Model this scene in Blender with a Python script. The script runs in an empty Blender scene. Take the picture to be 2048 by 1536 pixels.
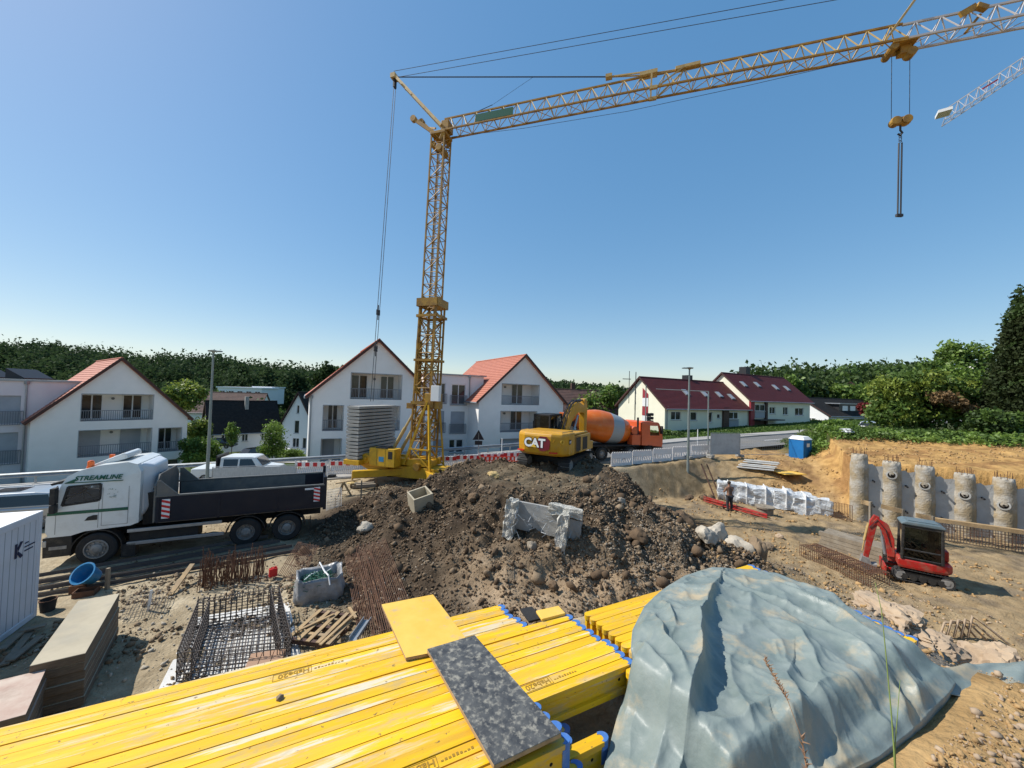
import bpy, bmesh, math, random
import numpy as np
from mathutils import Vector, Matrix
from mathutils.geometry import tessellate_polygon
R = math.radians
random.seed(7)
rng = np.random.default_rng(11)
sc = bpy.context.scene
COL = sc.collection
# ------------------------------------------------------------------ camera, sky, sun, exposure
F, EYE, PITCH, ROLL = 769.0, 6.0, R(1.45), R(1.8)
_u0 = Vector((0, -math.sin(PITCH), math.cos(PITCH)))
_f = Vector((0, math.cos(PITCH), math.sin(PITCH)))
_r = Vector((1, 0, 0)) * math.cos(ROLL) + _u0 * math.sin(ROLL)
_u = Vector((-1, 0, 0)) * math.sin(ROLL) + _u0 * math.cos(ROLL)
CAM = Vector((0, 0, EYE))
cam = bpy.data.objects.new('camera', bpy.data.cameras.new('camera'))
COL.objects.link(cam)
cam.matrix_world = Matrix(((_r.x, _u.x, -_f.x, 0), (_r.y, _u.y, -_f.y, 0), (_r.z, _u.z, -_f.z, EYE), (0, 0, 0, 1)))
cam.data.sensor_width = 36.0
cam.data.lens = 36.0 * F / 2048.0
cam.data.clip_start = 0.05
cam.data.clip_end = 6000
sc.camera = cam
SUN_EL, SUN_AZ = R(47), R(-81)          # azimuth from +Y, negative is left of the view
sdir = Vector((math.sin(SUN_AZ) * math.cos(SUN_EL), math.cos(SUN_AZ) * math.cos(SUN_EL), math.sin(SUN_EL)))
w = bpy.data.worlds.new('World'); sc.world = w; w.use_nodes = True
nt = w.node_tree
sky = nt.nodes.new('ShaderNodeTexSky'); sky.sky_type = 'NISHITA'; sky.sun_disc = False
sky.sun_elevation = SUN_EL; sky.sun_rotation = SUN_AZ
sky.altitude = 300; sky.air_density = 1.0; sky.dust_density = 0.6; sky.ozone_density = 2.0
bg = nt.nodes['Background']; bg.inputs['Strength'].default_value = 0.15
hsv = nt.nodes.new('ShaderNodeHueSaturation'); hsv.inputs['Saturation'].default_value = 2.0
gam = nt.nodes.new('ShaderNodeGamma'); gam.inputs[1].default_value = 0.45          # evens out the sky as a phone does
nt.links.new(sky.outputs[0], gam.inputs[0]); nt.links.new(gam.outputs[0], hsv.inputs['Color']); nt.links.new(hsv.outputs[0], bg.inputs[0])
sun = bpy.data.objects.new('sun', bpy.data.lights.new('sun', 'SUN'))
COL.objects.link(sun)
sun.data.energy = 2.5; sun.data.angle = R(0.53); sun.data.color = (1.0, 0.955, 0.88)
sun.rotation_euler = (-sdir).to_track_quat('-Z', 'Y').to_euler()
sun.location = (-40, 30, 60)
sc.view_settings.view_transform = 'Standard'
sc.view_settings.look = 'None'
sc.view_settings.exposure = 1.24
sc.view_settings.gamma = 1.0
sc.render.engine = 'CYCLES'
sc.cycles.max_bounces = 6
sc.cycles.transparent_max_bounces = 12

# ------------------------------------------------------------------ helpers
def ray(px, py):
    return _f + _r * ((px - 1024) / F) + _u * ((768 - py) / F)
def P(px, py, D):                      # point seen there, D metres ahead (world Y)
    d = ray(px, py); return CAM + d * (D / d.y)
def G(px, py, z):                      # point seen there, on the level z
    d = ray(px, py); return CAM + d * ((z - EYE) / d.z)
def V(*a): return Vector(a)
def lerp(a, b, t): return a + (b - a) * t

WM = {}                                 # world matrices of things
def thing(name, label, cat, loc=(0, 0, 0), rz=0.0, group=None, rot=None, kind=None):
    o = bpy.data.objects.new(name, None); COL.objects.link(o)
    o.empty_display_size = 0.3
    o.location = loc
    if rot is not None: o.rotation_euler = rot
    else: o.rotation_euler = (0, 0, rz)
    from mathutils import Euler
    WM[o.name] = Matrix.Translation(Vector(loc)) @ Euler(o.rotation_euler).to_matrix().to_4x4()
    tag(o, label, cat, group, kind)
    return o
def tag(o, label=None, cat=None, group=None, kind=None):
    if label: o['label'] = label
    if cat: o['category'] = cat
    if group: o['group'] = group
    if kind: o['kind'] = kind
    return o
def copy_thing(src, loc, rz, label, group=None):
    c = src.copy(); COL.objects.link(c); c.location = loc; c.rotation_euler = (0, 0, rz); c['label'] = label
    if group: c['group'] = group
    for ch in src.children:
        k = ch.copy(); COL.objects.link(k); k.parent = c
        for g in ch.children:
            q = g.copy(); COL.objects.link(q); q.parent = k
    return c
def share(name, mesh, parent, mat4=None, label=None):
    o = bpy.data.objects.new(name, mesh); COL.objects.link(o); o.parent = parent
    if mat4 is not None: o.matrix_local = mat4
    return o

class MB:
    def __init__(s): s.v = []; s.f = []
    def quad(s, a, b, c, d):
        n = len(s.v); s.v += [tuple(a), tuple(b), tuple(c), tuple(d)]; s.f.append((n, n + 1, n + 2, n + 3)); return s
    def face(s, pts):
        n = len(s.v); s.v += [tuple(p) for p in pts]; s.f.append(tuple(range(n, n + len(pts)))); return s
    def hexa(s, p):                     # 8 corners: bottom 0-3, top 4-7
        n = len(s.v); s.v += [tuple(q) for q in p]
        for f in ((3, 2, 1, 0), (4, 5, 6, 7), (0, 1, 5, 4), (1, 2, 6, 5), (2, 3, 7, 6), (3, 0, 4, 7)):
            s.f.append(tuple(n + i for i in f))
        return s
    def box(s, c, sz, rot=None, ax=None):
        hx, hy, hz = sz[0] / 2, sz[1] / 2, sz[2] / 2
        pts = [Vector(q) for q in ((-hx, -hy, -hz), (hx, -hy, -hz), (hx, hy, -hz), (-hx, hy, -hz), (-hx, -hy, hz), (hx, -hy, hz), (hx, hy, hz), (-hx, hy, hz))]
        if rot is not None: pts = [rot @ q for q in pts]
        if ax is not None: pts = [ax[0] * q.x + ax[1] * q.y + ax[2] * q.z for q in pts]
        c = Vector(c); return s.hexa([c + q for q in pts])
    def bx(s, x0, x1, y0, y1, z0, z1):
        return s.box(((x0 + x1) / 2, (y0 + y1) / 2, (z0 + z1) / 2), (x1 - x0, y1 - y0, z1 - z0))
    def bar(s, p0, p1, w, h, up=(0, 0, 1)):
        p0, p1 = Vector(p0), Vector(p1); d = (p1 - p0)
        if d.length < 1e-6: return s
        L = d.length; d.normalize(); up = Vector(up)
        sd = d.cross(up)
        if sd.length < 1e-4: sd = d.cross(Vector((1, 0, 0)))
        sd.normalize(); u2 = sd.cross(d)
        return s.box((p0 + p1) / 2, (L, w, h), ax=(d, sd, u2))
    def tube(s, p0, p1, r, n=6, r2=None, cap=True):
        p0, p1 = Vector(p0), Vector(p1); d = p1 - p0
        if d.length < 1e-6: return s
        d.normalize(); a = d.orthogonal().normalized(); b = d.cross(a)
        r2 = r if r2 is None else r2; k = len(s.v)
        for q, rr in ((p0, r), (p1, r2)):
            for i in range(n):
                t = 2 * math.pi * i / n; s.v.append(tuple(q + a * (rr * math.cos(t)) + b * (rr * math.sin(t))))
        for i in range(n):
            j = (i + 1) % n; s.f.append((k + i, k + j, k + n + j, k + n + i))
        if cap: s.f.append(tuple(k + n - 1 - i for i in range(n))); s.f.append(tuple(k + n + i for i in range(n)))
        return s
    def path(s, pts, r, n=6):
        pts = [Vector(p) for p in pts]; k = len(s.v); a = None
        for i, p in enumerate(pts):
            d = (pts[min(i + 1, len(pts) - 1)] - pts[max(i - 1, 0)])
            d = d.normalized() if d.length > 1e-9 else Vector((0, 0, 1))
            if a is None: a = d.orthogonal().normalized()
            a = (a - d * a.dot(d)); a = a.normalized() if a.length > 1e-5 else d.orthogonal().normalized()
            b = d.cross(a); rr = r[i] if isinstance(r, (list, tuple)) else r
            for j in range(n):
                t = 2 * math.pi * j / n; s.v.append(tuple(p + a * (rr * math.cos(t)) + b * (rr * math.sin(t))))
        for i in range(len(pts) - 1):
            for j in range(n):
                q = (j + 1) % n; s.f.append((k + i * n + j, k + i * n + q, k + (i + 1) * n + q, k + (i + 1) * n + j))
        s.f.append(tuple(k + n - 1 - i for i in range(n))); m = k + (len(pts) - 1) * n; s.f.append(tuple(m + i for i in range(n)))
        return s
    def prism(s, poly, o, ax, ay, ext):  # polygon (a,b) -> o + ax*a + ay*b, extruded by ext; any simple polygon
        o, ax, ay, ext = Vector(o), Vector(ax), Vector(ay), Vector(ext); n = len(poly); k = len(s.v)
        pts = [o + ax * a + ay * b for a, b in poly]
        s.v += [tuple(p) for p in pts] + [tuple(p + ext) for p in pts]
        tri = tessellate_polygon([[Vector((a, b, 0)) for a, b in poly]])
        for t in tri: s.f.append((k + t[0], k + t[1], k + t[2])); s.f.append((k + n + t[2], k + n + t[1], k + n + t[0]))
        for i in range(n):
            j = (i + 1) % n; s.f.append((k + i, k + n + i, k + n + j, k + j))
        return s
    def lathe(s, prof, o=(0, 0, 0), axis=(0, 0, 1), n=16, closed=True):   # prof: (radius, along)
        o, ax = Vector(o), Vector(axis).normalized(); a = ax.orthogonal().normalized(); b = ax.cross(a); k = len(s.v); m = len(prof)
        for rr, h in prof:
            for j in range(n):
                t = 2 * math.pi * j / n; s.v.append(tuple(o + ax * h + a * (rr * math.cos(t)) + b * (rr * math.sin(t))))
        for i in range(m - 1):
            for j in range(n):
                q = (j + 1) % n; s.f.append((k + i * n + j, k + i * n + q, k + (i + 1) * n + q, k + (i + 1) * n + j))
        if closed:
            s.f.append(tuple(k + n - 1 - j for j in range(n))); s.f.append(tuple(k + (m - 1) * n + j for j in range(n)))
        return s
    def holes(s, outline, hs, fn):       # flat wall with openings; outline and hs in (u,z), fn(u,z,d)->point; jambs go inwards
        loops = [[Vector((a, b, 0)) for a, b in outline]]
        for (u0, u1, z0, z1, dp) in hs: loops.append([Vector((u0, z0, 0)), Vector((u0, z1, 0)), Vector((u1, z1, 0)), Vector((u1, z0, 0))])
        flat = [p for l in loops for p in l]; k = len(s.v)
        s.v += [tuple(fn(p.x, p.y, 0)) for p in flat]
        for t in tessellate_polygon(loops): s.f.append((k + t[0], k + t[1], k + t[2]))
        for (u0, u1, z0, z1, dp) in hs:
            c = [(u0, z0), (u0, z1), (u1, z1), (u1, z0)]
            for i in range(4):
                (a, b), (c2, d2) = c[i], c[(i + 1) % 4]
                s.quad(fn(a, b, 0), fn(c2, d2, 0), fn(c2, d2, -dp), fn(a, b, -dp))
        return s
    def build(s, name, mat, parent=None, world=False, smooth=False, bevel=0, seg=2, label=None, kind=None, auto=None):
        me = bpy.data.meshes.new(name)
        vs = s.v
        if parent is not None and world:
            inv = WM[parent.name].inverted(); vs = [tuple(inv @ Vector(p)) for p in vs]
        me.from_pydata(vs, [], s.f)
        bm = bmesh.new(); bm.from_mesh(me); bmesh.ops.recalc_face_normals(bm, faces=bm.faces)
        if smooth: bmesh.ops.remove_doubles(bm, verts=bm.verts, dist=1e-4)
        bm.to_mesh(me); bm.free()
        o = bpy.data.objects.new(name, me); COL.objects.link(o)
        if mat is not None: me.materials.append(MT[mat] if isinstance(mat, str) else mat)
        if parent is not None:
            o.parent = parent
            WM.setdefault(o.name, WM.get(parent.name, Matrix()))
        if smooth:
            for p in me.polygons: p.use_smooth = True
            if auto:
                me.set_sharp_from_angle(angle=R(auto))
        if bevel:
            m = o.modifiers.new('bevel', 'BEVEL'); m.width = bevel; m.segments = seg; m.limit_method = 'ANGLE'; m.angle_limit = R(40)
        if label: o['label'] = label
        if kind: o['kind'] = kind
        return o
def np_mesh(name, verts, faces, mat, smooth=False, cols=None):
    """verts (N,3), faces (M,k) arrays -> object"""
    me = bpy.data.meshes.new(name); verts = np.asarray(verts, np.float32); faces = np.asarray(faces, np.int32)
    k = faces.shape[1]
    me.vertices.add(len(verts)); me.vertices.foreach_set('co', verts.ravel())
    me.loops.add(faces.size); me.loops.foreach_set('vertex_index', faces.ravel())
    me.polygons.add(len(faces)); me.polygons.foreach_set('loop_start', np.arange(0, faces.size, k, dtype=np.int32))
    me.polygons.foreach_set('loop_total', np.full(len(faces), k, np.int32))
    if smooth: me.polygons.foreach_set('use_smooth', np.ones(len(faces), bool))
    me.update(calc_edges=True); me.validate()
    if cols is not None:
        at = me.color_attributes.new('soil', 'FLOAT_COLOR', 'POINT'); at.data.foreach_set('color', np.asarray(cols, np.float32).ravel())
    if mat: me.materials.append(MT[mat])
    o = bpy.data.objects.new(name, me); COL.objects.link(o); return o

# value noise on arrays
def _hash(ix, iy, s):
    h = (ix * 374761393 + iy * 668265263 + s * 1442695041) & 0xffffffff
    h = ((h ^ (h >> 13)) * 1274126177) & 0xffffffff
    return ((h ^ (h >> 16)) & 0xffff) / 65535.0
def vnoise(x, y, s=0):
    x = np.asarray(x, float); y = np.asarray(y, float)
    ix = np.floor(x).astype(np.int64); iy = np.floor(y).astype(np.int64); fx = x - ix; fy = y - iy
    fx = fx * fx * (3 - 2 * fx); fy = fy * fy * (3 - 2 * fy)
    a = _hash(ix, iy, s); b = _hash(ix + 1, iy, s); c = _hash(ix, iy + 1, s); d = _hash(ix + 1, iy + 1, s)
    return (a + (b - a) * fx) * (1 - fy) + (c + (d - c) * fx) * fy
def fbm(x, y, o=4, s=0, g=0.5):
    t = 0; a = 1; n = 0
    for i in range(o):
        t = t + a * (vnoise(x * 2 ** i + 17.3 * i, y * 2 ** i + 9.1 * i, s + i) - 0.5); n += a; a *= g
    return t / n * 2
def sstep(a, b, x):
    t = np.clip((np.asarray(x, float) - a) / (b - a), 0, 1); return t * t * (3 - 2 * t)

# ------------------------------------------------------------------ materials
MT = {}
def M(name, c1, c2=None, sc_=4.0, rough=0.6, metal=0.0, bump=0.0, bsc=40.0, lo=0.35, hi=0.65, spec=0.4, dirt=None, rnd=0.0, stretch=None, coat=0.0, alpha=None, det=5, attr=None, emit=None, bdist=0.02):
    m = bpy.data.materials.new(name); m.use_nodes = True; N = m.node_tree.nodes; L = m.node_tree.links
    b = N['Principled BSDF']; MT[name] = m
    b.inputs['Roughness'].default_value = rough; b.inputs['Metallic'].default_value = metal
    b.inputs['Specular IOR Level'].default_value = spec
    if coat: b.inputs['Coat Weight'].default_value = coat; b.inputs['Coat Roughness'].default_value = 0.08
    tc = N.new('ShaderNodeTexCoord'); mp = N.new('ShaderNodeMapping'); L.new(tc.outputs['Object'], mp.inputs[0])
    if stretch: mp.inputs['Scale'].default_value = stretch
    if rnd:
        oi = N.new('ShaderNodeObjectInfo'); ml = N.new('ShaderNodeMath'); ml.operation = 'MULTIPLY'; ml.inputs[1].default_value = 50.0
        L.new(oi.outputs['Random'], ml.inputs[0])
        cx = N.new('ShaderNodeCombineXYZ'); L.new(ml.outputs[0], cx.inputs[0]); L.new(ml.outputs[0], cx.inputs[1]); L.new(cx.outputs[0], mp.inputs['Location'])
    def mix(fac, a, bb):
        x = N.new('ShaderNodeMix'); x.data_type = 'RGBA'
        L.new(fac, x.inputs[0])
        for s_, i in ((a, 6), (bb, 7)):
            if isinstance(s_, tuple): x.inputs[i].default_value = (*s_[:3], 1)
            else: L.new(s_, x.inputs[i])
        return x.outputs[2]
    def noise(scale, lo_, hi_, detail=5, rough_=0.6):
        n = N.new('ShaderNodeTexNoise'); n.inputs['Scale'].default_value = scale; n.inputs['Detail'].default_value = detail; n.inputs['Roughness'].default_value = rough_
        L.new(mp.outputs[0], n.inputs['Vector'])
        r = N.new('ShaderNodeMapRange'); r.inputs[1].default_value = lo_; r.inputs[2].default_value = hi_; L.new(n.outputs[0], r.inputs[0]); return n, r.outputs[0]
    if attr:
        a = N.new('ShaderNodeVertexColor'); a.layer_name = attr; col = a.outputs[0]
        if c2 is not None:
            _, f_ = noise(sc_, lo, hi, det)
            x = N.new('ShaderNodeMix'); x.data_type = 'RGBA'; x.blend_type = 'MULTIPLY'; x.inputs[0].default_value = 1.0
            L.new(col, x.inputs[6]); cc = mix(f_, c1, c2); L.new(cc, x.inputs[7]); col = x.outputs[2]
    elif c2 is not None:
        _, f_ = noise(sc_, lo, hi, det); col = mix(f_, c1, c2)
    else:
        rgb = N.new('ShaderNodeRGB'); rgb.outputs[0].default_value = (*c1, 1); col = rgb.outputs[0]
    if dirt:
        dc, da, ds = dirt[:3]
        _, f_ = noise(ds, dirt[3] if len(dirt) > 3 else 0.5, dirt[4] if len(dirt) > 4 else 0.75, 7, 0.65)
        mm = N.new('ShaderNodeMath'); mm.operation = 'MULTIPLY'; mm.inputs[1].default_value = da; L.new(f_, mm.inputs[0]); col = mix(mm.outputs[0], col, dc)
    if rnd:
        hs = N.new('ShaderNodeHueSaturation'); r = N.new('ShaderNodeMapRange'); r.inputs[3].default_value = 1 - rnd; r.inputs[4].default_value = 1 + rnd
        L.new(oi.outputs['Random'], r.inputs[0]); L.new(r.outputs[0], hs.inputs['Value']); L.new(col, hs.inputs['Color']); col = hs.outputs[0]
    L.new(col, b.inputs['Base Color'])
    if bump:
        n = N.new('ShaderNodeTexNoise'); n.inputs['Scale'].default_value = bsc; n.inputs['Detail'].default_value = 6; L.new(mp.outputs[0], n.inputs['Vector'])
        bp = N.new('ShaderNodeBump'); bp.inputs['Strength'].default_value = bump; bp.inputs['Distance'].default_value = bdist
        L.new(n.outputs[0], bp.inputs['Height']); L.new(bp.outputs[0], b.inputs['Normal'])
    if emit: b.inputs['Emission Color'].default_value = (*emit[:3], 1); b.inputs['Emission Strength'].default_value = emit[3]
    return m
def clear_glass(name, tint=(0.75, 0.8, 0.8), refl=0.25):
    m = bpy.data.materials.new(name); m.use_nodes = True; N = m.node_tree.nodes; L = m.node_tree.links; MT[name] = m
    t = N.new('ShaderNodeBsdfTransparent'); t.inputs[0].default_value = (*tint, 1)
    g = N.new('ShaderNodeBsdfGlossy'); g.inputs['Roughness'].default_value = 0.02
    fr = N.new('ShaderNodeFresnel'); fr.inputs[0].default_value = 1.5
    x = N.new('ShaderNodeMixShader'); L.new(fr.outputs[0], x.inputs[0]); L.new(t.outputs[0], x.inputs[1]); L.new(g.outputs[0], x.inputs[2])
    L.new(x.outputs[0], N['Material Output'].inputs[0])

M('plaster', (0.82, 0.80, 0.775), (0.76, 0.74, 0.715), 0.6, 0.85, bump=0.15, bsc=60)
M('plaster_pink', (0.72, 0.66, 0.67), (0.66, 0.6, 0.62), 0.6, 0.85, bump=0.15, bsc=60)
M('plaster_grey', (0.36, 0.37, 0.385), (0.32, 0.33, 0.345), 0.8, 0.85)
M('plaster_cream', (0.80, 0.77, 0.62), (0.75, 0.72, 0.57), 0.5, 0.85, bump=0.15, bsc=60)
M('plaster_bright', (0.8, 0.8, 0.8), None, rough=0.85)
M('shutter', (0.36, 0.38, 0.41), (0.32, 0.34, 0.37), 2, 0.5)
M('frame_white', (0.72, 0.72, 0.72), None, rough=0.4)
M('frame_grey', (0.16, 0.17, 0.18), None, rough=0.5)
M('pane', (0.012, 0.016, 0.02), (0.05, 0.058, 0.062), 0.9, 0.05, spec=0.45)
M('rail_grey', (0.19, 0.2, 0.22), None, rough=0.5)
M('tile_orange', (0.44, 0.155, 0.095), (0.36, 0.12, 0.075), 3.0, 0.7, bump=0.4, bsc=9, rnd=0.0)
M('tile_red', (0.115, 0.018, 0.018), (0.085, 0.015, 0.015), 2.5, 0.7, bump=0.4, bsc=9)
M('tile_brown', (0.13, 0.07, 0.055), (0.08, 0.05, 0.042), 1.5, 0.8, bump=0.5, bsc=8)
M('tile_dark', (0.022, 0.021, 0.021), (0.034, 0.032, 0.03), 3, 0.9, spec=0.15, bump=0.4, bsc=9)
M('verge', (0.06, 0.025, 0.02), None, rough=0.6)
M('dark_metal', (0.03, 0.03, 0.033), None, rough=0.5, metal=0.3)
M('red_panel', (0.28, 0.03, 0.04), None, rough=0.6)
M('wood_dark', (0.06, 0.03, 0.022), (0.09, 0.05, 0.035), 4, 0.7)
M('zinc', (0.28, 0.3, 0.32), (0.34, 0.36, 0.38), 2, 0.45, metal=0.6)
M('steel_galv', (0.36, 0.38, 0.39), (0.28, 0.3, 0.31), 3, 0.45, metal=0.5)
M('asphalt', (0.16, 0.158, 0.155), (0.115, 0.114, 0.112), 0.5, 0.9, bump=0.4, bsc=50, dirt=((0.3, 0.26, 0.2), 0.5, 0.25))
M('asphalt_dusty', (0.33, 0.31, 0.28), (0.24, 0.225, 0.205), 0.4, 0.9, bump=0.4, bsc=50)
M('pavement', (0.34, 0.325, 0.30), (0.28, 0.27, 0.25), 0.8, 0.9, bump=0.4, bsc=20)
M('kerb', (0.4, 0.39, 0.37), (0.33, 0.32, 0.3), 2, 0.85)
M('marking', (0.7, 0.69, 0.66), None, rough=0.8)
M('soil', (1.0, 1.0, 1.0), (0.55, 0.52, 0.48), 2.3, 0.95, bump=0.9, bsc=14, det=9, lo=0.3, hi=0.7, attr='soil', spec=0.15, bdist=0.05)
M('grass', (0.075, 0.11, 0.028), (0.045, 0.075, 0.02), 0.8, 0.9, bump=0.6, bsc=8, spec=0.2)
M('clod_dark', (0.155, 0.106, 0.066), (0.085, 0.058, 0.037), 1.7, 0.95, bump=0.7, bsc=30, spec=0.15)
M('clod_mid', (0.27, 0.2, 0.13), (0.165, 0.12, 0.078), 1.1, 0.95, bump=0.6, bsc=30, spec=0.15)
M('clod_grey', (0.31, 0.265, 0.205), (0.19, 0.16, 0.125), 1.3, 0.9, bump=0.6, bsc=30, spec=0.2)
M('clod_ochre', (0.42, 0.27, 0.125), (0.30, 0.19, 0.09), 1.0, 0.95, bump=0.6, bsc=30, spec=0.15)
M('stone_light', (0.46, 0.41, 0.33), (0.32, 0.28, 0.22), 2.0, 0.9, bump=0.6, bsc=20)
M('stone_yellow', (0.52, 0.38, 0.17), (0.40, 0.28, 0.12), 3.0, 0.9, bump=0.8, bsc=20)
M('stone_pink', (0.42, 0.315, 0.21), (0.32, 0.235, 0.16), 2.0, 0.95, bump=0.8, bsc=12)
M('concrete', (0.36, 0.35, 0.325), (0.27, 0.265, 0.245), 1.4, 0.9, bump=0.4, bsc=25)
M('concrete_pale', (0.62, 0.61, 0.58), (0.52, 0.51, 0.48), 1.5, 0.9, bump=0.3, bsc=25)
M('concrete_rough', (0.55, 0.53, 0.47), (0.36, 0.34, 0.29), 5.0, 0.95, bump=1.0, bsc=22, bdist=0.05)
M('leaf_dark', (0.04, 0.07, 0.018), (0.06, 0.1, 0.026), 0.35, 0.6, spec=0.3)
M('leaf_mid', (0.075, 0.13, 0.024), (0.105, 0.17, 0.034), 0.5, 0.55, spec=0.35)
M('leaf_bright', (0.135, 0.22, 0.035), (0.19, 0.28, 0.055), 0.7, 0.5, spec=0.4)
M('leaf_yellow', (0.26, 0.31, 0.055), (0.18, 0.24, 0.04), 0.7, 0.5, spec=0.35)
M('leaf_forest', (0.035, 0.062, 0.026), (0.06, 0.095, 0.036), 0.05, 0.8, spec=0.1)
M('leaf_thuja', (0.024, 0.038, 0.012), (0.045, 0.06, 0.02), 0.6, 0.7, spec=0.2)
M('leaf_dry', (0.26, 0.17, 0.08), (0.2, 0.12, 0.055), 1, 0.8)
M('leaf_red', (0.16, 0.02, 0.02), None, rough=0.7)
M('bark', (0.09, 0.07, 0.05), (0.05, 0.04, 0.03), 5, 0.9, bump=0.8, bsc=15)

for k_ in [n for n in MT if n.startswith('leaf_')]:      # thin leaves let some light through
    N_ = MT[k_].node_tree.nodes; L_ = MT[k_].node_tree.links; b_ = N_['Principled BSDF']; t_ = N_.new('ShaderNodeBsdfTranslucent'); x_ = N_.new('ShaderNodeMixShader'); x_.inputs[0].default_value = 0.35
    L_.new(b_.inputs['Base Color'].links[0].from_socket, t_.inputs[0]); L_.new(b_.outputs[0], x_.inputs[1]); L_.new(t_.outputs[0], x_.inputs[2]); L_.new(x_.outputs[0], N_['Material Output'].inputs[0])
# ------------------------------------------------------------------ terrain
BD, BN = (0.889, 0.457), (0.457, -0.889)           # along the stacked beams, and across towards the camera
def zstreet(x): return np.interp(x, [-70, -35, -20, -10, 0, 10, 18, 30, 60, 120], [-2.2, -0.9, -0.3, 0.1, 0.6, 1.2, 1.65, 2.1, 3.0, 5.0])
NEAR_EDGE = [(-75, -4), (-40, 12.5), (-25.9, 19.0), (-14.3, 24.2), (-10.5, 25.35), (-2.2, 26.9), (10.4, 29.7), (16, 31.6), (24, 35.6), (36, 40.5), (60, 52), (110, 78)]
FAR_EDGE = [(-75, 8.2), (-31.7, 23.8), (-24.7, 26.4), (-12.9, 30.6), (-3.8, 34.2), (0.7, 36.0), (7.0, 38.2), (14.0, 37.6), (33.5, 46.2), (60, 59), (110, 86)]
def yl(poly, x): return np.interp(x, [p[0] for p in poly], [p[1] for p in poly])
def terrain(x, y, detail=True):
    x = np.asarray(x, float); y = np.asarray(y, float)
    ye, yf = yl(NEAR_EDGE, x), yl(FAR_EDGE, x); zs = zstreet(x)
    # site floor and excavation
    left = np.interp(y, [0, 20, 26], [0, 0.02, 0.0]) + zs * sstep(19, 25, y)
    pit = -0.85 + 0 * x
    floor = lerp(left, pit, sstep(3.5, 8.0, x))
    yb = np.interp(x, [5, 9, 15, 20, 24, 30], [26.2, 27.3, 29.4, 29.6, 28.5, 26])
    bankw = np.interp(x, [5, 14, 18, 22], [1.2, 1.6, 5.0, 5.5])
    t = np.clip((y - (yb - bankw)) / bankw, 0, 1)
    zb = np.where(x > 15, np.minimum(zs, 1.5), zs)
    h = np.where(x > 4.5, lerp(floor, zb, t), floor)
    # ochre bank behind the pile wall
    q = (x - 20.8) * 0.5 + (y - 23.5) * 0.866
    a = (x - 20.8) * 0.866 - (y - 23.5) * 0.5
    q2 = (x - 20.6) * 0.93 - (y - 24.2) * 0.36
    zbk = 2.35 + 0.10 * np.clip(q, 0, 9) + 0.035 * np.clip(a, 0, 12) + 0.25 * sstep(7, 9, q)
    mask = sstep(-0.1, 3.4, q2) * sstep(0.15, 0.5, q)
    mask = np.where(a > 0.3, sstep(0.15, 0.45, q), mask)
    h = lerp(h, np.maximum(zbk, h), mask)
    # spoil heap
    dx, dy = x - 1.8, y - 19.9
    rr = np.sqrt((dx / np.where(dx < 0, 9.0, 7.8)) ** 2 + (dy / np.where(dy < 0, 9.4, np.where(dx < -1, 4.4, 6.0))) ** 2)
    ang = np.arctan2(dy, dx)
    rr = rr * (1 + 0.07 * np.sin(3 * ang + 1) + 0.05 * np.sin(7 * ang))
    heap = 2.0 * (1 - sstep(0.36, 1.12, rr))
    heap = heap + 0.9 * np.exp(-(((x - 6.6) / 2.0) ** 2 + ((y - 20.5) / 2.2) ** 2)) - 0.55 * np.exp(-(((x - 4.6) / 0.9) ** 2 + ((y - 14.0) / 2.6) ** 2))
    heap = heap + 0.85 * np.exp(-(((x - 6.6) / 2.3) ** 2 + ((y - 14.6) / 1.6) ** 2)) + 0.5 * np.exp(-(((x - 9.3) / 1.6) ** 2 + ((y - 15.6) / 1.2) ** 2))
    hm = np.clip(heap, 0, 9)
    h = h + hm
    # hollow in front of the heap on the right
    h = h - 1.0 * np.exp(-(((x - 3.6) / 1.1) ** 2 + ((y - 10.6) / 0.8) ** 2)) * sstep(7.5, 9, y)
    # high ground the photographer and the stacks stand on
    nn = BN[0] * x + BN[1] * y; dd = BD[0] * x + BD[1] * y
    b1 = np.clip(-nn - 3.5, 0, None); b2 = np.clip(dd - 5.1, 0, None); b = np.sqrt(b1 ** 2 + b2 ** 2)
    sl = lerp(1.0, 0.44, np.clip(b2 / (b1 + b2 + 1e-6), 0, 1) * sstep(0.0, 2.0, b2))
    top = 3.52 + 0.28 * sstep(-1.6, -0.9, nn) * sstep(2.0, 3.0, dd) + 0.25 * sstep(0.0, 1.2, nn) * sstep(2.6, 3.6, dd)
    near = top - sl * b
    near = near + 0.5 * np.exp(-(((x - 6.1) / 0.9) ** 2 + ((y - 6.3) / 0.9) ** 2)) + 0.6 * np.exp(-(((x - 13.5) / 1.6) ** 2 + ((y - 10.5) / 1.1) ** 2)) + 0.7 * np.exp(-(((x - 13.3) / 1.3) ** 2 + ((y - 12.6) / 0.7) ** 2))
    k = 0.35
    m = np.maximum(near, h); h = m + k * 0.25 * np.exp(-np.abs(near - h) / k) * (near > -5)
    # far side of the street
    lot = zs - 0.13 * np.clip(y - yf - 3, 0, 40) - 2.4 * sstep(0.6, 3.2, y - yf)
    lot = np.maximum(lot, -6.3)
    rise = zs + 0.018 * np.clip(y - yf, 0, 30)
    far = lerp(lot, rise, sstep(6, 14, x))
    onroad = (y > ye)
    h = np.where(onroad & (x < 23), lerp(h, zs - 0.06, sstep(0.0, 0.35, y - ye)), h)
    h = np.where((y > yf) & (x < 23), far, h)
    h = np.where((x >= 23) & (y > ye), lerp(np.maximum(h, 0), np.where(y > yf, rise, np.minimum(zs - 0.06, h + 9)), sstep(0.0, 4.0, y - ye)), h)
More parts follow.
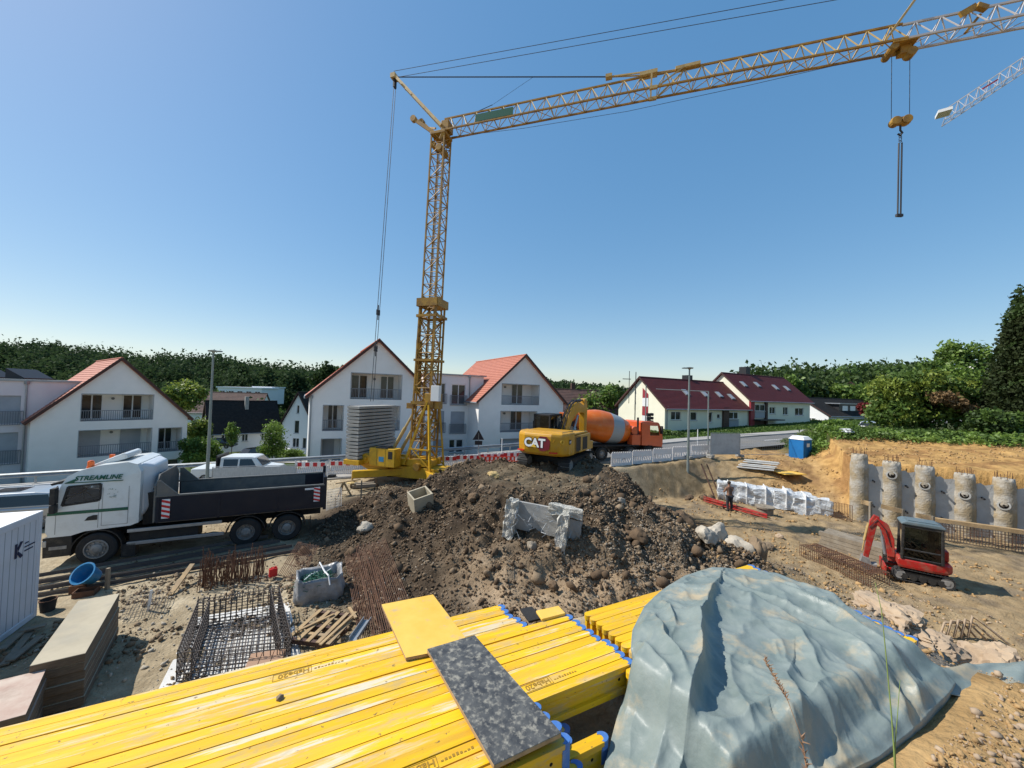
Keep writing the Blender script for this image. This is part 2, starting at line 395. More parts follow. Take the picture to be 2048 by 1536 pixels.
    if detail:
        inr = np.clip(hm / 0.5, 0, 1)
        site = (y < ye - 0.2) * (y > 2) * 1.0
        am = 0.05 + 0.32 * inr + 0.07 * sstep(9, 12, x) * (1 - mask) + 0.24 * mask * sstep(-0.2, 2, -a) + 0.05 * mask
        am = am * (1 - 0.75 * sstep(0.62, 0.3, rr))
        am = np.where(near > h - 0.3, 0.05 + 0.09 * sstep(5.2, 7, dd), am)
        h = h + inr * site * sstep(0.3, 0.6, rr) * (0.55 * fbm(x * 0.42, y * 0.42, 3, 13)) + site * am * (fbm(x * 1.1, y * 1.1, 3, 3) + 0.7 * fbm(x * 3.3, y * 3.3, 3, 9)) + site * am * 0.35 * np.abs(fbm(x * 7, y * 7, 2, 21))
        # track ruts on the flattened top of the heap
        rut = sstep(0.62, 0.3, rr)
        h = h - rut * 0.10 * (np.abs(np.sin((0.87 * x - 0.5 * y) * 2.2)) > 0.75)
    return h
def tz(x, y): return float(terrain(np.array([x]), np.array([y]))[0])
def axis(a, b, st, lo, hi, grow=1.16):
    mid = np.arange(a, b, st); L = []; q, s_ = a, st
    while q > lo: s_ *= grow; q -= s_; L.append(q)
    Rr = []; q, s_ = mid[-1], st
    while q < hi: s_ *= grow; q += s_; Rr.append(q)
    return np.concatenate([np.array(L[::-1]), mid, np.array(Rr)])
gx = axis(-15, 32, 0.125, -3000, 3000); gy = axis(0.6, 32, 0.125, -400, 5000)
X, Y = np.meshgrid(gx, gy); Z = terrain(X, Y)
Z = np.where(Y < 0.6, 3.2, Z)
nx, ny = len(gx), len(gy)
def zone_colors(X, Y):
    c = lambda r, g, b: np.array([r, g, b])
    def mixc(a, b, t): return a * (1 - t[..., None]) + b * t[..., None]
    n1 = fbm(X * 0.35, Y * 0.35, 4, 40); n2 = fbm(X * 1.3, Y * 1.3, 4, 50)
    base = np.zeros(X.shape + (3,)) + c(0.40, 0.325, 0.215)
    base = mixc(base, c(0.50, 0.42, 0.29), sstep(-0.1, 0.5, n1 + 0.4 * n2))
    base = mixc(base, c(0.36, 0.265, 0.15), sstep(7, 11, X + 2 * n1))
    base = mixc(base, c(0.26, 0.20, 0.13), sstep(0.0, 0.5, n2) * sstep(7, 11, X))
    dx, dy = X - 1.8, Y - 19.9
    rr = np.sqrt((dx / np.where(dx < 0, 9.0, 7.8)) ** 2 + (dy / np.where(dy < 0, 9.4, np.where(dx < -1, 4.4, 6.0))) ** 2)
    inh = sstep(1.28, 1.08, rr + 0.12 * n1)
    base = mixc(base, mixc(np.zeros(X.shape + (3,)) + c(0.06, 0.043, 0.029), c(0.098, 0.072, 0.048), sstep(-0.2, 0.4, n2)), inh)
    base = mixc(base, c(0.2, 0.16, 0.105), sstep(0.5, 0.25, rr + 0.2 * n2) * 0.8)
    grav = np.exp(-(((X - 6.0) / 3.2) ** 2 + ((Y - 12.6) / 3.4) ** 2))
    base = mixc(base, c(0.115, 0.09, 0.063), np.clip(grav * 1.3, 0, 0.9))
    q = (X - 20.8) * 0.5 + (Y - 23.5) * 0.866; q2 = (X - 20.6) * 0.93 - (Y - 24.2) * 0.36
    bank = np.maximum(sstep(-0.5, 1.0, q2) * sstep(0.0, 0.3, q), sstep(16, 19, X) * sstep(24.5, 26.5, Y) * 0.7)
    base = mixc(base, mixc(np.zeros(X.shape + (3,)) + c(0.50, 0.305, 0.115), c(0.34, 0.19, 0.075), sstep(-0.1, 0.5, n2 + 0.3 * n1)), bank)
    dd = BD[0] * X + BD[1] * Y; nn = BN[0] * X + BN[1] * Y
    nearm = sstep(16.5, 12.0, dd) * sstep(3.0, 5.0, dd + 0.6 * n1) * sstep(14.5, 11, Y)
    base = mixc(base, mixc(np.zeros(X.shape + (3,)) + c(0.40, 0.295, 0.19), c(0.27, 0.235, 0.19), sstep(0.0, 0.5, n1 + 0.5 * n2)), nearm)
    och = sstep(4.8, 3.4, Y) * sstep(1.0, 2.0, X)
    base = mixc(base, c(0.46, 0.30, 0.135), och)
    green = (Y > yl(FAR_EDGE, X)) * 1.0
    base = mixc(base, mixc(np.zeros(X.shape + (3,)) + c(0.085, 0.12, 0.032), c(0.055, 0.085, 0.024), sstep(-0.2, 0.3, n2)), green)
    ivy = sstep(7.6, 8.6, q + 0.8 * n2) * sstep(-1, 1, q2)
    base = mixc(base, c(0.06, 0.075, 0.025), ivy * (1 - green))
    return np.concatenate([base, np.ones(X.shape + (1,))], axis=-1)
idx = np.arange(nx * ny).reshape(ny, nx)
faces = np.stack([idx[:-1, :-1], idx[:-1, 1:], idx[1:, 1:], idx[1:, :-1]], -1).reshape(-1, 4)
ground = np_mesh('ground', np.stack([X, Y, Z], -1).reshape(-1, 3), faces, 'soil', smooth=True, cols=zone_colors(X, Y).reshape(-1, 4))
ground['kind'] = 'structure'

# ------------------------------------------------------------------ street, kerbs, markings
def ribbon(name, left, right, mat, dz, xs, kind='structure', thick=None):
    mb = MB(); pl = None
    for x in xs:
        a = V(x, yl(left, x) if isinstance(left, list) else left(x), 0); b = V(x, yl(right, x) if isinstance(right, list) else right(x), 0)
        a.z = b.z = float(zstreet(x)) + dz
        if pl:
            mb.quad(pl[0], pl[1], b, a)
            if thick:
                mb.quad(pl[0], a, a - V(0, 0, thick), pl[0] - V(0, 0, thick)); mb.quad(pl[1], b, b - V(0, 0, thick), pl[1] - V(0, 0, thick))
        pl = (a, b)
    o = mb.build(name, mat)
    o['kind'] = kind; return o
xsR = list(np.arange(-74, 108, 1.5))
ribbon('street', lambda x: yl(NEAR_EDGE, x) + 0.4, lambda x: yl(FAR_EDGE, x) - 0.1, 'asphalt', 0.0, xsR)
xsL = [x for x in xsR if x < 9]
ribbon('pavement', lambda x: yl(NEAR_EDGE, x) + 0.3, lambda x: yl(NEAR_EDGE, x) + 1.6, 'asphalt_dusty', 0.05, [x for x in xsR if x < 14], thick=0.2)
ribbon('footpath', lambda x: yl(FAR_EDGE, x) - 1.7, lambda x: yl(FAR_EDGE, x) + 0.3, 'pavement', 0.11, xsL, thick=0.2)
ribbon('kerb', lambda x: yl(FAR_EDGE, x) - 1.86, lambda x: yl(FAR_EDGE, x) - 1.705, 'kerb', 0.13, xsL, thick=0.2)
xsK = [x for x in xsR if x > 12.5]
ribbon('footpath', lambda x: yl(FAR_EDGE, x) + 0.16, lambda x: yl(FAR_EDGE, x) + 2.2, 'pavement', 0.11, xsK, thick=0.3)
ribbon('kerb', lambda x: yl(FAR_EDGE, x), lambda x: yl(FAR_EDGE, x) + 0.15, 'kerb', 0.13, xsK, thick=0.3)
for k, (x0, x1) in enumerate(((-30, -27), (-24, -21), (-18, -15), (20, 23), (26.5, 29.5))):
    ribbon('lane_marking', lambda x: (yl(NEAR_EDGE, x) * 0.45 + yl(FAR_EDGE, x) * 0.55) - 0.07, lambda x: (yl(NEAR_EDGE, x) * 0.45 + yl(FAR_EDGE, x) * 0.55) + 0.07, 'marking', 0.005, [x0, (x0 + x1) / 2, x1])
# parking lot and lane down among the far houses
mb = MB(); pts = [P(505, 905, 62), P(640, 905, 62), P(660, 885, 78), P(520, 880, 84)]
mb.face([(p.x, p.y, tz(p.x, p.y) + 0.12) for p in pts]); o = mb.build('lane', 'pavement'); o['kind'] = 'structure'

# ------------------------------------------------------------------ hills with woods
def leaf_cloud(cen, size, seed=0, flat=0.0):
    """cen (N,3), size (N,) -> quad arrays with random orientation"""
    g = np.random.default_rng(seed); n = len(cen)
    a = g.normal(size=(n, 3)); a[:, 2] *= (1 - flat); a /= np.linalg.norm(a, axis=1)[:, None] + 1e-9
    b = g.normal(size=(n, 3)); b -= a * (a * b).sum(1)[:, None]; b /= np.linalg.norm(b, axis=1)[:, None] + 1e-9
    s_ = np.asarray(size)[:, None]; w_ = 0.62
    c = np.cross(a, b) * (g.uniform(-0.25, 0.25, n)[:, None]) * s_
    v = np.stack([cen - a * s_, cen + b * s_ * w_ + c, cen + a * s_, cen - b * s_ * w_ + c], 1).reshape(-1, 3)
    f = np.arange(4 * n).reshape(n, 4); return v, f
def crown_points(lobes, n, seed=0, shell=0.55):
    """lobes: list of (cx,cy,cz,rx,ry,rz); points biased to the surface"""
    g = np.random.default_rng(seed); w_ = np.array([l[3] * l[4] + l[4] * l[5] + l[3] * l[5] for l in lobes]); w_ = w_ / w_.sum()
    k = g.choice(len(lobes), n, p=w_); d = g.normal(size=(n, 3)); d /= np.linalg.norm(d, axis=1)[:, None]
    r = shell + (1 - shell) * g.random(n) ** 0.6; r = r * (1 + 0.16 * g.normal(size=n))
    L_ = np.array(lobes); return L_[k, :3] + d * r[:, None] * L_[k, 3:6]
def forest(name, trees, per, leaf, mat, label, seed):
    """trees: (x,y,z,height,width); stuff"""
    g = np.random.default_rng(seed); VS = []; FS = []; n0 = 0
    for i, (x, y, z, h, w_) in enumerate(trees):
        lob = [(x, y, z + h * 0.55, w_ / 2, w_ / 2, h * 0.46)]
        for j in range(4):
            an = g.random() * 6.28; q = g.uniform(0.15, 0.4) * w_
            lob.append((x + q * math.cos(an), y + q * math.sin(an), z + h * g.uniform(0.35, 0.8), w_ * g.uniform(0.22, 0.34), w_ * g.uniform(0.22, 0.34), h * g.uniform(0.14, 0.24)))
        c = crown_points(lob, per, seed * 1000 + i, 0.8)
        v, f = leaf_cloud(c, leaf * g.uniform(0.6, 1.3, len(c)), seed * 777 + i)
        VS.append(v); FS.append(f + n0); n0 += len(v)
    o = np_mesh(name, np.concatenate(VS), np.concatenate(FS), mat); tag(o, label, 'trees', None, 'stuff'); return o
def hillside(name, prof, D0, D1, zbase, tree_h, step=1.0):
    """prof: [(px, py_top)], strip from the foot at D0 up to the ridge at D1"""
    pts = []
    for px, py in prof:
        t = P(px, py, D1); t.z -= tree_h; f0 = P(px, 800, D0); f0.z = zbase; b = P(px, py, D1 * 1.5); b.z = t.z - 6
        pts.append((V(f0.x, f0.y, zbase - 3), f0, lerp(f0, t, 0.5) + V(0, 0, 1.5), t, b, V(b.x, b.y, -30)))
    mb = MB()
    for i in range(len(pts) - 1):
        for j in range(5): mb.quad(pts[i][j], pts[i + 1][j], pts[i + 1][j + 1], pts[i][j + 1])
    o = mb.build(name, 'grass', smooth=True); o['kind'] = 'structure'
    return pts
def scatter_hill(pts, n, hmin, hmax, wmin, wmax, seed, jmax=3, bias=1.0):
    g = np.random.default_rng(seed); out = []
    for i in range(n):
        t = g.random() * (len(pts) - 1.001); k = int(t); f = t - k; s_ = (g.random() ** bias) * (jmax - 1) + 1; j = min(int(s_), 4); e = s_ - j
        p = lerp(lerp(pts[k][j], pts[k + 1][j], f), lerp(pts[k][j + 1], pts[k + 1][j + 1], f), e) if j < 5 else pts[k][5]
        out.append((p.x, p.y, p.z - 0.5, g.uniform(hmin, hmax), g.uniform(wmin, wmax)))
    return out
pr = [(-420, 668), (-200, 676), (-40, 684), (60, 686), (130, 690), (200, 702), (300, 708), (400, 710), (480, 722), (560, 732), (640, 742), (720, 752), (800, 760), (900, 768)]
hl = hillside('hill', pr, 150, 215, -6.2, 17)
tr = scatter_hill(hl, 620, 13, 20, 5.0, 8.0, 3)
for i in range(130):
    t = i / 129 * (len(hl) - 1.001); k = int(t); p = lerp(hl[k][3], hl[k + 1][3], t - k); q = lerp(hl[k][1], hl[k + 1][1], t - k)
    tr.append((p.x, p.y, p.z - 0.5, rng.uniform(14.5, 19.5), rng.uniform(5, 7.5))); tr.append((q.x, q.y - 3, q.z - 0.5, rng.uniform(9, 14), rng.uniform(6, 9)))
forest('hillside_woods', tr, 300, 0.72, 'leaf_forest', 'long dark wooded ridge along the left horizon', 5)
pr = [(980, 774), (1080, 768), (1120, 772), (1180, 778), (1240, 784), (1330, 788), (1450, 790)]
hm_ = hillside('hill', pr, 330, 430, -6, 7)
tr = scatter_hill(hm_, 500, 9, 15, 7, 11, 8)
for i in range(60):
    t = i / 59 * (len(hm_) - 1.001); k = int(t); p = lerp(hm_[k][3], hm_[k + 1][3], t - k); tr.append((p.x, p.y, p.z - 0.5, rng.uniform(11, 14), rng.uniform(7, 10)))
forest('hillside_woods', tr, 90, 1.8, 'leaf_forest', 'low distant wooded hill between the orange and red roofs', 6)
pr = [(1480, 766), (1545, 752), (1600, 742), (1680, 732), (1740, 726), (1800, 723), (1880, 719), (1980, 712), (2100, 706), (2300, 700)]
hr = hillside('hill', pr, 95, 175, 3.0, 15)
tr = scatter_hill(hr, 330, 9, 14, 7, 11, 9)
for i in range(70):
    t = i / 69 * (len(hr) - 1.001); k = int(t); p = lerp(hr[k][3], hr[k + 1][3], t - k); tr.append((p.x, p.y, p.z - 0.5, rng.uniform(9, 12.5), rng.uniform(6, 9)))
forest('hillside_woods', tr[:280], 420, 0.62, 'leaf_dark', 'wooded hillside rising behind the dark red roofs on the right', 7)
forest('hillside_woods', tr[280:], 420, 0.62, 'leaf_mid', 'lighter green crowns scattered over the right wooded hillside', 12)
# ------------------------------------------------------------------ buildings
class Fac:
    """vertical facade plane: origin (x,y), angle of the rightward axis; outward normal faces the camera side"""
    def __init__(s, x, y, ang):
        s.o = V(x, y, 0); s.e = V(math.cos(ang), math.sin(ang), 0); s.n = V(math.sin(ang), -math.cos(ang), 0)
    def p(s, u, z, d=0.0): return s.o + s.e * u + s.n * d + V(0, 0, z)
    def uz(s, px, py, d=0.0):
        r = ray(px, py); o = s.o + s.n * d; t = (o - CAM).dot(s.n) / r.dot(s.n); q = CAM + r * t
        return (q - s.o).dot(s.e), q.z
    def rect(s, x0, y0, x1, y1, d=0.0):          # pixel box -> u0,u1,z0,z1
        a = s.uz(x0, y0, d); b = s.uz(x1, y1, d); c = s.uz(x0, y1, d); e = s.uz(x1, y0, d)
        return (a[0] + c[0]) / 2, (b[0] + e[0]) / 2, (c[1] + b[1]) / 2, (a[1] + e[1]) / 2
    def box(s, mb, u0, u1, z0, z1, d0, d1):
        return mb.hexa([s.p(u0, z0, d0), s.p(u1, z0, d0), s.p(u1, z0, d1), s.p(u0, z0, d1), s.p(u0, z1, d0), s.p(u1, z1, d0), s.p(u1, z1, d1), s.p(u0, z1, d1)])
def window(house, f, u0, u1, z0, z1, d, n=2, fm='frame_white', fw=0.07, lintel=0, sill=True, name='window'):
    mb = MB()
    for a, b, c, e in ((u0, u1, z1 - fw, z1), (u0, u1, z0, z0 + fw), (u0, u0 + fw, z0 + fw, z1 - fw), (u1 - fw, u1, z0 + fw, z1 - fw)): f.box(mb, a, b, c, e, d - 0.05, d + 0.02)
    for i in range(1, n): m = u0 + (u1 - u0) * i / n; f.box(mb, m - fw * 0.6, m + fw * 0.6, z0 + fw, z1 - fw, d - 0.05, d + 0.015)
    w_ = mb.build(name, fm, house, world=True)
    for i in range(n):
        a = u0 + (u1 - u0) * i / n; b = u0 + (u1 - u0) * (i + 1) / n
        q = MB(); f.box(q, a + fw * 0.6, b - fw * 0.6, z0 + fw, z1 - fw, d - 0.03, d - 0.02); q.build('pane', 'pane', w_, world=True)
    if sill:
        q = MB(); f.box(q, u0 - 0.06, u1 + 0.06, z0 - 0.06, z0 - 0.005, d - 0.02, d + 0.16); q.build('sill', 'zinc', w_, world=True)
    return w_
def shutter(house, f, u0, u1, z0, z1, d):
    mb = MB(); n = max(3, int((z1 - z0) / 0.12))
    for i in range(n):
        a = z0 + (z1 - z0) * i / n; b = z0 + (z1 - z0) * (i + 1) / n
        mb.quad(f.p(u0, a, d + 0.02), f.p(u1, a, d + 0.02), f.p(u1, b, d), f.p(u0, b, d)); mb.quad(f.p(u0, b, d), f.p(u1, b, d), f.p(u1, b, d + 0.02), f.p(u0, b, d + 0.02))
    return mb.build('roller_shutter', 'shutter', house, world=True)
def railing(house, f, u0, u1, z0, z1, d, side=False, mat='rail_grey', st=0.13):
    mb = MB(); f.box(mb, u0, u1, z1 - 0.05, z1, d, d + 0.05); f.box(mb, u0, u1, z0, z0 + 0.04, d, d + 0.04)
    k = max(2, int((u1 - u0) / st))
    for i in range(k + 1): u = lerp(u0, u1, i / k); f.box(mb, u - 0.015, u + 0.015, z0 + 0.04, z1 - 0.05, d + 0.01, d + 0.035)
    return mb.build('railing', mat, house, world=True)
def roof_slope(mb, r0, r1, e0, e1, n, th=0.14, lip=0.035):
    """stepped courses from the ridge r0-r1 down to the eave e0-e1, plus a solid underside"""
    nrm = (r1 - r0).cross(e0 - r0).normalized()
    if nrm.z < 0: nrm = -nrm
    for i in range(n):
        a0, a1 = lerp(r0, e0, i / n), lerp(r1, e1, i / n); b0, b1 = lerp(r0, e0, (i + 1) / n), lerp(r1, e1, (i + 1) / n)
        mb.quad(a0, a1, b1 + nrm * lip, b0 + nrm * lip); mb.quad(b0 + nrm * lip, b1 + nrm * lip, b1, b0)
    mb.quad(r0 - nrm * th, r1 - nrm * th, e1 - nrm * th, e0 - nrm * th)
    for a, b in ((r0, e0), (e0, e1), (e1, r1)): mb.quad(a + nrm * lip * 0.5, b + nrm * lip * 0.5, b - nrm * th, a - nrm * th)
def gable_roof(house, f, um, half, zr, pitch, d0, d1, n, mat, over=0.35, verge='verge', front_over=0.3, gut=True):
    """ridge runs along the facade normal from d=d0 (front) back to d1"""
    mb = MB(); t = math.tan(pitch); hw = half + over
    for sgn in (-1, 1):
        r0, r1 = f.p(um, zr, d0 + front_over), f.p(um, zr, d1); e0, e1 = f.p(um + sgn * hw, zr - hw * t, d0 + front_over), f.p(um + sgn * hw, zr - hw * t, d1)
        roof_slope(mb, r0, r1, e0, e1, n)
    rf = mb.build('roof', mat, house, world=True)
    q = MB(); q.tube(f.p(um, zr + 0.03, d0 + front_over + 0.02), f.p(um, zr + 0.03, d1), 0.09, 8); q.build('ridge_cap', mat, rf, world=True)
    for sgn in (-1, 1):
        q = MB(); a = f.p(um, zr - 0.02, d0 + front_over + 0.02); b = f.p(um + sgn * hw, zr - hw * t - 0.02, d0 + front_over + 0.02); q.bar(a, b, 0.04, 0.2, up=(0, 0, 1)); q.build('verge_board', verge, rf, world=True)
        if gut:
            q = MB(); q.tube(f.p(um + sgn * (hw + 0.04), zr - hw * t - 0.05, d0 + front_over), f.p(um + sgn * (hw + 0.04), zr - hw * t - 0.05, d1), 0.07, 8); q.build('gutter', 'zinc', rf, world=True)
    return rf
def loggia(house, f, r, depth, doors, lamp=None, rail=0.95, grey=True, blinds=()):
    """open balcony recess: r = (u0,u1,z0,z1); doors are u-fractions; blinds: indices with closed shutters"""
    u0, u1, z0, z1 = r; mb = MB()
    mb.quad(f.p(u0, z0, -depth), f.p(u1, z0, -depth), f.p(u1, z1, -depth), f.p(u0, z1, -depth))
    mb.build('balcony_wall', 'plaster', house, world=True)
    mb = MB(); mb.quad(f.p(u0, z0 + 0.004, -depth), f.p(u1, z0 + 0.004, -depth), f.p(u1, z0 + 0.004, 0), f.p(u0, z0 + 0.004, 0)); mb.build('balcony_floor', 'plaster_grey', house, world=True)
    # grey surround
    mb = MB(); w_ = 0.05
    for a, b, c, e in ((u0 - w_, u1 + w_, z1, z1 + w_), (u0 - w_, u0, z0, z1), (u1, u1 + w_, z0, z1)): f.box(mb, a, b, c, e, -0.02, 0.012)
    mb.build('balcony_surround', 'plaster_grey', house, world=True)
    for i, (a, b, n) in enumerate(doors):
        a, b = lerp(u0, u1, a), lerp(u0, u1, b)
        if i in blinds: shutter(house, f, a, b, z0 + 0.05, z0 + 2.2, -depth + 0.05)
        else: window(house, f, a, b, z0 + 0.05, z0 + 2.2, -depth + 0.06, n, sill=False, name='balcony_door')
    if lamp is not None:
        u = lerp(u0, u1, lamp); q = MB(); q.tube(f.p(u, z0 + 1.85, -depth), f.p(u, z0 + 1.85, -depth + 0.12), 0.11, 10); q.build('wall_lamp', 'frame_grey', house, world=True)
    if rail: railing(house, f, u0, u1, z0 + 0.02, z0 + rail, -0.08)
def box_walls(mb, f, u0, u1, z0, z1, dA, dB, front=False):
    """side and back walls of a block between depths dA (front) and dB (back)"""
    mb.quad(f.p(u0, z0, dA), f.p(u0, z0, dB), f.p(u0, z1, dB), f.p(u0, z1, dA)); mb.quad(f.p(u1, z0, dA), f.p(u1, z0, dB), f.p(u1, z1, dB), f.p(u1, z1, dA))
    mb.quad(f.p(u0, z0, dB), f.p(u1, z0, dB), f.p(u1, z1, dB), f.p(u0, z1, dB))
def downpipe(house, f, u, z0, z1, d=0.08):
    q = MB(); q.tube(f.p(u, z0, d), f.p(u, z1, d), 0.055, 8); q.box(f.p(u, z1 - 0.1, d), (0.22, 0.22, 0.25)); return q.build('downpipe', 'zinc', house, world=True)
def gable_block(house, f, um, half, zr, pitch, zb, back, hs, mat='plaster', n=24, tile='tile_orange', **kw):
    ze = zr - half * math.tan(pitch); mb = MB(); dz = 0.15
    mb.holes([(um - half, zb), (um + half, zb), (um + half, ze - dz), (um, zr - dz), (um - half, ze - dz)], hs, f.p)
    box_walls(mb, f, um - half, um + half, zb, ze - dz, 0, -back)
    mb.face([f.p(um - half, ze - dz, -back), f.p(um + half, ze - dz, -back), f.p(um, zr - dz, -back)])
    mb.build('wall', mat, house, world=True)
    return gable_roof(house, f, um, half, zr, pitch, 0, -back - 0.3, n, tile, **kw)

# --- white apartment building in the middle: two gables and a flat-roofed link
A28 = R(28)
ap = P(758, 680, 34.5); f1 = Fac(ap.x, ap.y, A28)
hsM = thing('apartment_building', 'white apartment block with two gables and orange tiles behind the crane', 'building', (ap.x, ap.y, -2.5), A28)
zr1 = ap.z; PT = R(43)
lg = [f1.rect(702, 748, 803, 799), f1.rect(698, 812, 799, 862), f1.rect(646, 811, 686, 862), f1.rect(642, 878, 682, 922), f1.rect(695, 878, 790, 922)]
zf = [lg[0][2], lg[1][2], lg[3][2]]
hs1 = [(*r, 1.7) for r in lg]
gable_block(hsM, f1, 0, 5.3, zr1, PT, -3.2, 13, hs1)
loggia(hsM, f1, lg[0], 1.7, [(0.03, 0.36, 2), (0.62, 0.92, 2)], 0.5)
loggia(hsM, f1, lg[1], 1.7, [(0.05, 0.36, 2), (0.6, 0.92, 2)], 0.5, blinds=(0,))
loggia(hsM, f1, lg[2], 1.7, [(0.25, 0.8, 2)])
loggia(hsM, f1, lg[3], 1.7, [(0.1, 0.7, 2)], blinds=(0,), rail=0)
loggia(hsM, f1, lg[4], 1.7, [(0.1, 0.4, 2), (0.6, 0.9, 2)], rail=0)
downpipe(hsM, f1, -5.2, -3, zr1 - 5.3 * math.tan(PT) - 0.2)
f2o = P(1050, 710, 40.6); u2 = (V(f2o.x, f2o.y, 0) - f1.o).dot(f1.e); d2 = (V(f2o.x, f2o.y, 0) - f1.o).dot(f1.n)
f2 = Fac(f2o.x, f2o.y, A28); zr2 = f2o.z
lg2 = [f2.rect(1004, 769, 1078, 810), f2.rect(1001, 823, 1073, 864), f2.rect(1000, 877, 1060, 905), f2.rect(1083, 826, 1110, 850)]
hs2 = [(*lg2[0], 1.6), (*lg2[1], 1.6), (*lg2[2], 0.3), (*lg2[3], 0.15)]
gable_block(hsM, f2, 0, 5.1, zr2, PT, -3.2, 13, hs2)
loggia(hsM, f2, lg2[0], 1.6, [(0.0, 0.14, 1), (0.42, 0.74, 2)], 0.25)
loggia(hsM, f2, lg2[1], 1.6, [(0.03, 0.13, 1), (0.44, 0.78, 2)], 0.28)
shutter(hsM, f2, *lg2[2], -0.28)
window(hsM, f2, *lg2[3], -0.1, 2)
# flat link between the gables, set back
fw = Fac(*(f1.p(0, 0, -2.0).xy), A28); uL, uR = 4.9, u2 - 3.4; zt = fw.uz(930, 752)[1]
wins = [fw.rect(903, 769, 931, 809), fw.rect(901, 823, 929, 866), fw.rect(874, 766, 891, 806), fw.rect(871, 822, 888, 864), fw.rect(898, 879, 910, 905), fw.rect(912, 879, 926, 905), fw.rect(866, 879, 886, 905)]
mb = MB(); mb.holes([(uL, -3.2), (uR, -3.2), (uR, zt), (uL, zt)], [(*r, 0.14) for r in wins], fw.p)
box_walls(mb, fw, uL, uR, -3.2, zt, 0, -9); mb.build('wall', 'plaster', hsM, world=True)
mb = MB(); fw.box(mb, uL - 0.2, uR + 0.3, zt, zt + 0.14, -9.2, 0.14); mb.build('flat_roof', 'zinc', hsM, world=True)
for i, r in enumerate(wins):
    if i in (0, 2): window(hsM, fw, *r, -0.1, 2)
    elif i in (1, 3, 6): shutter(hsM, fw, *r, -0.08)
    else: window(hsM, fw, *r, -0.1, 1)
    if i < 4: railing(hsM, fw, r[0] - 0.15, r[1] + 0.15, r[2] - 0.08, r[2] + 0.95, 0.06, st=0.11)
downpipe(hsM, fw, fw.uz(938, 800)[0], -3, zt)

# --- white apartment building on the left
A45 = R(54)
ap = P(248, 717, 33.5); f3 = Fac(ap.x, ap.y, A45)
hsL = thing('apartment_building', 'white apartment block with one gable and flat wing at the left edge', 'building', (ap.x, ap.y, -3), A45)
PL = R(47); zr3 = ap.z; half3 = 4.75
l3 = [f3.rect(163, 789, 306, 841), f3.rect(157, 859, 302, 910), f3.rect(317, 856, 362, 903), f3.rect(312, 919, 358, 935), f3.rect(255, 922, 301, 940)]
gable_block(hsL, f3, -0.15, half3, zr3, PL, -5.5, 12, [(*l3[0], 1.7), (*l3[1], 1.7), (*l3[2], 1.7), (*l3[3], 0.2), (*l3[4], 0.2)], n=26)
loggia(hsL, f3, l3[0], 1.7, [(0.02, 0.32, 2), (0.6, 0.9, 2)], 0.46, rail=0.9)
loggia(hsL, f3, l3[1], 1.7, [(0.02, 0.32, 2), (0.6, 0.9, 2)], 0.47, blinds=(0, 1))
loggia(hsL, f3, l3[2], 1.7, [(0.15, 0.8, 2)])
for r in l3[3:]: window(hsL, f3, *r, -0.15, 2)
fl = Fac(*(f3.p(0, 0, -2.2).xy), A45)
zt = fl.uz(60, 763)[1]; uR = -0.6; uL = fl.uz(-260, 760)[0]
w3 = [fl.rect(-40, 791, 41, 848), fl.rect(-48, 866, 35, 928), fl.rect(-140, 790, -80, 848), fl.rect(-150, 866, -90, 928)]
mb = MB(); mb.holes([(uL, -5.5), (uR, -5.5), (uR, zt), (uL, zt)], [(*w3[0], 0.2), (*w3[1], 0.2)], fl.p); box_walls(mb, fl, uL, uR, -5.5, zt, 0, -8)
mb.build('wall', 'plaster_pink', hsL, world=True)
mb = MB(); fl.box(mb, uL, uR + 0.2, zt, zt + 0.16, -8.2, 0.12); mb.build('flat_roof', 'zinc', hsL, world=True)
for r in w3[:2]:
    shutter(hsL, fl, *r, -0.15); railing(hsL, fl, r[0] - 0.1, r[1] + 0.15, r[2] - 0.1, r[2] + 1.0, 0.06, st=0.12)
downpipe(hsL, fl, fl.uz(50, 830)[0], -5, zt)
for (x0, x1, y0, y1) in ((48, 106, 745, 762), (-40, 29, 742, 758)):       # solar collectors on the flat roof
    a = P(x0, y1, 31.5); b = P(x1, y1, 34.5); q = MB(); e = (b - a).normalized(); bk = V(-e.y, e.x, 0) * 1.1
    z0 = zt + 0.18; a.z = b.z = z0; q.hexa([a, b, b + bk, a + bk, a + V(0, 0, 0.1), b + V(0, 0, 0.1), b + bk * 1 + V(0, 0, 0.85), a + bk + V(0, 0, 0.85)]); q.build('roof_panel', 'dark_metal', hsL, world=True)

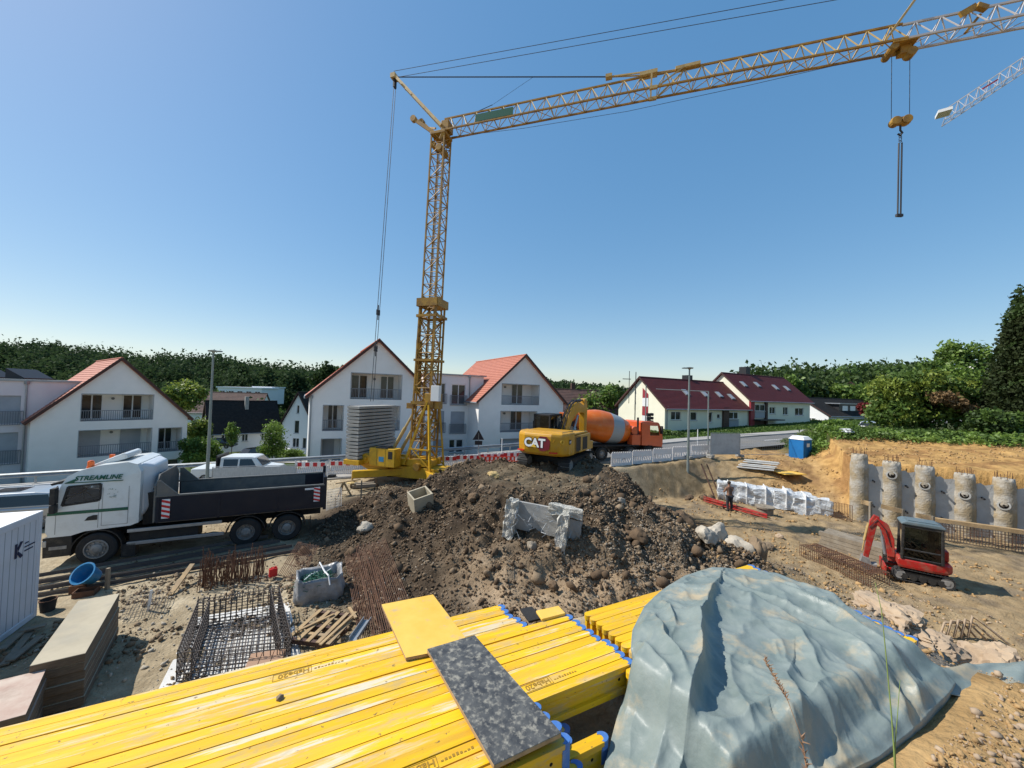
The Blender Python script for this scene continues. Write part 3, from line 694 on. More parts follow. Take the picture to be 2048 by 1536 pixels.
# --- pair of cream houses with dark red roofs
def long_house(label, C, ang, length, depth, zb, ze, zr, wallm, tilem, wins, gwin=(), n=26, front_mat='plaster', cat='house', over=0.45, rec=None, extra=None):
    """C: front-left corner; ridge along the facade; gable on the left faces us too"""
    f = Fac(C[0], C[1], ang); h = thing('house', label, cat, (C[0], C[1], zb), ang)
    mb = MB(); mb.holes([(0, zb), (length, zb), (length, ze), (0, ze)], [(*r, 0.15) for r in wins], f.p)
    mb.quad(f.p(length, zb, 0), f.p(length, zb, -depth), f.p(length, ze, -depth), f.p(length, ze, 0)); mb.quad(f.p(0, zb, -depth), f.p(length, zb, -depth), f.p(length, ze, -depth), f.p(0, ze, -depth))
    mb.face([f.p(length, ze, 0), f.p(length, ze, -depth), f.p(length, zr - 0.15, -depth / 2)]); mb.build('wall', front_mat, h, world=True)
    g = MB(); g.face([f.p(0, zb, 0), f.p(0, zb, -depth), f.p(0, ze, -depth), f.p(0, zr - 0.16, -depth / 2), f.p(0, ze, 0)]); g.build('gable_wall', wallm, h, world=True)
    for r in wins: window(h, f, *r, -0.1, 2 if r[1] - r[0] > 1.3 else 1)
    m = MB(); k = (zr - ze) / (depth / 2); zo = ze - over * k
    for d_e in (over, -depth - over):
        roof_slope(m, f.p(-0.3, zr, -depth / 2), f.p(length + 0.3, zr, -depth / 2), f.p(-0.3, zo, d_e), f.p(length + 0.3, zo, d_e), n)
    rf = m.build('roof', tilem, h, world=True)
    q = MB(); q.tube(f.p(-0.32, zr + 0.03, -depth / 2), f.p(length + 0.32, zr + 0.03, -depth / 2), 0.09, 8); q.build('ridge_cap', tilem, rf, world=True)
    for d_e in (over, -depth - over):
        q = MB(); q.bar(f.p(-0.32, zr - 0.03, -depth / 2), f.p(-0.32, zo - 0.03, d_e), 0.05, 0.2); q.build('verge_board', 'verge', rf, world=True)
    q = MB(); q.tube(f.p(-0.3, zo - 0.05, over + 0.06), f.p(length + 0.3, zo - 0.05, over + 0.06), 0.07, 8); q.build('gutter', 'zinc', rf, world=True)
    return h, f, rf
def chimney(rf, f, u, d, z0, z1, s=0.9, mat='dark_metal'):
    q = MB(); f.box(q, u - s / 2, u + s / 2, z0, z1, d - s / 2, d + s / 2); q.build('chimney', mat, rf, world=True)
def skylight(rf, f, u, frac, zr, ze, depth, w_=0.62, h_=0.9):
    k = (zr - ze) / (depth / 2); L_ = math.hypot(1, k); sl = V(0, 0, 0) + f.n * (1 / L_) - V(0, 0, k / L_); nn = f.n * (k / L_) + V(0, 0, 1 / L_)
    c = f.p(u, lerp(zr, ze, frac), -depth / 2 + frac * depth / 2) + nn * 0.07
    q = MB(); q.box(c, (w_ + 0.2, h_ + 0.2, 0.14), ax=(f.e, sl, nn)); o = q.build('skylight', 'zinc', rf, world=True)
    q = MB(); q.box(c + nn * 0.08, (w_, h_, 0.02), ax=(f.e, sl, nn)); q.build('pane', 'shutter', o, world=True)
C1 = (18.96, 47.5); fa = Fac(*C1, A28)
wn = [fa.rect(1342, 823, 1362, 840), fa.rect(1381, 824, 1394, 841), fa.rect(1417, 824, 1425, 845), fa.rect(1434, 828, 1441, 837)]
h1, f4, rf1 = long_house('cream house with dark red roof and red striped gable beside the mixer truck', C1, A28, 17.2, 8.0, 1.2, 5.15, 8.75, 'plaster_cream', 'tile_red', wn, front_mat='plaster_cream')
for fr, u in ((0.52, 6.2), (0.55, 10.0), (0.55, 13.2), (0.62, 15.6)): skylight(rf1, f4, u, fr, 8.75, 5.15, 8)
chimney(rf1, f4, 10.0, -4.6, 7.6, 9.5, 1.0)
ga = Fac(*(f4.p(0, 0, -8.0).xy), math.atan2(-f4.n.y, -f4.n.x) + math.pi)         # left gable as a facade
um = 4.4
for (z0, z1, m_) in ((1.6, 2.6, 'red_panel'), (2.6, 3.7, 'pane'), (3.7, 4.9, 'red_panel'), (4.9, 6.0, 'pane'), (6.0, 7.3, 'red_panel')):
    q = MB()
    if z1 > 7: q.prism([(0, z0), (0.95, z0), (0.95, z1 - 0.8), (0, z1)], ga.p(um, 0, 0.0), ga.e, V(0, 0, 1), ga.n * 0.05)
    else: ga.box(q, um, um + 0.95, z0 + 0.01, z1 - 0.01, 0.0, 0.05)
    q.build('gable_panel' if m_ != 'pane' else 'window', 'frame_white' if m_ == 'pane' else m_, h1, world=True)
downpipe(h1, f4, 0.35, 1.2, 5.0)
# dark recessed entrance at its right end
q = MB(); f4.box(q, f4.uz(1444, 840)[0], f4.uz(1455, 840)[0], 1.2, 5.0, 0.0, 0.25); q.build('entrance_screen', 'wood_dark', h1, world=True)
r = f4.rect(1456, 824, 1474, 838); window(h1, f4, *r, 0.12, 2)
q = MB(); f4.box(q, r[0] - 0.2, r[1] + 0.2, 1.3, r[2] - 0.1, 0.02, 0.14); q.build('balcony_panel', 'plaster_grey', h1, world=True)
C2 = (34.4, 55.7); fb = Fac(*C2, A28)
wn = [fb.rect(1539, 814, 1551, 828), fb.rect(1566, 814, 1576, 830), fb.rect(1590, 816, 1607, 831), fb.rect(1538, 850, 1548, 859), fb.rect(1565, 850, 1575, 858)]
h2, f5, rf2 = long_house('cream house with dark red roof and red corner panel, uphill of its twin', C2, A28, 17.0, 8.2, 1.9, 6.45, 10.25, 'plaster_cream', 'tile_red', wn, front_mat='plaster_cream')
for fr, u in ((0.45, 2.3), (0.43, 6.0), (0.5, 10.6), (0.52, 13.8)): skylight(rf2, f5, u, fr, 10.25, 6.45, 8.2)
chimney(rf2, f5, 7.0, -4.9, 9.4, 11.6, 1.15)
q = MB(); f5.box(q, -0.05, 0.9, 1.9, 6.2, 0.02, 0.3); q.build('corner_panel', 'red_panel', h2, world=True)
r = f5.rect(1508, 809, 1528, 822); window(h2, f5, *r, 0.1, 2)
q = MB(); f5.box(q, r[0], r[1], 3.6, r[2] - 0.08, 0.02, 0.16); q.build('balcony_panel', 'plaster_grey', h2, world=True)
q = MB(); f5.box(q, r[1] + 0.05, r[1] + 0.5, 1.9, 6.0, 0.01, 0.3); q.build('entrance_screen', 'wood_dark', h2, world=True)
q = MB(); f5.box(q, r[0] - 0.6, r[1] + 3.2, 3.25, 3.4, 0.0, 1.3); q.build('canopy', 'dark_metal', h2, world=True)
q = MB(); f5.box(q, r[0] - 0.2, r[1] + 0.1, 1.9, 3.2, 0.0, 0.05); q.build('entrance_door', 'wood_dark', h2, world=True)
# --- white bungalow with grey roof further up
C3 = P(1657, 850, 66); fc = Fac(C3.x, C3.y, A28)
wn = [fc.rect(1698, 837, 1708, 845), fc.rect(1715, 838, 1721, 845)]
h3, f6, rf3 = long_house('white bungalow with dark grey roof and long dormer', (C3.x, C3.y), A28, 26, 8.5, 1.2, 4.15, 7.0, 'plaster_bright', 'tile_dark', wn, front_mat='plaster_bright')
q = MB(); f6.box(q, 6, 20, 4.6, 6.0, -2.6, -0.9); d_ = q.build('dormer', 'dark_metal', h3, world=True)
q = MB(); f6.box(q, 5.6, 20.4, 6.0, 6.18, -3.4, -0.6); q.build('dormer_roof', 'zinc', d_, world=True)
for u in (7.2, 10.2): q = MB(); f6.box(q, u, u + 2.0, 4.8, 5.7, -0.9, -0.86); q.build('window', 'frame_white', d_, world=True)
g6 = Fac(*(f6.p(0, 0, -8.5).xy), math.atan2(-f6.n.y, -f6.n.x) + math.pi); window(h3, g6, 5.3, 6.6, 2.0, 3.4, 0.03, 2)
# --- house behind it
C4 = P(1700, 812, 92); long_house('pale house with steep grey roof behind the bungalow', (C4.x + 6, C4.y), R(40), 12, 9, 2, 7.6, 11.6, 'plaster_bright', 'tile_dark', [], n=12)
# --- small houses across the valley on the left
def small_house(label, px, py_base, D, ang, w_, dep, hw, hr, tile, wall='plaster_bright', wins=(), z=None, cat='house'):
    b = P(px, py_base, D); f = Fac(b.x, b.y, ang); h = thing('house', label, cat, tuple(b), ang)
    zb, ze, zr = b.z - 1.5, b.z + hw, b.z + hr
    rects = [(a, c, b.z + d, b.z + e, 0.12) for a, c, d, e in wins]
    gable_block(h, f, w_ / 2, w_ / 2, zr, math.atan2(hr - hw, w_ / 2), zb, dep, rects, mat=wall, n=18, tile=tile)
    for r in rects: window(h, f, *r[:4], -0.08, 2 if r[1] - r[0] > 0.9 else 1)
    return h, f
hS, fS = small_house('small white house with black roof, gable towards the parking lot', 562, 903, 66, R(-6), 5.6, 10, 5.2, 10.2, 'tile_dark', wins=((2.2, 3.1, 3.2, 5.4), (2.0, 3.2, 0.8, 2.4), (3.8, 4.5, 0.7, 2.5), (2.5, 3.0, 6.6, 8.0)))
C5 = P(418, 870, 62)
h5, f7, rf5 = long_house('white house with black roof and chimney beside the tall lamp post', (C5.x, C5.y), R(46), 10.0, 6.5, C5.z - 3, C5.z + 0.7, C5.z + 5.4, 'plaster_cream', 'tile_dark', [], n=22)
chimney(rf5, f7, 5.4, -2.5, C5.z + 3.4, C5.z + 6.2, 0.55, 'concrete')
for u in (1.6, 4.4, 7.2): window(h5, f7, u, u + 0.9, C5.z - 1.3, C5.z - 0.1, 0.03, 2)
C6 = P(352, 830, 85); long_house('brown roofed house half hidden behind the left gable', (C6.x, C6.y), R(12), 16, 9, C6.z - 4, C6.z + 1, C6.z + 5.2, 'plaster', 'tile_brown', [], n=16)
C7 = P(1112, 848, 58); h7, f8, rf7 = long_house('house with mottled brown roof and small chimney behind the excavator boom', (C7.x, C7.y), R(10), 10.5, 9, C7.z - 2, C7.z + 1.2, C7.z + 5.3, 'plaster', 'tile_brown', [], n=18)
chimney(rf7, f8, 4.2, -5.0, C7.z + 4.4, C7.z + 6.4, 0.6, 'wood_dark')
def flat_block(label, px, py, D, w_, dep, h_, ang=0.1, wins=0):
    b = P(px, py, D); f = Fac(b.x, b.y, ang); t = thing('flat_roofed_building', label, 'building', tuple(b), ang)
    q = MB(); f.box(q, 0, w_, b.z - 3, b.z + h_, -dep, 0); q.build('wall', 'plaster_bright', t, world=True)
    q = MB(); f.box(q, -0.3, w_ + 0.3, b.z + h_, b.z + h_ + 0.35, -dep - 0.3, 0.3); q.build('flat_roof', 'plaster_bright', t, world=True)
    for i in range(wins):
        u = (i + 0.25) * w_ / wins; window(t, f, u, u + w_ / wins * 0.6, b.z + h_ * 0.45, b.z + h_ * 0.75, 0.03, 2, sill=False)
flat_block('white flat roofed hall with a dark window band before the left wood', 434, 798, 120, 13, 10, 3.6, 0.1, 5)
flat_block('long pale blue flat roofed hall in front of the wooded ridge', 506, 790, 130, 6, 8, 2.6, 0.05)
flat_block('tiny white house far off between the trees and the cream gable', 1208, 806, 210, 9, 8, 3.5, 0.1, 2)
# ------------------------------------------------------------------ tower cranes
M('crane_yellow', (0.42, 0.235, 0.03), (0.30, 0.155, 0.022), 2.5, 0.55, dirt=((0.11, 0.06, 0.025), 0.75, 2.0, 0.44, 0.68), bump=0.1)
M('crane_panel', (0.62, 0.36, 0.02), (0.55, 0.30, 0.015), 2, 0.45, dirt=((0.2, 0.12, 0.04), 0.4, 4.0))
M('crane_pale', (0.52, 0.38, 0.16), (0.42, 0.28, 0.10), 3, 0.55, dirt=((0.2, 0.12, 0.05), 0.5, 4.0))
M('crane_grey', (0.4, 0.4, 0.42), (0.5, 0.44, 0.40), 3, 0.5)
M('cable', (0.05, 0.05, 0.055), None, rough=0.6, metal=0.3)
M('banner_green', (0.02, 0.11, 0.075), None, rough=0.7)
M('white_paint', (0.75, 0.75, 0.74), None, rough=0.45)
M('rubber', (0.018, 0.018, 0.019), (0.03, 0.028, 0.026), 6, 0.85, bump=0.3)
M('timber', (0.42, 0.29, 0.15), (0.30, 0.20, 0.10), 3, 0.8, stretch=(1, 1, 1), bump=0.3, dirt=((0.3, 0.26, 0.2), 0.5, 2))
M('timber_old', (0.27, 0.225, 0.165), (0.18, 0.145, 0.105), 3, 0.9, bump=0.4, dirt=((0.35, 0.32, 0.27), 0.6, 2))
M('signal_red', (0.55, 0.02, 0.02), None, rough=0.5)
M('blue_sign', (0.03, 0.22, 0.42), None, rough=0.5)
def lattice4(parent, name, p0, p1, w0, w1, n, rc, rb, mat, ax, ay, style='x', ladder=False):
    """square lattice from p0 to p1 (local points), four chords + bracing"""
    p0, p1 = Vector(p0), Vector(p1); ax, ay = Vector(ax), Vector(ay)
    sec = thing_part(name, parent)
    cor = lambda t, i: lerp(p0, p1, t) + ax * ((-1, 1, 1, -1)[i] * lerp(w0, w1, t) / 2) + ay * ((-1, -1, 1, 1)[i] * lerp(w0, w1, t) / 2)
    for i in range(4): q = MB(); q.bar(cor(0, i), cor(1, i), rc, rc, up=ax); q.build('chord', mat, sec)
    b = MB()
    for k in range(n):
        for i in range(4):
            j = (i + 1) % 4; t0, t1 = k / n, (k + 1) / n
            if (k + i) % 2 == 0: b.tube(cor(t0, i), cor(t1, j), rb, 5)
            else: b.tube(cor(t0, j), cor(t1, i), rb, 5)
            b.tube(cor(t0, i), cor(t0, j), rb * 0.9, 5)
            if style == 'k' and k % 3 == 0: b.tube(cor(t0, j), cor(t1, i), rb * 0.9, 5)
    b.build('bracing', mat, sec)
    if ladder:
        l = MB(); L_ = (p1 - p0).length; m = int(L_ / 0.32); c0 = ax * 0.05 + ay * 0.1
        for s_ in (-0.19, 0.19): l.tube(p0 + c0 + ax * s_, p1 + c0 + ax * s_, 0.022, 5)
        for k in range(m): q = lerp(p0, p1, (k + 0.5) / m) + c0; l.tube(q - ax * 0.19, q + ax * 0.19, 0.013, 4)
        l.build('ladder', mat, sec)
    return sec
def thing_part(name, parent):           # an Empty part that groups sub-parts
    o = bpy.data.objects.new(name, None); COL.objects.link(o); o.parent = parent; o.empty_display_size = 0.2; return o
BX, BY = P(842, 955, 24.4).x, 24.4
CR = math.atan2(-0.302, 0.953); gz0 = 0.32
crane = thing('tower_crane', 'yellow bottom slewing tower crane with lattice mast standing behind the spoil heap', 'crane', (BX, BY, gz0), CR)
ci = WM[crane.name].inverted()
top = ci @ P(884, 272, 24.3); s0 = ci @ P(846, 915, 24.35); s1 = ci @ P(866, 604, 24.3); s0.y = s1.y = top.y = 0
ex, ey, ez = V(1, 0, 0), V(0, 1, 0), V(0, 0, 1)
lattice4(crane, 'lower_mast', s0, s1, 1.20, 1.12, 9, 0.10, 0.035, 'crane_yellow', ex, ey, 'x')
in0 = lerp(s0, s1, 0.12)
lattice4(crane, 'upper_mast', in0, top, 0.92, 0.90, 26, 0.085, 0.028, 'crane_yellow', ex, ey, 'k', ladder=True)
q = MB()
for t, w_, h_ in ((0.985, 1.42, 0.5), (0.90, 1.38, 0.16), (0.62, 1.36, 0.14), (0.35, 1.38, 0.18)):
    c = lerp(s0, s1, t)
    for i in range(4):
        dx, dy = ((-1, 0), (1, 0), (0, -1), (0, 1))[i]; q.box(c + ex * (dx * w_ / 2) + ey * (dy * w_ / 2), (0.07 if dx else w_, 0.07 if dy else w_, h_))
    q.build('mast_collar', 'crane_yellow', crane); q = MB()
q = MB(); c = lerp(s0, s1, 0.50) - ex * 0.72; q.box(c + ez * 0.8, (0.16, 0.5, 3.4)); q.box(c + V(-0.25, -0.2, -1.7), (0.5, 0.45, 0.35)); q.build('hoist_guide', 'crane_yellow', crane)
q = MB(); q.box(ci @ P(872, 787, 23.4), (0.55, 0.3, 0.95)); q.build('switch_box', 'white_paint', crane, bevel=0.02)
# slewing platform, cabinet, drums and struts
q = MB(); q.bx(-4.4, 1.0, -0.75, -0.45, 1.05, 1.45); q.bx(-4.4, 1.0, 0.45, 0.75, 1.05, 1.45); q.bx(-4.45, -3.3, -1.8, 2.15, 0.98, 1.28)
q.bx(-2.0, 0.9, -0.45, 0.45, 1.0, 1.35)
q.prism([(-4.3, 1.0), (-2.6, 0.35), (-1.8, 0.35), (-1.8, 1.05), (-4.3, 1.3)], (0, -0.95, 0), ex, ez, (0, 0.2, 0)); q.build('slewing_platform', 'crane_panel', crane, bevel=0.02)
q = MB(); q.bx(-2.75, -0.95, -1.55, -0.85, 1.0, 2.1); cab = q.build('control_cabinet', 'crane_panel', crane, bevel=0.025)
q = MB(); q.bx(-2.3, -1.5, -1.56, -0.86, 2.11, 2.16)
for x in (-2.2, -1.6): q.bx(x - 0.006, x + 0.006, -1.556, -1.552, 1.02, 2.06)
q.build('cabinet_seam', 'dark_metal', cab)
q = MB(); q.bx(-2.05, -1.7, -1.556, -1.552, 1.3, 1.6); q.build('sign', 'blue_sign', cab)
q = MB(); q.bx(-1.4, -1.1, -1.556, -1.552, 1.5, 1.95); q.build('grille', 'dark_metal', cab)
q = MB(); q.tube((-3.2, -1.3, 1.35), (-3.2, -0.7, 1.35), 0.32, 16); q.tube((-3.2, -1.36, 1.35), (-3.2, -1.3, 1.35), 0.13, 12); q.build('winch_drum', 'crane_panel', crane, bevel=0.02)
q = MB(); q.tube((0.2, -1.0, 1.05), (0.2, 0.8, 1.05), 0.22, 14); q.build('winch_drum', 'crane_yellow', crane)
q = MB(); q.box((-3.95, -1.6, 1.12), (0.7, 0.1, 0.35)); q.build('sign_plate', 'white_paint', crane)
for y in (-0.55, 0.55):
    q = MB(); a, b = V(-2.0, y, 1.5), V(lerp(s0, s1, 0.30).x - 0.5, y * 0.9, lerp(s0, s1, 0.30).z); q.tube(a, lerp(a, b, 0.62), 0.11, 10); q.tube(lerp(a, b, 0.55), b, 0.075, 10); q.build('erecting_cylinder', 'crane_pale', crane)
    q = MB(); k = lerp(s0, s1, 0.34); q.bar((-0.75, y * 1.5, 1.1), (k.x + 0.45, y * 1.25, k.z + 0.2), 0.13, 0.13); q.bar((1.1, y * 1.6, 0.9), (k.x + 0.55, y * 1.25, k.z), 0.12, 0.12)
    q.bar((-0.4, y * 1.5, 2.1), (1.0, y * 1.6, 2.1), 0.08, 0.08); q.bar((-0.3, y * 1.5, 2.2), (1.05, y * 1.6, 1.0), 0.07, 0.07); q.build('support_frame', 'crane_panel', crane)
q = MB(); k = lerp(s0, s1, 0.33); q.box(k + V(0.55, -0.1, 0.35), (0.6, 1.2, 0.9)); q.box(k + V(0.95, -0.3, 0.1), (0.4, 0.6, 0.5)); q.build('sheave_housing', 'crane_yellow', crane, bevel=0.03)
# chassis with outriggers
q = MB(); q.bx(-1.9, 2.4, -0.75, 0.75, 0.28, 0.98); q.tube((-0.2, 0, 0.9), (-0.2, 0, 1.12), 0.75, 20); q.build('chassis', 'crane_panel', crane, bevel=0.03)
for sx, sy in ((-1, -1), (-1, 1), (1, -1), (1, 1)):
    q = MB(); a = V(sx * 0.9 - 0.1, sy * 0.6, 0.62); b = V(sx * 3.1 - 0.2, sy * 2.3, 0.55); q.bar(a, b, 0.34, 0.42); l = q.build('outrigger', 'crane_panel', crane, bevel=0.02)
    q = MB(); q.tube(b + V(0, 0, -0.42), b + V(0, 0, 0.2), 0.06, 8); q.lathe([(0.32, 0), (0.3, 0.05), (0.1, 0.12), (0.06, 0.18)], b + V(0, 0, -0.52), n=10); q.build('jack_foot', 'crane_pale', l)
# ballast: fifteen concrete slabs
zb0 = 1.30; hsl = 0.222
slab = MB().bx(-4.35, -3.43, -1.75, 2.1, 0.03, hsl - 0.03).build('ballast_slab', 'concrete', crane, bevel=0.012); slab.location = (0, 0, zb0)
for k in range(1, 15):
    o = slab.copy(); COL.objects.link(o); o.location = (rng.uniform(-0.015, 0.015), rng.uniform(-0.02, 0.02), zb0 + k * hsl)
# jib
JT = top.z - 0.05
def jib(parent, t0, t1, z0, z1, n, mat, w_=0.86, h_=1.02, name='jib_section', pal=None, taper=1.0):
    sec = thing_part(name, parent); A = lambda t, k: (lerp(V(t0, 0, z0), V(t1, 0, z1), t) + (V(0, 0, h_) if k == 0 else V(0, -w_ / 2 if k == 1 else w_ / 2, 0)))
    for k in range(3): q = MB(); q.bar(A(0, k), A(1, k), 0.085, 0.085); q.build('chord', mat, sec)
    b = MB()
    for i in range(n):
        a0, a1, am = i / n, (i + 1) / n, (i + 0.5) / n
        for k in (1, 2): b.tube(A(a0, k), A(am, 0), 0.026, 5); b.tube(A(am, 0), A(a1, k), 0.026, 5)
        b.tube(A(a0, 1), A(a1, 2) if i % 2 else A(a0, 2), 0.02, 5); b.tube(A(a0, 2), A(a1, 1), 0.02, 5)
    b.build('bracing', pal or mat, sec); return sec
jib(crane, 0.75, 13.1, JT + 0.05, JT + 0.12, 14, 'crane_yellow', pal='crane_pale')
jib(crane, 13.5, 24.0, JT + 0.12, JT + 0.10, 12, 'crane_yellow', w_=0.8, h_=1.0, pal='crane_pale')
jib(crane, 24.0, 36.0, JT + 0.10, JT + 0.2, 13, 'crane_grey', w_=0.74, h_=0.95)
q = MB()
for y in (-0.4, 0.4): q.bar((13.10, y, JT + 0.12), (13.50, y, JT + 0.12), 0.14, 0.16); q.bar((13.20, y, JT + 0.1), (13.20, y, JT + 1.0), 0.08, 0.08); q.bar((13.45, y, JT + 0.1), (14.80, y * 0.4, JT + 1.1), 0.06, 0.06)
q.bar((12.60, 0, JT + 1.2), (13.50, 0, JT + 1.22), 0.4, 0.2); q.bar((14.40, 0, JT + 1.16), (15.60, 0, JT + 1.2), 0.3, 0.16); q.tube((13.50, 0, JT + 1.22), (14.50, 0, JT + 1.16), 0.035, 6)
q.build('jib_hinge', 'crane_pale', crane)
# head, rear strut, rear bracket, banner
q = MB(); q.box(top + V(0, 0, -0.1), (1.05, 1.05, 0.18)); q.bar(top + V(0.2, -0.45, -0.6), (1.0, -0.4, JT + 0.1), 0.14, 0.2); q.bar(top + V(0.2, 0.45, -0.6), (1.0, 0.4, JT + 0.1), 0.14, 0.2)
q.box((0.9 * top.x + 0.45, 0, JT + 0.45), (0.5, 0.7, 0.6)); q.tube((top.x - 0.45, -0.3, JT - 0.6), (top.x - 0.45, 0.3, JT - 0.6), 0.2, 12); q.tube((top.x + 0.1, -0.5, JT - 1.0), (top.x + 0.1, 0.5, JT - 1.0), 0.22, 12); q.build('mast_head', 'crane_yellow', crane, bevel=0.02)
tip = ci @ P(790, 156, 25.4); tip.y = 0
q = MB(); pv = V(top.x + 0.15, 0, JT + 0.45)
for y in (-0.32, 0.32): q.bar(pv + V(0, y, 0), tip + V(0.1, y * 0.45, 0), 0.15, 0.17)
for t in (0.2, 0.4, 0.6, 0.8): a = lerp(pv, tip, t); q.bar(a - V(0, 0.3, 0), a + V(0, 0.3, 0), 0.06, 0.06)
q.box(tip, (0.35, 0.5, 0.3)); q.build('rear_strut', 'crane_pale', crane)
rb = ci @ P(836, 249, 24.9); rb.y = 0; q = MB()
for y in (-0.42, 0.3): q.bar(top + V(-0.2, y, -0.15), rb + V(0.15 * (y > 0), y, 0.25 * (y > 0)), 0.16, 0.22); q.tube(rb + V(0.15 * (y > 0), y - 0.1, 0.25 * (y > 0)), rb + V(0.15 * (y > 0), y + 0.14, 0.25 * (y > 0)), 0.2, 12)
q.bar(top + V(-0.2, -0.42, 0.2), lerp(top, rb, 0.6) + V(0, 0.3, 0.2), 0.08, 0.1); q.build('rear_bracket', 'crane_yellow', crane)
q = MB(); q.box((4.3, -0.46, JT + 0.36), (2.4, 0.03, 0.45)); q.build('banner', 'banner_green', crane)
# pendants and ropes
pend = V(10.95, 0, JT + 1.55)
q = MB(); q.tube(tip + V(0.1, 0, 0), pend, 0.035, 6); q.build('pendant_rope', 'cable', crane)
q = MB(); q.bar(pend, (12.9, -0.12, JT + 1.3), 0.05, 0.07); q.bar(pend, (12.9, 0.12, JT + 1.3), 0.05, 0.07); q.box(pend, (0.35, 0.3, 0.18)); q.build('pendant_bar', 'crane_pale', crane)
st_top = V(25.0, 0, JT + 2.95)
for y in (-0.25, 0.25):
    q = MB(); q.tube(tip + V(0.1, y, 0.2), st_top + V(0, y, 0.0), 0.016, 5); q.build('stay_rope', 'cable', crane)
    q = MB(); q.tube(tip + V(0.05, y * 0.4, -0.7), (-3.9, y * 0.5, zb0 + 15 * hsl + 0.25), 0.02, 5); q.build('back_rope', 'cable', crane)
q = MB(); q.box(tip + V(0.04, 0, -0.45), (0.12, 0.25, 0.55)); q.build('rope_block', 'dark_metal', crane)
for t in (0.72, 0.83): q = MB(); c = lerp(tip, V(-3.9, 0, zb0 + 15 * hsl), t); q.box(c, (0.09, 0.3, 0.35)); q.tube(c + V(0, 0, -0.5), c + V(0, 0, 0.5), 0.035, 6); q.build('rope_socket', 'cable', crane)
q = MB(); q.bar((23.4, -0.3, JT + 0.5), st_top, 0.07, 0.09); q.bar((23.4, 0.3, JT + 0.5), st_top, 0.07, 0.09); q.build('front_strut', 'crane_pale', crane)
q = MB(); q.path([(1.2, 0.1, JT - 0.1), (6, 0.1, JT - 0.42), (12, 0.1, JT - 0.55), (18, 0.1, JT - 0.35), (24.0, 0.1, JT - 0.05)], 0.012, 5); q.build('hoist_rope', 'cable', crane)
q = MB(); q.tube((4.0, 0, JT + 1.35), (2.7, 0, JT + 1.05), 0.02, 5); q.tube((4.0, 0, JT + 1.35), (6.6, 0, lerp(tip, pend, 0.68).z), 0.008, 4); q.build('jib_aerial', 'cable', crane)
q = MB(); q.bar((25.9, -0.2, JT + 0.8), (26.5, -0.1, JT + 1.15), 0.1, 0.25); q.bar((26.5, -0.1, JT + 1.15), (26.9, 0.0, JT + 1.0), 0.2, 0.2); q.bar((26.2, 0, JT + 0.1), (26.7, 0, JT + 0.8), 0.1, 0.1); q.build('jib_fold_joint', 'crane_yellow', crane)
tx = 23.95
q = MB(); q.bx(tx - 0.5, tx + 0.45, -0.45, 0.45, JT - 0.03, JT + 0.04); q.box((tx + 0.1, 0, JT - 0.2), (0.4, 0.36, 0.36)); q.tube((tx - 0.4, -0.4, JT - 0.12), (tx - 0.4, 0.4, JT - 0.12), 0.16, 12)
q.tube((tx + 0.33, -0.2, JT - 0.35), (tx + 0.33, 0.2, JT - 0.35), 0.2, 12); q.build('trolley', 'crane_yellow', crane, bevel=0.02)
hbz = (ci @ P(1796, 250, 17.4)).z
for x in (-0.33, 0.33): q = MB(); q.tube((tx + x, 0, JT - 0.3), (tx + x, 0, hbz + 0.1), 0.013, 5); q.build('hoist_rope', 'cable', crane)
q = MB(); q.bx(tx - 0.34, tx + 0.34, -0.1, 0.1, hbz - 0.16, hbz + 0.16); q.tube((tx - 0.2, -0.16, hbz), (tx - 0.2, 0.16, hbz), 0.19, 14); q.tube((tx + 0.2, -0.16, hbz), (tx + 0.2, 0.16, hbz), 0.19, 14); hb = q.build('hook_block', 'crane_yellow', crane, bevel=0.02)
q = MB(); q.path([(tx, 0, hbz - 0.2), (tx, 0, hbz - 0.42), (tx + 0.08, 0, hbz - 0.55), (tx, 0, hbz - 0.66), (tx - 0.09, 0, hbz - 0.56)], 0.04, 6)
for k in range(4): c = V(tx, 0, hbz - 0.62 - 0.1 * k); q.path([c + V(0.05 * math.cos(a), 0.05 * math.sin(a) * (k % 2), 0.07 * math.sin(a)) for a in np.linspace(0, 6.28, 9)], 0.015, 4)
q.build('hook', 'dark_metal', hb)
sl = thing('lifting_sling', 'long dark double sling hanging from the crane hook', 'sling', tuple((WM[crane.name] @ V(tx, 0, hbz - 4.3))))
for x in (-0.05, 0.06):
    q = MB(); w0, w1 = WM[crane.name] @ V(tx + x, 0, hbz - 1.0), WM[crane.name] @ V(tx + x - 0.03, 0, hbz - 4.3); q.tube(w0, w1, 0.035, 6); q.build('strap', 'cable', sl, world=True)
q = MB(); c = WM[crane.name] @ V(tx - 0.02, 0, hbz - 4.33); q.box(c, (0.28, 0.1, 0.12)); q.build('shackle', 'cable', sl, world=True)
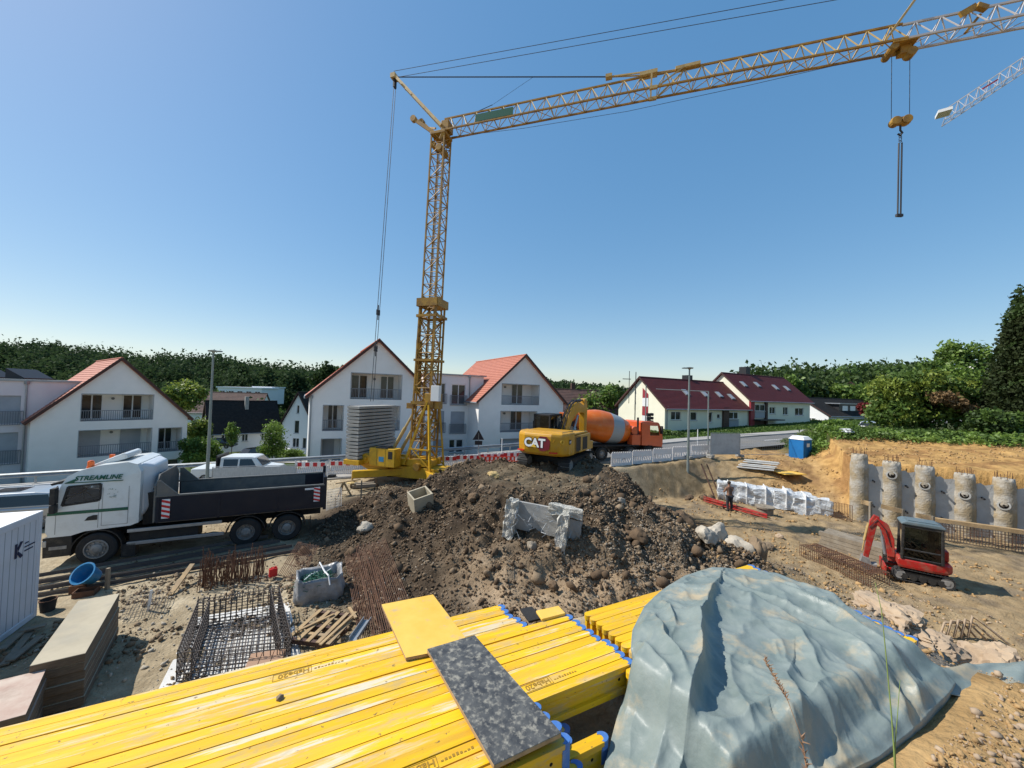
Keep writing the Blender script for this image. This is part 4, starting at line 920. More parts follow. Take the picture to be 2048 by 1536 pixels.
# second crane: only the end of its jib shows; its mast stands outside the picture
a, b = P(1897, 228, 46), P(2180, -10, 40); D_ = (b - a); c2 = thing('tower_crane', 'end of a white and red crane jib reaching in at the right edge', 'crane', (b.x + 6, b.y - 2, 3), math.atan2(D_.y, D_.x))
i2 = WM[c2.name].inverted(); a2, b2 = i2 @ a, i2 @ b
jib(c2, a2.x, b2.x + 8, a2.z, b2.z + 2.0, 22, 'crane_grey', w_=1.5, h_=1.6)
q = MB(); q.box(a2 + V(-0.4, 0, 0.3), (1.2, 1.4, 0.35)); q.build('jib_tip', 'white_paint', c2)
q = MB(); k = lerp(a2, b2 + V(8, 0, 2.0), 0.14); q.bar(k + V(0, -0.75, 0), k + V(1.4, 0.4, 1.2), 0.16, 0.16); q.build('marker', 'signal_red', c2)
lattice4(c2, 'mast', V(b2.x + 8, 0, -2), V(b2.x + 8, 0, b2.z + 3), 1.8, 1.8, 16, 0.15, 0.05, 'crane_grey', ex, ey)
# ------------------------------------------------------------------ vehicles
M('truck_white', (0.70, 0.71, 0.68), (0.64, 0.65, 0.62), 1.5, 0.35, coat=0.4, dirt=((0.38, 0.35, 0.3), 0.35, 2.5))
M('truck_grey_white', (0.62, 0.64, 0.66), None, rough=0.4, coat=0.3)
M('green_stripe', (0.01, 0.09, 0.05), None, rough=0.4)
M('body_navy', (0.007, 0.010, 0.020), (0.012, 0.014, 0.022), 2, 0.5, spec=0.3, coat=0.12)
M('black_plastic', (0.012, 0.012, 0.013), (0.022, 0.021, 0.02), 5, 0.6, dirt=((0.14, 0.12, 0.09), 0.45, 4))
M('chassis_black', (0.015, 0.015, 0.016), (0.03, 0.027, 0.023), 4, 0.75)
M('alu', (0.42, 0.43, 0.43), (0.34, 0.35, 0.35), 5, 0.4, metal=0.5)
M('rim_grey', (0.30, 0.29, 0.27), (0.2, 0.19, 0.18), 6, 0.6, metal=0.2)
M('bed_steel', (0.11, 0.115, 0.11), (0.16, 0.155, 0.145), 2.5, 0.6, metal=0.3, dirt=((0.24, 0.2, 0.15), 0.5, 3))
M('orange_lamp', (0.75, 0.13, 0.02), None, rough=0.3)
M('mixer_orange', (0.68, 0.15, 0.012), (0.6, 0.12, 0.01), 1.5, 0.4, coat=0.2, dirt=((0.45, 0.3, 0.18), 0.3, 2))
M('cab_orange', (0.62, 0.11, 0.03), (0.55, 0.1, 0.03), 1.5, 0.45, coat=0.2)
M('mixer_grey', (0.30, 0.33, 0.34), None, rough=0.45)
M('digger_yellow', (0.56, 0.29, 0.012), (0.48, 0.235, 0.01), 1.6, 0.42, coat=0.15, dirt=((0.28, 0.2, 0.1), 0.45, 3.0))
M('digger_red', (0.42, 0.016, 0.012), (0.32, 0.014, 0.012), 2, 0.42, dirt=((0.22, 0.13, 0.085), 0.75, 4.0, 0.45, 0.7))
M('roof_bluegrey', (0.10, 0.14, 0.155), (0.13, 0.165, 0.18), 3, 0.5, dirt=((0.25, 0.2, 0.15), 0.3, 3))
M('silver', (0.42, 0.44, 0.45), None, rough=0.3, metal=0.5, coat=0.4)
M('logo_red', (0.14, 0.012, 0.02), None, rough=0.4)
M('logo_black', (0.012, 0.012, 0.012), None, rough=0.5)
M('logo_yellow', (0.7, 0.45, 0.05), None, rough=0.4)
M('glass_dark', (0.012, 0.016, 0.018), None, rough=0.04, spec=0.8)
M('tail_red', (0.5, 0.02, 0.015), None, rough=0.25)
M('seat_dark', (0.02, 0.02, 0.022), None, rough=0.8)
clear_glass('glass_clear', (0.86, 0.9, 0.9))
clear_glass('glass_tint', (0.16, 0.19, 0.19))
def poly_holes(mb, outline, hs, fn):
    loops = [[Vector((a, b, 0)) for a, b in outline]] + [[Vector((a, b, 0)) for a, b in h] for h in hs]
    flat = [p for l in loops for p in l]; k = len(mb.v); mb.v += [tuple(fn(p.x, p.y)) for p in flat]
    for t in tessellate_polygon(loops): mb.f.append((k + t[0], k + t[1], k + t[2]))
def text_part(s, size, mat, parent, origin, ax, ay, off=0.004, bold=0.0, shear=0.0, align='LEFT', name='lettering', sx=1.0):
    cu = bpy.data.curves.new('t', 'FONT'); cu.body = s; cu.size = size; cu.offset = bold; cu.shear = shear; cu.align_x = align; cu.extrude = 0.002; cu.resolution_u = 3
    o = bpy.data.objects.new('t', cu); COL.objects.link(o); dg = bpy.context.evaluated_depsgraph_get(); me = bpy.data.meshes.new_from_object(o.evaluated_get(dg))
    bpy.data.objects.remove(o); bpy.data.curves.remove(cu)
    me.materials.clear(); me.materials.append(MT[mat])
    ax, ay = Vector(ax).normalized(), Vector(ay).normalized(); az = ax.cross(ay); m4 = Matrix((( ax.x * sx, ay.x, az.x, 0), (ax.y * sx, ay.y, az.y, 0), (ax.z * sx, ay.z, az.z, 0), (0, 0, 0, 1)))
    m4.translation = Vector(origin) + az * off; me.transform(m4)
    q = bpy.data.objects.new(name, me); COL.objects.link(q); q.parent = parent; return q
def wheel(parent, c, r=0.52, wd=0.30, side=1, rim='rim_grey', dual=False, hub=0.0):
    """axis along y; side=+1 outer face towards +y"""
    c = Vector(c); t = MB(); h = wd / 2
    t.lathe([(r * 0.58, -h), (r * 0.9, -h), (r * 0.985, -h * 0.8), (r, -h * 0.55), (r, h * 0.55), (r * 0.985, h * 0.8), (r * 0.9, h), (r * 0.58, h), (r * 0.57, 0), (r * 0.58, -h)], c, (0, 1, 0), 28, closed=False)
    w_ = t.build('wheel', 'rubber', parent, smooth=True, auto=35)
    q = MB(); o = c + V(0, side * (h - (0.10 if dual else 0.03)), 0); sg = V(0, side, 0)
    q.lathe([(r * 0.60, -0.04), (r * 0.60, 0.05), (r * 0.54, 0.055), (r * 0.5, -0.02), (r * 0.34, -0.02 + (0.0 if dual else 0.03)), (r * 0.3, 0.05), (r * 0.16, 0.08), (0.02, 0.08)], o, sg, 20)
    for k in range(10):
        a = k * 0.628; q.tube(o + V(math.cos(a) * r * 0.40, 0, math.sin(a) * r * 0.40), o + V(math.cos(a) * r * 0.40, side * 0.05, math.sin(a) * r * 0.40), 0.025, 6)
    q.build('rim', rim, w_); return w_
def fender(parent, c, r, y0, y1, a0, a1, mat='black_plastic', th=0.03, n=12, name='mudguard'):
    q = MB(); pts = [(math.cos(lerp(a0, a1, i / n)), math.sin(lerp(a0, a1, i / n))) for i in range(n + 1)]
    for i in range(n):
        (ca, sa), (cb, sb) = pts[i], pts[i + 1]
        q.hexa([V(c[0] + ca * r, y0, c[2] + sa * r), V(c[0] + cb * r, y0, c[2] + sb * r), V(c[0] + cb * r, y1, c[2] + sb * r), V(c[0] + ca * r, y1, c[2] + sa * r),
                V(c[0] + ca * (r + th), y0, c[2] + sa * (r + th)), V(c[0] + cb * (r + th), y0, c[2] + sb * (r + th)), V(c[0] + cb * (r + th), y1, c[2] + sb * (r + th)), V(c[0] + ca * (r + th), y1, c[2] + sa * (r + th))])
    return q.build(name, mat, parent)
def cab_shell(t, prof, w_, win, chamfer, mat, wshield=None, y_in=0.14):
    """lorry cab: prof (x,z) closed outline, win polygon hole on both sides, wshield=(i,j) outline edge left open for the windscreen"""
    q = MB(); hw = w_ / 2; n = len(prof); cz = chamfer
    inner = [(lerp(x, sum(p[0] for p in prof) / n, 0.0), z) for x, z in prof]
    for sd in (-1, 1): poly_holes(q, prof, [win], lambda a, b, sd=sd: V(a, sd * (hw - (max(0, b - cz) * 0.16)), b))
    for i in range(n):
        if wshield is not None and i in wshield: continue
        (a, b), (c, d) = prof[i], prof[(i + 1) % n]; ya = hw - max(0, b - cz) * 0.16; yb = hw - max(0, d - cz) * 0.16
        q.quad(V(a, -ya, b), V(a, ya, b), V(c, yb, d), V(c, -yb, d))
    body = q.build('cab', mat, t, bevel=0.045, seg=3); return body
# --- white lorry with navy tipper body, facing left
TR = math.atan2(-0.453, -0.896); tp = V(-13.95, 13.79, 0.0)
truck = thing('tipper_truck', 'white three axle lorry with navy tipper body parked beside the spoil heap', 'truck', tuple(tp), TR)
prof = [(1.12, 1.02), (1.2, 1.2), (1.2, 1.62), (1.10, 2.02), (0.90, 2.66), (0.80, 2.90), (0.55, 3.06), (0.1, 3.2), (-0.62, 3.28), (-0.86, 3.20), (-0.98, 2.95), (-1.0, 1.25), (-0.8, 1.17), (-0.55, 1.16), (0.3, 1.12), (0.62, 1.02)]
win = [(0.86, 1.99), (0.74, 2.58), (-0.02, 2.62), (-0.02, 2.12), (0.02, 2.08)]
cabo = cab_shell(truck, prof, 2.44, win, 2.5, 'truck_white', wshield=(3,))
for sd in (1, -1):
    q = MB(); q.face([V(a, sd * 1.19, b) for a, b in win]); q.build('side_window', 'glass_clear', cabo)
    q = MB()
    for i in range(len(win)): a, b = win[i], win[(i + 1) % len(win)]; q.bar(V(a[0], sd * 1.21, a[1]), V(b[0], sd * 1.21, b[1]), 0.03, 0.06)
    q.build('window_seal', 'black_plastic', cabo)
q = MB(); q.quad(V(1.10, -1.15, 2.02), V(1.10, 1.15, 2.02), V(0.92, 1.13, 2.66), V(0.92, -1.13, 2.66)); q.build('windscreen', 'glass_clear', cabo)
q = MB(); q.bx(0.55, 1.04, -1.12, 1.12, 1.3, 2.02); q.bx(-0.75, -0.3, 0.25, 0.9, 1.5, 2.2); q.bx(-0.75, -0.3, -0.9, -0.25, 1.5, 2.2); q.bar((0.6, 0.3, 2.0), (-0.3, 0.2, 2.28), 1.2, 0.1); q.bx(-0.85, -0.7, -1.1, 1.1, 1.3, 2.9); q.bx(-0.35, 0.6, -1.05, 1.05, 1.28, 1.36); q.build('interior', 'seat_dark', cabo)
q = MB(); q.path([V(0.52 + 0.1 * math.sin(a), 0.55 + 0.21 * math.cos(a), 2.06 + 0.18 * math.sin(a)) for a in np.linspace(0, 6.283, 15)], 0.018, 5); q.build('steering_wheel', 'black_plastic', cabo)
q = MB(); q.prism([(1.2, 2.68), (0.86, 2.78), (0.84, 2.70), (1.16, 2.62)], (0, -1.1, 0), (1, 0, 0), (0, 0, 1), (0, 2.2, 0)); q.build('sun_visor', 'black_plastic', truck)
q = MB(); q.prism([(0.62, 3.05), (0.3, 3.22), (-0.32, 3.52), (-0.42, 3.50), (-0.45, 3.34), (-0.2, 3.25)], (0, -0.62, 0), (1, 0, 0), (0, 0, 1), (0, 1.24, 0)); q.build('roof_deflector', 'truck_white', truck, bevel=0.04)
q = MB(); q.hexa([V(-0.98, -1.0, 1.35), V(-0.98, 1.02, 1.35), V(-1.25, 0.75, 1.75), V(-1.25, -0.75, 1.75), V(-0.86, -0.95, 3.22), V(-0.86, 0.95, 3.22), V(-1.22, 0.66, 3.08), V(-1.22, -0.66, 3.08)]); q.build('cab_back', 'truck_grey_white', truck, bevel=0.1, seg=3)
q = MB(); q.tube((0.42, 0.75, 3.08), (0.42, 0.75, 3.14), 0.1, 12); q.lathe([(0.085, 0), (0.085, 0.15), (0.05, 0.19)], (0.42, 0.75, 3.14), n=12); q.build('beacon', 'orange_lamp', truck)
q = MB(); q.bx(0.36, 0.48, -0.81, -0.69, 3.08, 3.3); q.build('beacon', 'orange_lamp', truck)
q = MB(); q.bx(-0.72, 1.17, 1.222, 1.228, 1.70, 1.80); q.build('stripe', 'green_stripe', cabo)
text_part('STREAMLINE', 0.20, 'green_stripe', cabo, (0.62, 1.190, 2.76), (-1, 0, 0), (0, -0.155, 1), 0.02, 0.006, 0.25, sx=1.0)
q = MB(); q.bx(-0.55, 0.82, 1.195, 1.215, 2.685, 2.71); q.prism([(0.84, 2.7), (0.62, 2.7), (0.56, 2.84)], (0, 1.195, 0), (1, 0, 0), (0, 0, 1), (0, 0.012, 0)); q.build('stripe', 'green_stripe', cabo)
q = MB()
for a in ((-0.02, 1.16), (-0.15, 1.3), (-0.95, 1.16)): pass
for x, z0, z1 in ((0.98, 1.1, 2.0), (0.0, 1.2, 2.9), (-0.08, 1.25, 2.6), (-0.72, 1.25, 2.62)): q.bx(x - 0.006, x + 0.006, 1.2215, 1.2245, z0, min(z1, 2.5))
q.bx(-0.72, -0.08, 1.2215, 1.2245, 1.25, 1.262); q.build('panel_seam', 'rim_grey', cabo)
q = MB(); q.prism([(0.32, 1.46), (0.02, 1.46), (0.02, 1.62), (0.12, 1.62), (0.24, 1.58)], (0, 1.222, 0), (1, 0, 0), (0, 0, 1), (0, 0.012, 0)); q.build('door_handle', 'black_plastic', cabo)
q = MB(); g_ = random.Random(3)
for k in range(14): x = g_.uniform(-0.5, -0.2); z = g_.uniform(2.15, 2.45); q.bar((x, 1.225, z), (x + g_.uniform(-0.09, 0.09), 1.225, z + g_.uniform(-0.04, 0.04)), 0.004, 0.008)
q.build('sketch', 'green_stripe', cabo)
for sd in (1, -1):
    q = MB(); q.box((0.98, sd * 1.38, 2.35), (0.12, 0.22, 0.5)); q.box((0.98, sd * 1.38, 1.95), (0.12, 0.22, 0.26)); q.tube((0.98, sd * 1.2, 2.62), (0.98, sd * 1.4, 2.55), 0.02, 6); q.tube((0.98, sd * 1.2, 1.9), (0.98, sd * 1.4, 1.85), 0.02, 6); q.build('wing_mirror', 'black_plastic', truck, bevel=0.03)
q = MB(); q.prism([(1.24, 0.38), (1.26, 1.0), (1.12, 1.02), (0.60, 1.0), (0.58, 0.8), (0.64, 0.38)], (0, -1.2, 0), (1, 0, 0), (0, 0, 1), (0, 2.4, 0)); q.build('bumper', 'black_plastic', truck, bevel=0.05)
q = MB(); q.bx(1.16, 1.262, 0.8, 1.21, 0.72, 0.92); q.build('headlight', 'alu', truck, bevel=0.02)
q = MB(); q.bx(0.7, 1.1, 1.19, 1.215, 0.62, 0.72); q.build('step', 'rim_grey', truck)
for sd in (1, -1):
    wheel(truck, (0, sd * 1.08, 0.51), 0.51, 0.32, sd, hub=0.1); fender(truck, (0, 0, 0.5), 0.6, sd * 0.9, sd * 1.22, R(-12), R(192))
    for x in (-4.05, -5.38): wheel(truck, (x, sd * 1.0, 0.51), 0.51, 0.5, sd, dual=True); fender(truck, (x, 0, 0.5), 0.6, sd * 0.75, sd * 1.24, R(5), R(175))
q = MB(); q.bx(-6.55, 0.9, -0.45, -0.33, 0.72, 1.02); q.bx(-6.55, 0.9, 0.33, 0.45, 0.72, 1.02); q.bx(-2.6, -0.75, 0.45, 1.1, 0.45, 0.95); q.bx(-2.4, -0.75, -1.1, -0.45, 0.45, 0.95); q.bx(-6.4, -1.4, -0.4, 0.4, 1.0, 1.2)
for x in (-4.05, -5.38, 0.0): q.tube((x, -0.95, 0.51), (x, 0.95, 0.51), 0.13, 10)
q.build('chassis', 'chassis_black', truck)
for z in (0.98, 0.55):
    q = MB(); q.bx(-3.3 if z > 0.6 else -3.38, -0.72, 1.14, 1.2, z - 0.055, z + 0.055); q.build('side_guard', 'alu', truck, bevel=0.01)
q = MB(); q.bx(-1.3, -0.75, 0.7, 1.12, 0.5, 0.92); q.build('fuel_tank', 'chassis_black', truck, bevel=0.06)
q = MB(); q.bx(-0.95, -0.6, 0.85, 1.2, 0.12, 0.55); q.build('mudflap', 'black_plastic', truck)
q = MB(); q.bx(-6.2, -6.17, 0.75, 1.24, 0.2, 0.75); q.build('mudflap', 'black_plastic', truck)
# tipper body
bt = thing_part('tipper_body', truck)
for sd in (1, -1):
    q = MB(); q.bx(-6.62, -1.45, sd * 1.25 - 0.03, sd * 1.25 + 0.03, 1.22, 2.06); q.build('side_wall', 'body_navy', bt, bevel=0.01)
    q = MB(); q.bx(-6.65, -1.42, sd * 1.25 - 0.045, sd * 1.25 + 0.045, 2.06, 2.12); q.build('top_rail', 'bed_steel', bt, bevel=0.01)
    q = MB()
    for x in (-1.5, -3.2, -5.0, -6.57): q.bx(x - 0.04, x + 0.04, sd * 1.282 - 0.012, sd * 1.282 + 0.012, 1.18, 2.06)
    q.bx(-6.5, -1.5, sd * 1.285 - 0.01, sd * 1.285 + 0.01, 1.2, 1.25)
    q.build('wall_rib', 'body_navy', bt)
q = MB(); q.bx(-6.6, -1.45, -1.22, 1.22, 1.16, 1.22); q.build('floor', 'bed_steel', bt)
q = MB(); q.bx(-5.9, -1.5, -1.219, -1.214, 1.25, 2.05); q.build('liner', 'bed_steel', bt)
q = MB(); q.prism([(-1.25, 2.1), (-1.25, 2.45), (-0.85, 2.78), (0.85, 2.78), (1.25, 2.45), (1.25, 2.1), (1.25, 1.2), (-1.25, 1.2)], (-1.42, 0, 0), (0, 1, 0), (0, 0, 1), (0.05, 0, 0)); q.build('headboard', 'bed_steel', bt)
for sd in (1, -1): q = MB(); q.prism([(-1.45, 2.1), (-1.45, 2.62), (-1.55, 2.62), (-2.05, 2.12)], (0, sd * 1.25, 0), (1, 0, 0), (0, 0, 1), (0, 0.04, 0)); q.build('headboard_wing', 'bed_steel', bt)
q = MB(); q.bx(-6.69, -6.63, -1.25, 1.25, 1.12, 2.1); q.bx(-6.73, -6.61, 1.2, 1.29, 1.1, 2.4); q.bx(-6.73, -6.61, -1.29, -1.2, 1.1, 2.4); q.build('tailgate', 'body_navy', bt)
def warn_board(parent, x, y, z0, z1, w_=0.22):
    q = MB(); q.bx(x - w_ / 2, x + w_ / 2, y, y + 0.008, z0, z1); b = q.build('warning_board', 'white_paint', parent)
    q = MB(); n = 4; h = (z1 - z0) / n
    for k in range(n): a = z0 + k * h; q.prism([(-w_ / 2, a), (w_ / 2, a + h * 0.45), (w_ / 2, min(z1, a + h * 0.95)), (-w_ / 2, a + h * 0.5)], (x, y + 0.008, 0), (1, 0, 0), (0, 0, 1), (0, 0.003, 0))
    q.build('stripe', 'signal_red', b)
warn_board(bt, -1.72, 1.30, 1.32, 1.98); warn_board(bt, -6.38, 1.30, 1.45, 2.02)
q = MB(); q.bx(-6.3, -5.95, 1.284, 1.292, 1.93, 2.0); q.build('plate', 'white_paint', bt)
q = MB(); q.box((-1.15, 0, 1.6), (0.3, 1.7, 1.1)); q.tube((-1.2, 0.7, 2.2), (-1.25, 0.2, 2.7), 0.05, 8); q.tube((-1.2, -0.5, 2.2), (-1.15, 0.3, 2.75), 0.04, 8); q.build('hoist_gear', 'chassis_black', truck)

# --- orange concrete mixer on the street, facing right
MR = R(19.5); fz = float(zstreet(9)); mixp = V(10.6, 31.6, fz + 0.05)
mix = thing('mixer_truck', 'orange concrete mixer lorry with a grey band round its drum', 'truck', tuple(mixp), MR)
prof = [(1.2, 0.95), (1.28, 1.2), (1.28, 1.7), (1.2, 2.0), (0.98, 2.75), (0.85, 2.88), (-0.55, 2.95), (-0.72, 2.85), (-0.72, 1.1), (0.6, 1.0)]
win = [(0.95, 1.85), (0.78, 2.6), (0.05, 2.62), (0.05, 1.85)]
mc = cab_shell(mix, prof, 2.4, win, 2.5, 'cab_orange', wshield=(3,))
for sd in (1, -1): q = MB(); q.face([V(a, sd * 1.18, b) for a, b in win]); q.build('side_window', 'glass_clear', mc)
q = MB(); q.quad(V(1.2, -1.13, 2.0), V(1.2, 1.13, 2.0), V(1.0, 1.1, 2.74), V(1.0, -1.1, 2.74)); q.build('windscreen', 'glass_clear', mc)
q = MB(); q.bx(0.5, 1.1, -1.1, 1.1, 1.2, 1.8); q.bx(-0.6, -0.2, 0.2, 0.9, 1.4, 2.2); q.bx(-0.6, -0.2, -0.9, -0.2, 1.4, 2.2); q.bx(-0.6, 1.1, -1.1, 1.1, 1.1, 1.2); q.build('interior', 'seat_dark', mc)
q = MB(); q.box((1.02, -1.36, 2.3), (0.12, 0.2, 0.62)); q.tube((1.0, -1.15, 2.6), (1.02, -1.36, 2.55), 0.02, 6); q.build('wing_mirror', 'black_plastic', mix)
q = MB(); q.prism([(1.3, 0.35), (1.32, 0.95), (0.6, 0.95), (0.62, 0.35)], (0, -1.2, 0), (1, 0, 0), (0, 0, 1), (0, 2.4, 0)); q.build('bumper', 'black_plastic', mix, bevel=0.04)
for sd in (1, -1):
    for x, dl in ((0, False), (-1.75, False), (-4.3, True), (-5.65, True)):
        wheel(mix, (x, sd * 1.05, 0.5), 0.5, 0.34, sd, dual=dl); fender(mix, (x, 0, 0.5), 0.58, sd * 0.85, sd * 1.22, R(10), R(170))
q = MB(); q.bx(-6.7, 1.0, -0.45, 0.45, 0.7, 1.05); q.bx(-6.6, -1.0, -1.2, 1.2, 1.05, 1.12); q.box((-1.35, 0, 1.6), (0.45, 1.8, 1.0)); q.bx(-6.6, -6.2, -0.7, 0.7, 1.1, 2.5)
for x in (0, -1.75, -4.3, -5.65): q.tube((x, -0.95, 0.5), (x, 0.95, 0.5), 0.12, 8)
q.build('chassis', 'chassis_black', mix)
q = MB(); q.tube((-0.95, -0.95, 1.0), (-0.95, -0.95, 3.25), 0.08, 10); q.build('exhaust_stack', 'dark_metal', mix)
q = MB(); q.bx(-1.6, -0.8, -1.15, -0.5, 1.1, 1.9); q.tube((-1.2, -1.0, 2.2), (-1.2, 1.0, 2.2), 0.35, 14); q.build('water_tank', 'cab_orange', mix, bevel=0.03)
da = V(-1.15, 0, 1.95); db = V(-6.3, 0, 2.95); dl_ = (db - da).length; dax = (db - da).normalized()
prof_d = [(0.5, 0.0), (0.92, 0.45), (1.13, 1.2), (1.24, 2.1), (1.26, 2.9), (1.2, 3.4), (0.95, 4.4), (0.62, 5.1), (0.55, dl_)]
dr = thing_part('drum', mix)
def seg(a, b, rr=0.0):
    pts = [(r_ + rr, h) for r_, h in prof_d if a < h < b]; f_ = lambda h: np.interp(h, [p[1] for p in prof_d], [p[0] for p in prof_d]) + rr
    return [(f_(a), a)] + pts + [(f_(b), b)]
for a, b, m_ in ((0, 1.15, 'mixer_orange'), (1.15, 2.25, 'mixer_grey'), (2.25, dl_, 'mixer_orange')):
    q = MB(); q.lathe(seg(a, b), da, dax, 40, closed=False); q.build('drum_band' if m_ == 'mixer_grey' else 'drum_shell', m_, dr, smooth=True)
q = MB(); q.lathe([(0.57, dl_), (0.62, dl_ + 0.05), (0.5, dl_ + 0.1), (0.02, dl_ + 0.1)], da, dax, 20); q.build('drum_mouth', 'dark_metal', dr)
q = MB(); q.hexa([V(-6.3, -0.5, 2.9), V(-6.8, -0.5, 2.9), V(-6.8, 0.5, 2.9), V(-6.3, 0.5, 2.9), V(-6.1, -0.8, 3.5), V(-7.0, -0.8, 3.5), V(-7.0, 0.8, 3.5), V(-6.1, 0.8, 3.5)]); q.build('hopper', 'mixer_orange', mix)
q = MB(); q.bar((-6.6, 0, 2.4), (-7.4, -0.5, 1.3), 0.5, 0.12); q.build('chute', 'mixer_orange', mix)

# --- yellow excavator on top of the heap, seen from behind
XR = R(60); xp = V(2.75, 22.1, 1.86)
dig = thing('excavator', 'yellow tracked excavator with black undercarriage on top of the spoil heap', 'excavator', tuple(xp), XR)
def track(parent, y, L_, r, wd, n=44, shoe=0.2, mat='chassis_black', z0=0.0, name='track', proud=0.04):
    t = thing_part(name, parent); per = 2 * L_ + 2 * math.pi * r; q = MB(); q2 = MB()
    for k in range(n):
        s_ = per * k / n
        if s_ < L_: c, a = V(-L_ / 2 + s_, y, z0), -math.pi / 2
        elif s_ < L_ + math.pi * r: a = -math.pi / 2 + (s_ - L_) / r; c = V(L_ / 2 + r * math.cos(a), y, z0 + r + r * math.sin(a))
        elif s_ < 2 * L_ + math.pi * r: c, a = V(L_ / 2 - (s_ - L_ - math.pi * r), y, z0 + 2 * r), math.pi / 2
        else: a = math.pi / 2 + (s_ - 2 * L_ - math.pi * r) / r; c = V(-L_ / 2 + r * math.cos(a), y, z0 + r + r * math.sin(a))
        nrm = V(math.cos(a), 0, math.sin(a)); tg = V(-math.sin(a), 0, math.cos(a))
        if abs(abs(a) - math.pi / 2) < 1e-6 and s_ < L_: nrm, tg = V(0, 0, -1), V(1, 0, 0)
        q.box(c, (per / n * 0.86, wd, 0.03), ax=(tg, ey, nrm)); q.box(c + nrm * proud * 0.7, (0.025, wd, proud), ax=(tg, ey, nrm))
    q.build('track_shoes', mat, t, kind='stuff')
    q2.prism([(-L_ / 2, z0 + 0.1), (L_ / 2, z0 + 0.1), (L_ / 2 + 0.1, z0 + r), (L_ / 2, z0 + 2 * r - 0.1), (-L_ / 2, z0 + 2 * r - 0.1), (-L_ / 2 - 0.1, z0 + r)], (0, y - wd * 0.3, 0), ex, ez, (0, wd * 0.6, 0)); q2.build('track_frame', 'black_plastic', t)
    for sx in (-1, 1):
        w_ = MB(); w_.tube((sx * L_ / 2, y - wd * 0.35, z0 + r), (sx * L_ / 2, y + wd * 0.35, z0 + r), r * 0.86, 18); w_.tube((sx * L_ / 2, y - wd * 0.4, z0 + r), (sx * L_ / 2, y + wd * 0.4, z0 + r), r * 0.4, 14); w_.build('sprocket', 'rim_grey', t)
    for k in range(5):
        x = -L_ / 2 + L_ * (k + 0.5) / 5; w_ = MB(); w_.tube((x, y - wd * 0.38, z0 + 0.17), (x, y + wd * 0.38, z0 + 0.17), 0.13, 10); w_.build('roller', 'chassis_black', t)
    return t
for y in (-1.2, 1.2): track(dig, y, 3.3, 0.43, 0.62)
q = MB(); q.bx(-1.1, 1.1, -0.95, 0.95, 0.4, 0.75); q.tube((0, 0, 0.7), (0, 0, 1.02), 0.7, 24); q.build('undercarriage', 'chassis_black', dig)
q = MB(); pl = [(-2.72, -0.75), (-2.72, 0.75), (-2.45, 1.22), (-1.95, 1.42), (-1.2, 1.45), (-1.2, -1.45), (-1.95, -1.42), (-2.45, -1.22)]
def loft(rings, mb):
    k = len(mb.v); n = len(rings[0])
    for r_ in rings: mb.v += [tuple(p) for p in r_]
    for i in range(len(rings) - 1):
        for j in range(n): a = (j + 1) % n; mb.f.append((k + i * n + j, k + i * n + a, k + (i + 1) * n + a, k + (i + 1) * n + j))
    mb.f.append(tuple(k + n - 1 - j for j in range(n))); mb.f.append(tuple(k + (len(rings) - 1) * n + j for j in range(n)))
sc_ = lambda f_, z, x0=-1.2: [V(x0 + (x - x0) * f_, y * (0.9 + 0.1 * f_), z) for x, y in pl]
loft([sc_(0.80, 1.02), sc_(0.94, 1.14), sc_(0.97, 1.30), sc_(0.985, 1.5), sc_(1.0, 2.02), sc_(0.97, 2.14), sc_(0.86, 2.2)], q); cw = q.build('counterweight', 'digger_yellow', dig, bevel=0.03, seg=2)
q = MB(); q.bx(-1.21, 1.45, -1.42, -0.25, 1.04, 2.0); q.bx(-1.21, -0.35, -1.42, 1.42, 1.04, 2.0); q.build('engine_housing', 'digger_yellow', dig, bevel=0.04)
q = MB(); q.bx(-2.1, -0.5, -1.1, 1.05, 2.14, 2.24); q.bx(-1.15, 1.3, -1.3, -0.45, 2.0, 2.12); q.build('hood', 'digger_yellow', dig, bevel=0.04)
q = MB(); q.bx(-0.9, -0.2, -1.424, -1.418, 1.15, 1.9); q.bx(0.1, 0.9, -1.424, -1.418, 1.15, 1.85); q.build('side_grille', 'black_plastic', dig)
q = MB(); q.bx(0.95, 2.0, -1.4, -0.95, 1.04, 1.5); q.build('step_box', 'digger_yellow', dig, bevel=0.03)
# cab
q = MB(); cx0, cx1, cy0, cy1 = -0.30, 1.55, 0.42, 1.40
for x in (cx0, 0.6, cx1):
    for y in (cy0, cy1): q.bar((x, y, 1.05), (x - (0.15 if x == cx1 else 0), y, 2.95), 0.1, 0.1)
q.bx(cx0 - 0.05, cx1 - 0.1, cy0 - 0.05, cy1 + 0.05, 2.9, 3.02); q.bx(cx0 - 0.05, cx1, cy0 - 0.05, cy1 + 0.05, 1.02, 1.4); q.bx(cx0 - 0.03, cx0 + 0.03, cy0, cy1, 1.4, 2.0)
cb = q.build('cab', 'seat_dark', dig, bevel=0.03)
for (a, b, c, d) in (((cx0, cy0), (cx0, cy1), 2.0, 2.9), ((cx1 - 0.1, cy0), (cx1 - 0.1, cy1), 1.4, 2.9), ((cx0, cy0), (cx1 - 0.1, cy0), 1.4, 2.9), ((cx0, cy1), (cx1 - 0.1, cy1), 1.4, 2.9)):
    w_ = MB(); w_.quad(V(*a, c), V(*b, c), V(*b, d), V(*a, d)); w_.build('window', 'glass_tint', cb)
q = MB(); q.bx(0.1, 0.6, 0.62, 1.2, 1.4, 1.7); q.bx(0.05, 0.2, 0.65, 1.17, 1.7, 2.5); q.build('seat', 'seat_dark', cb)
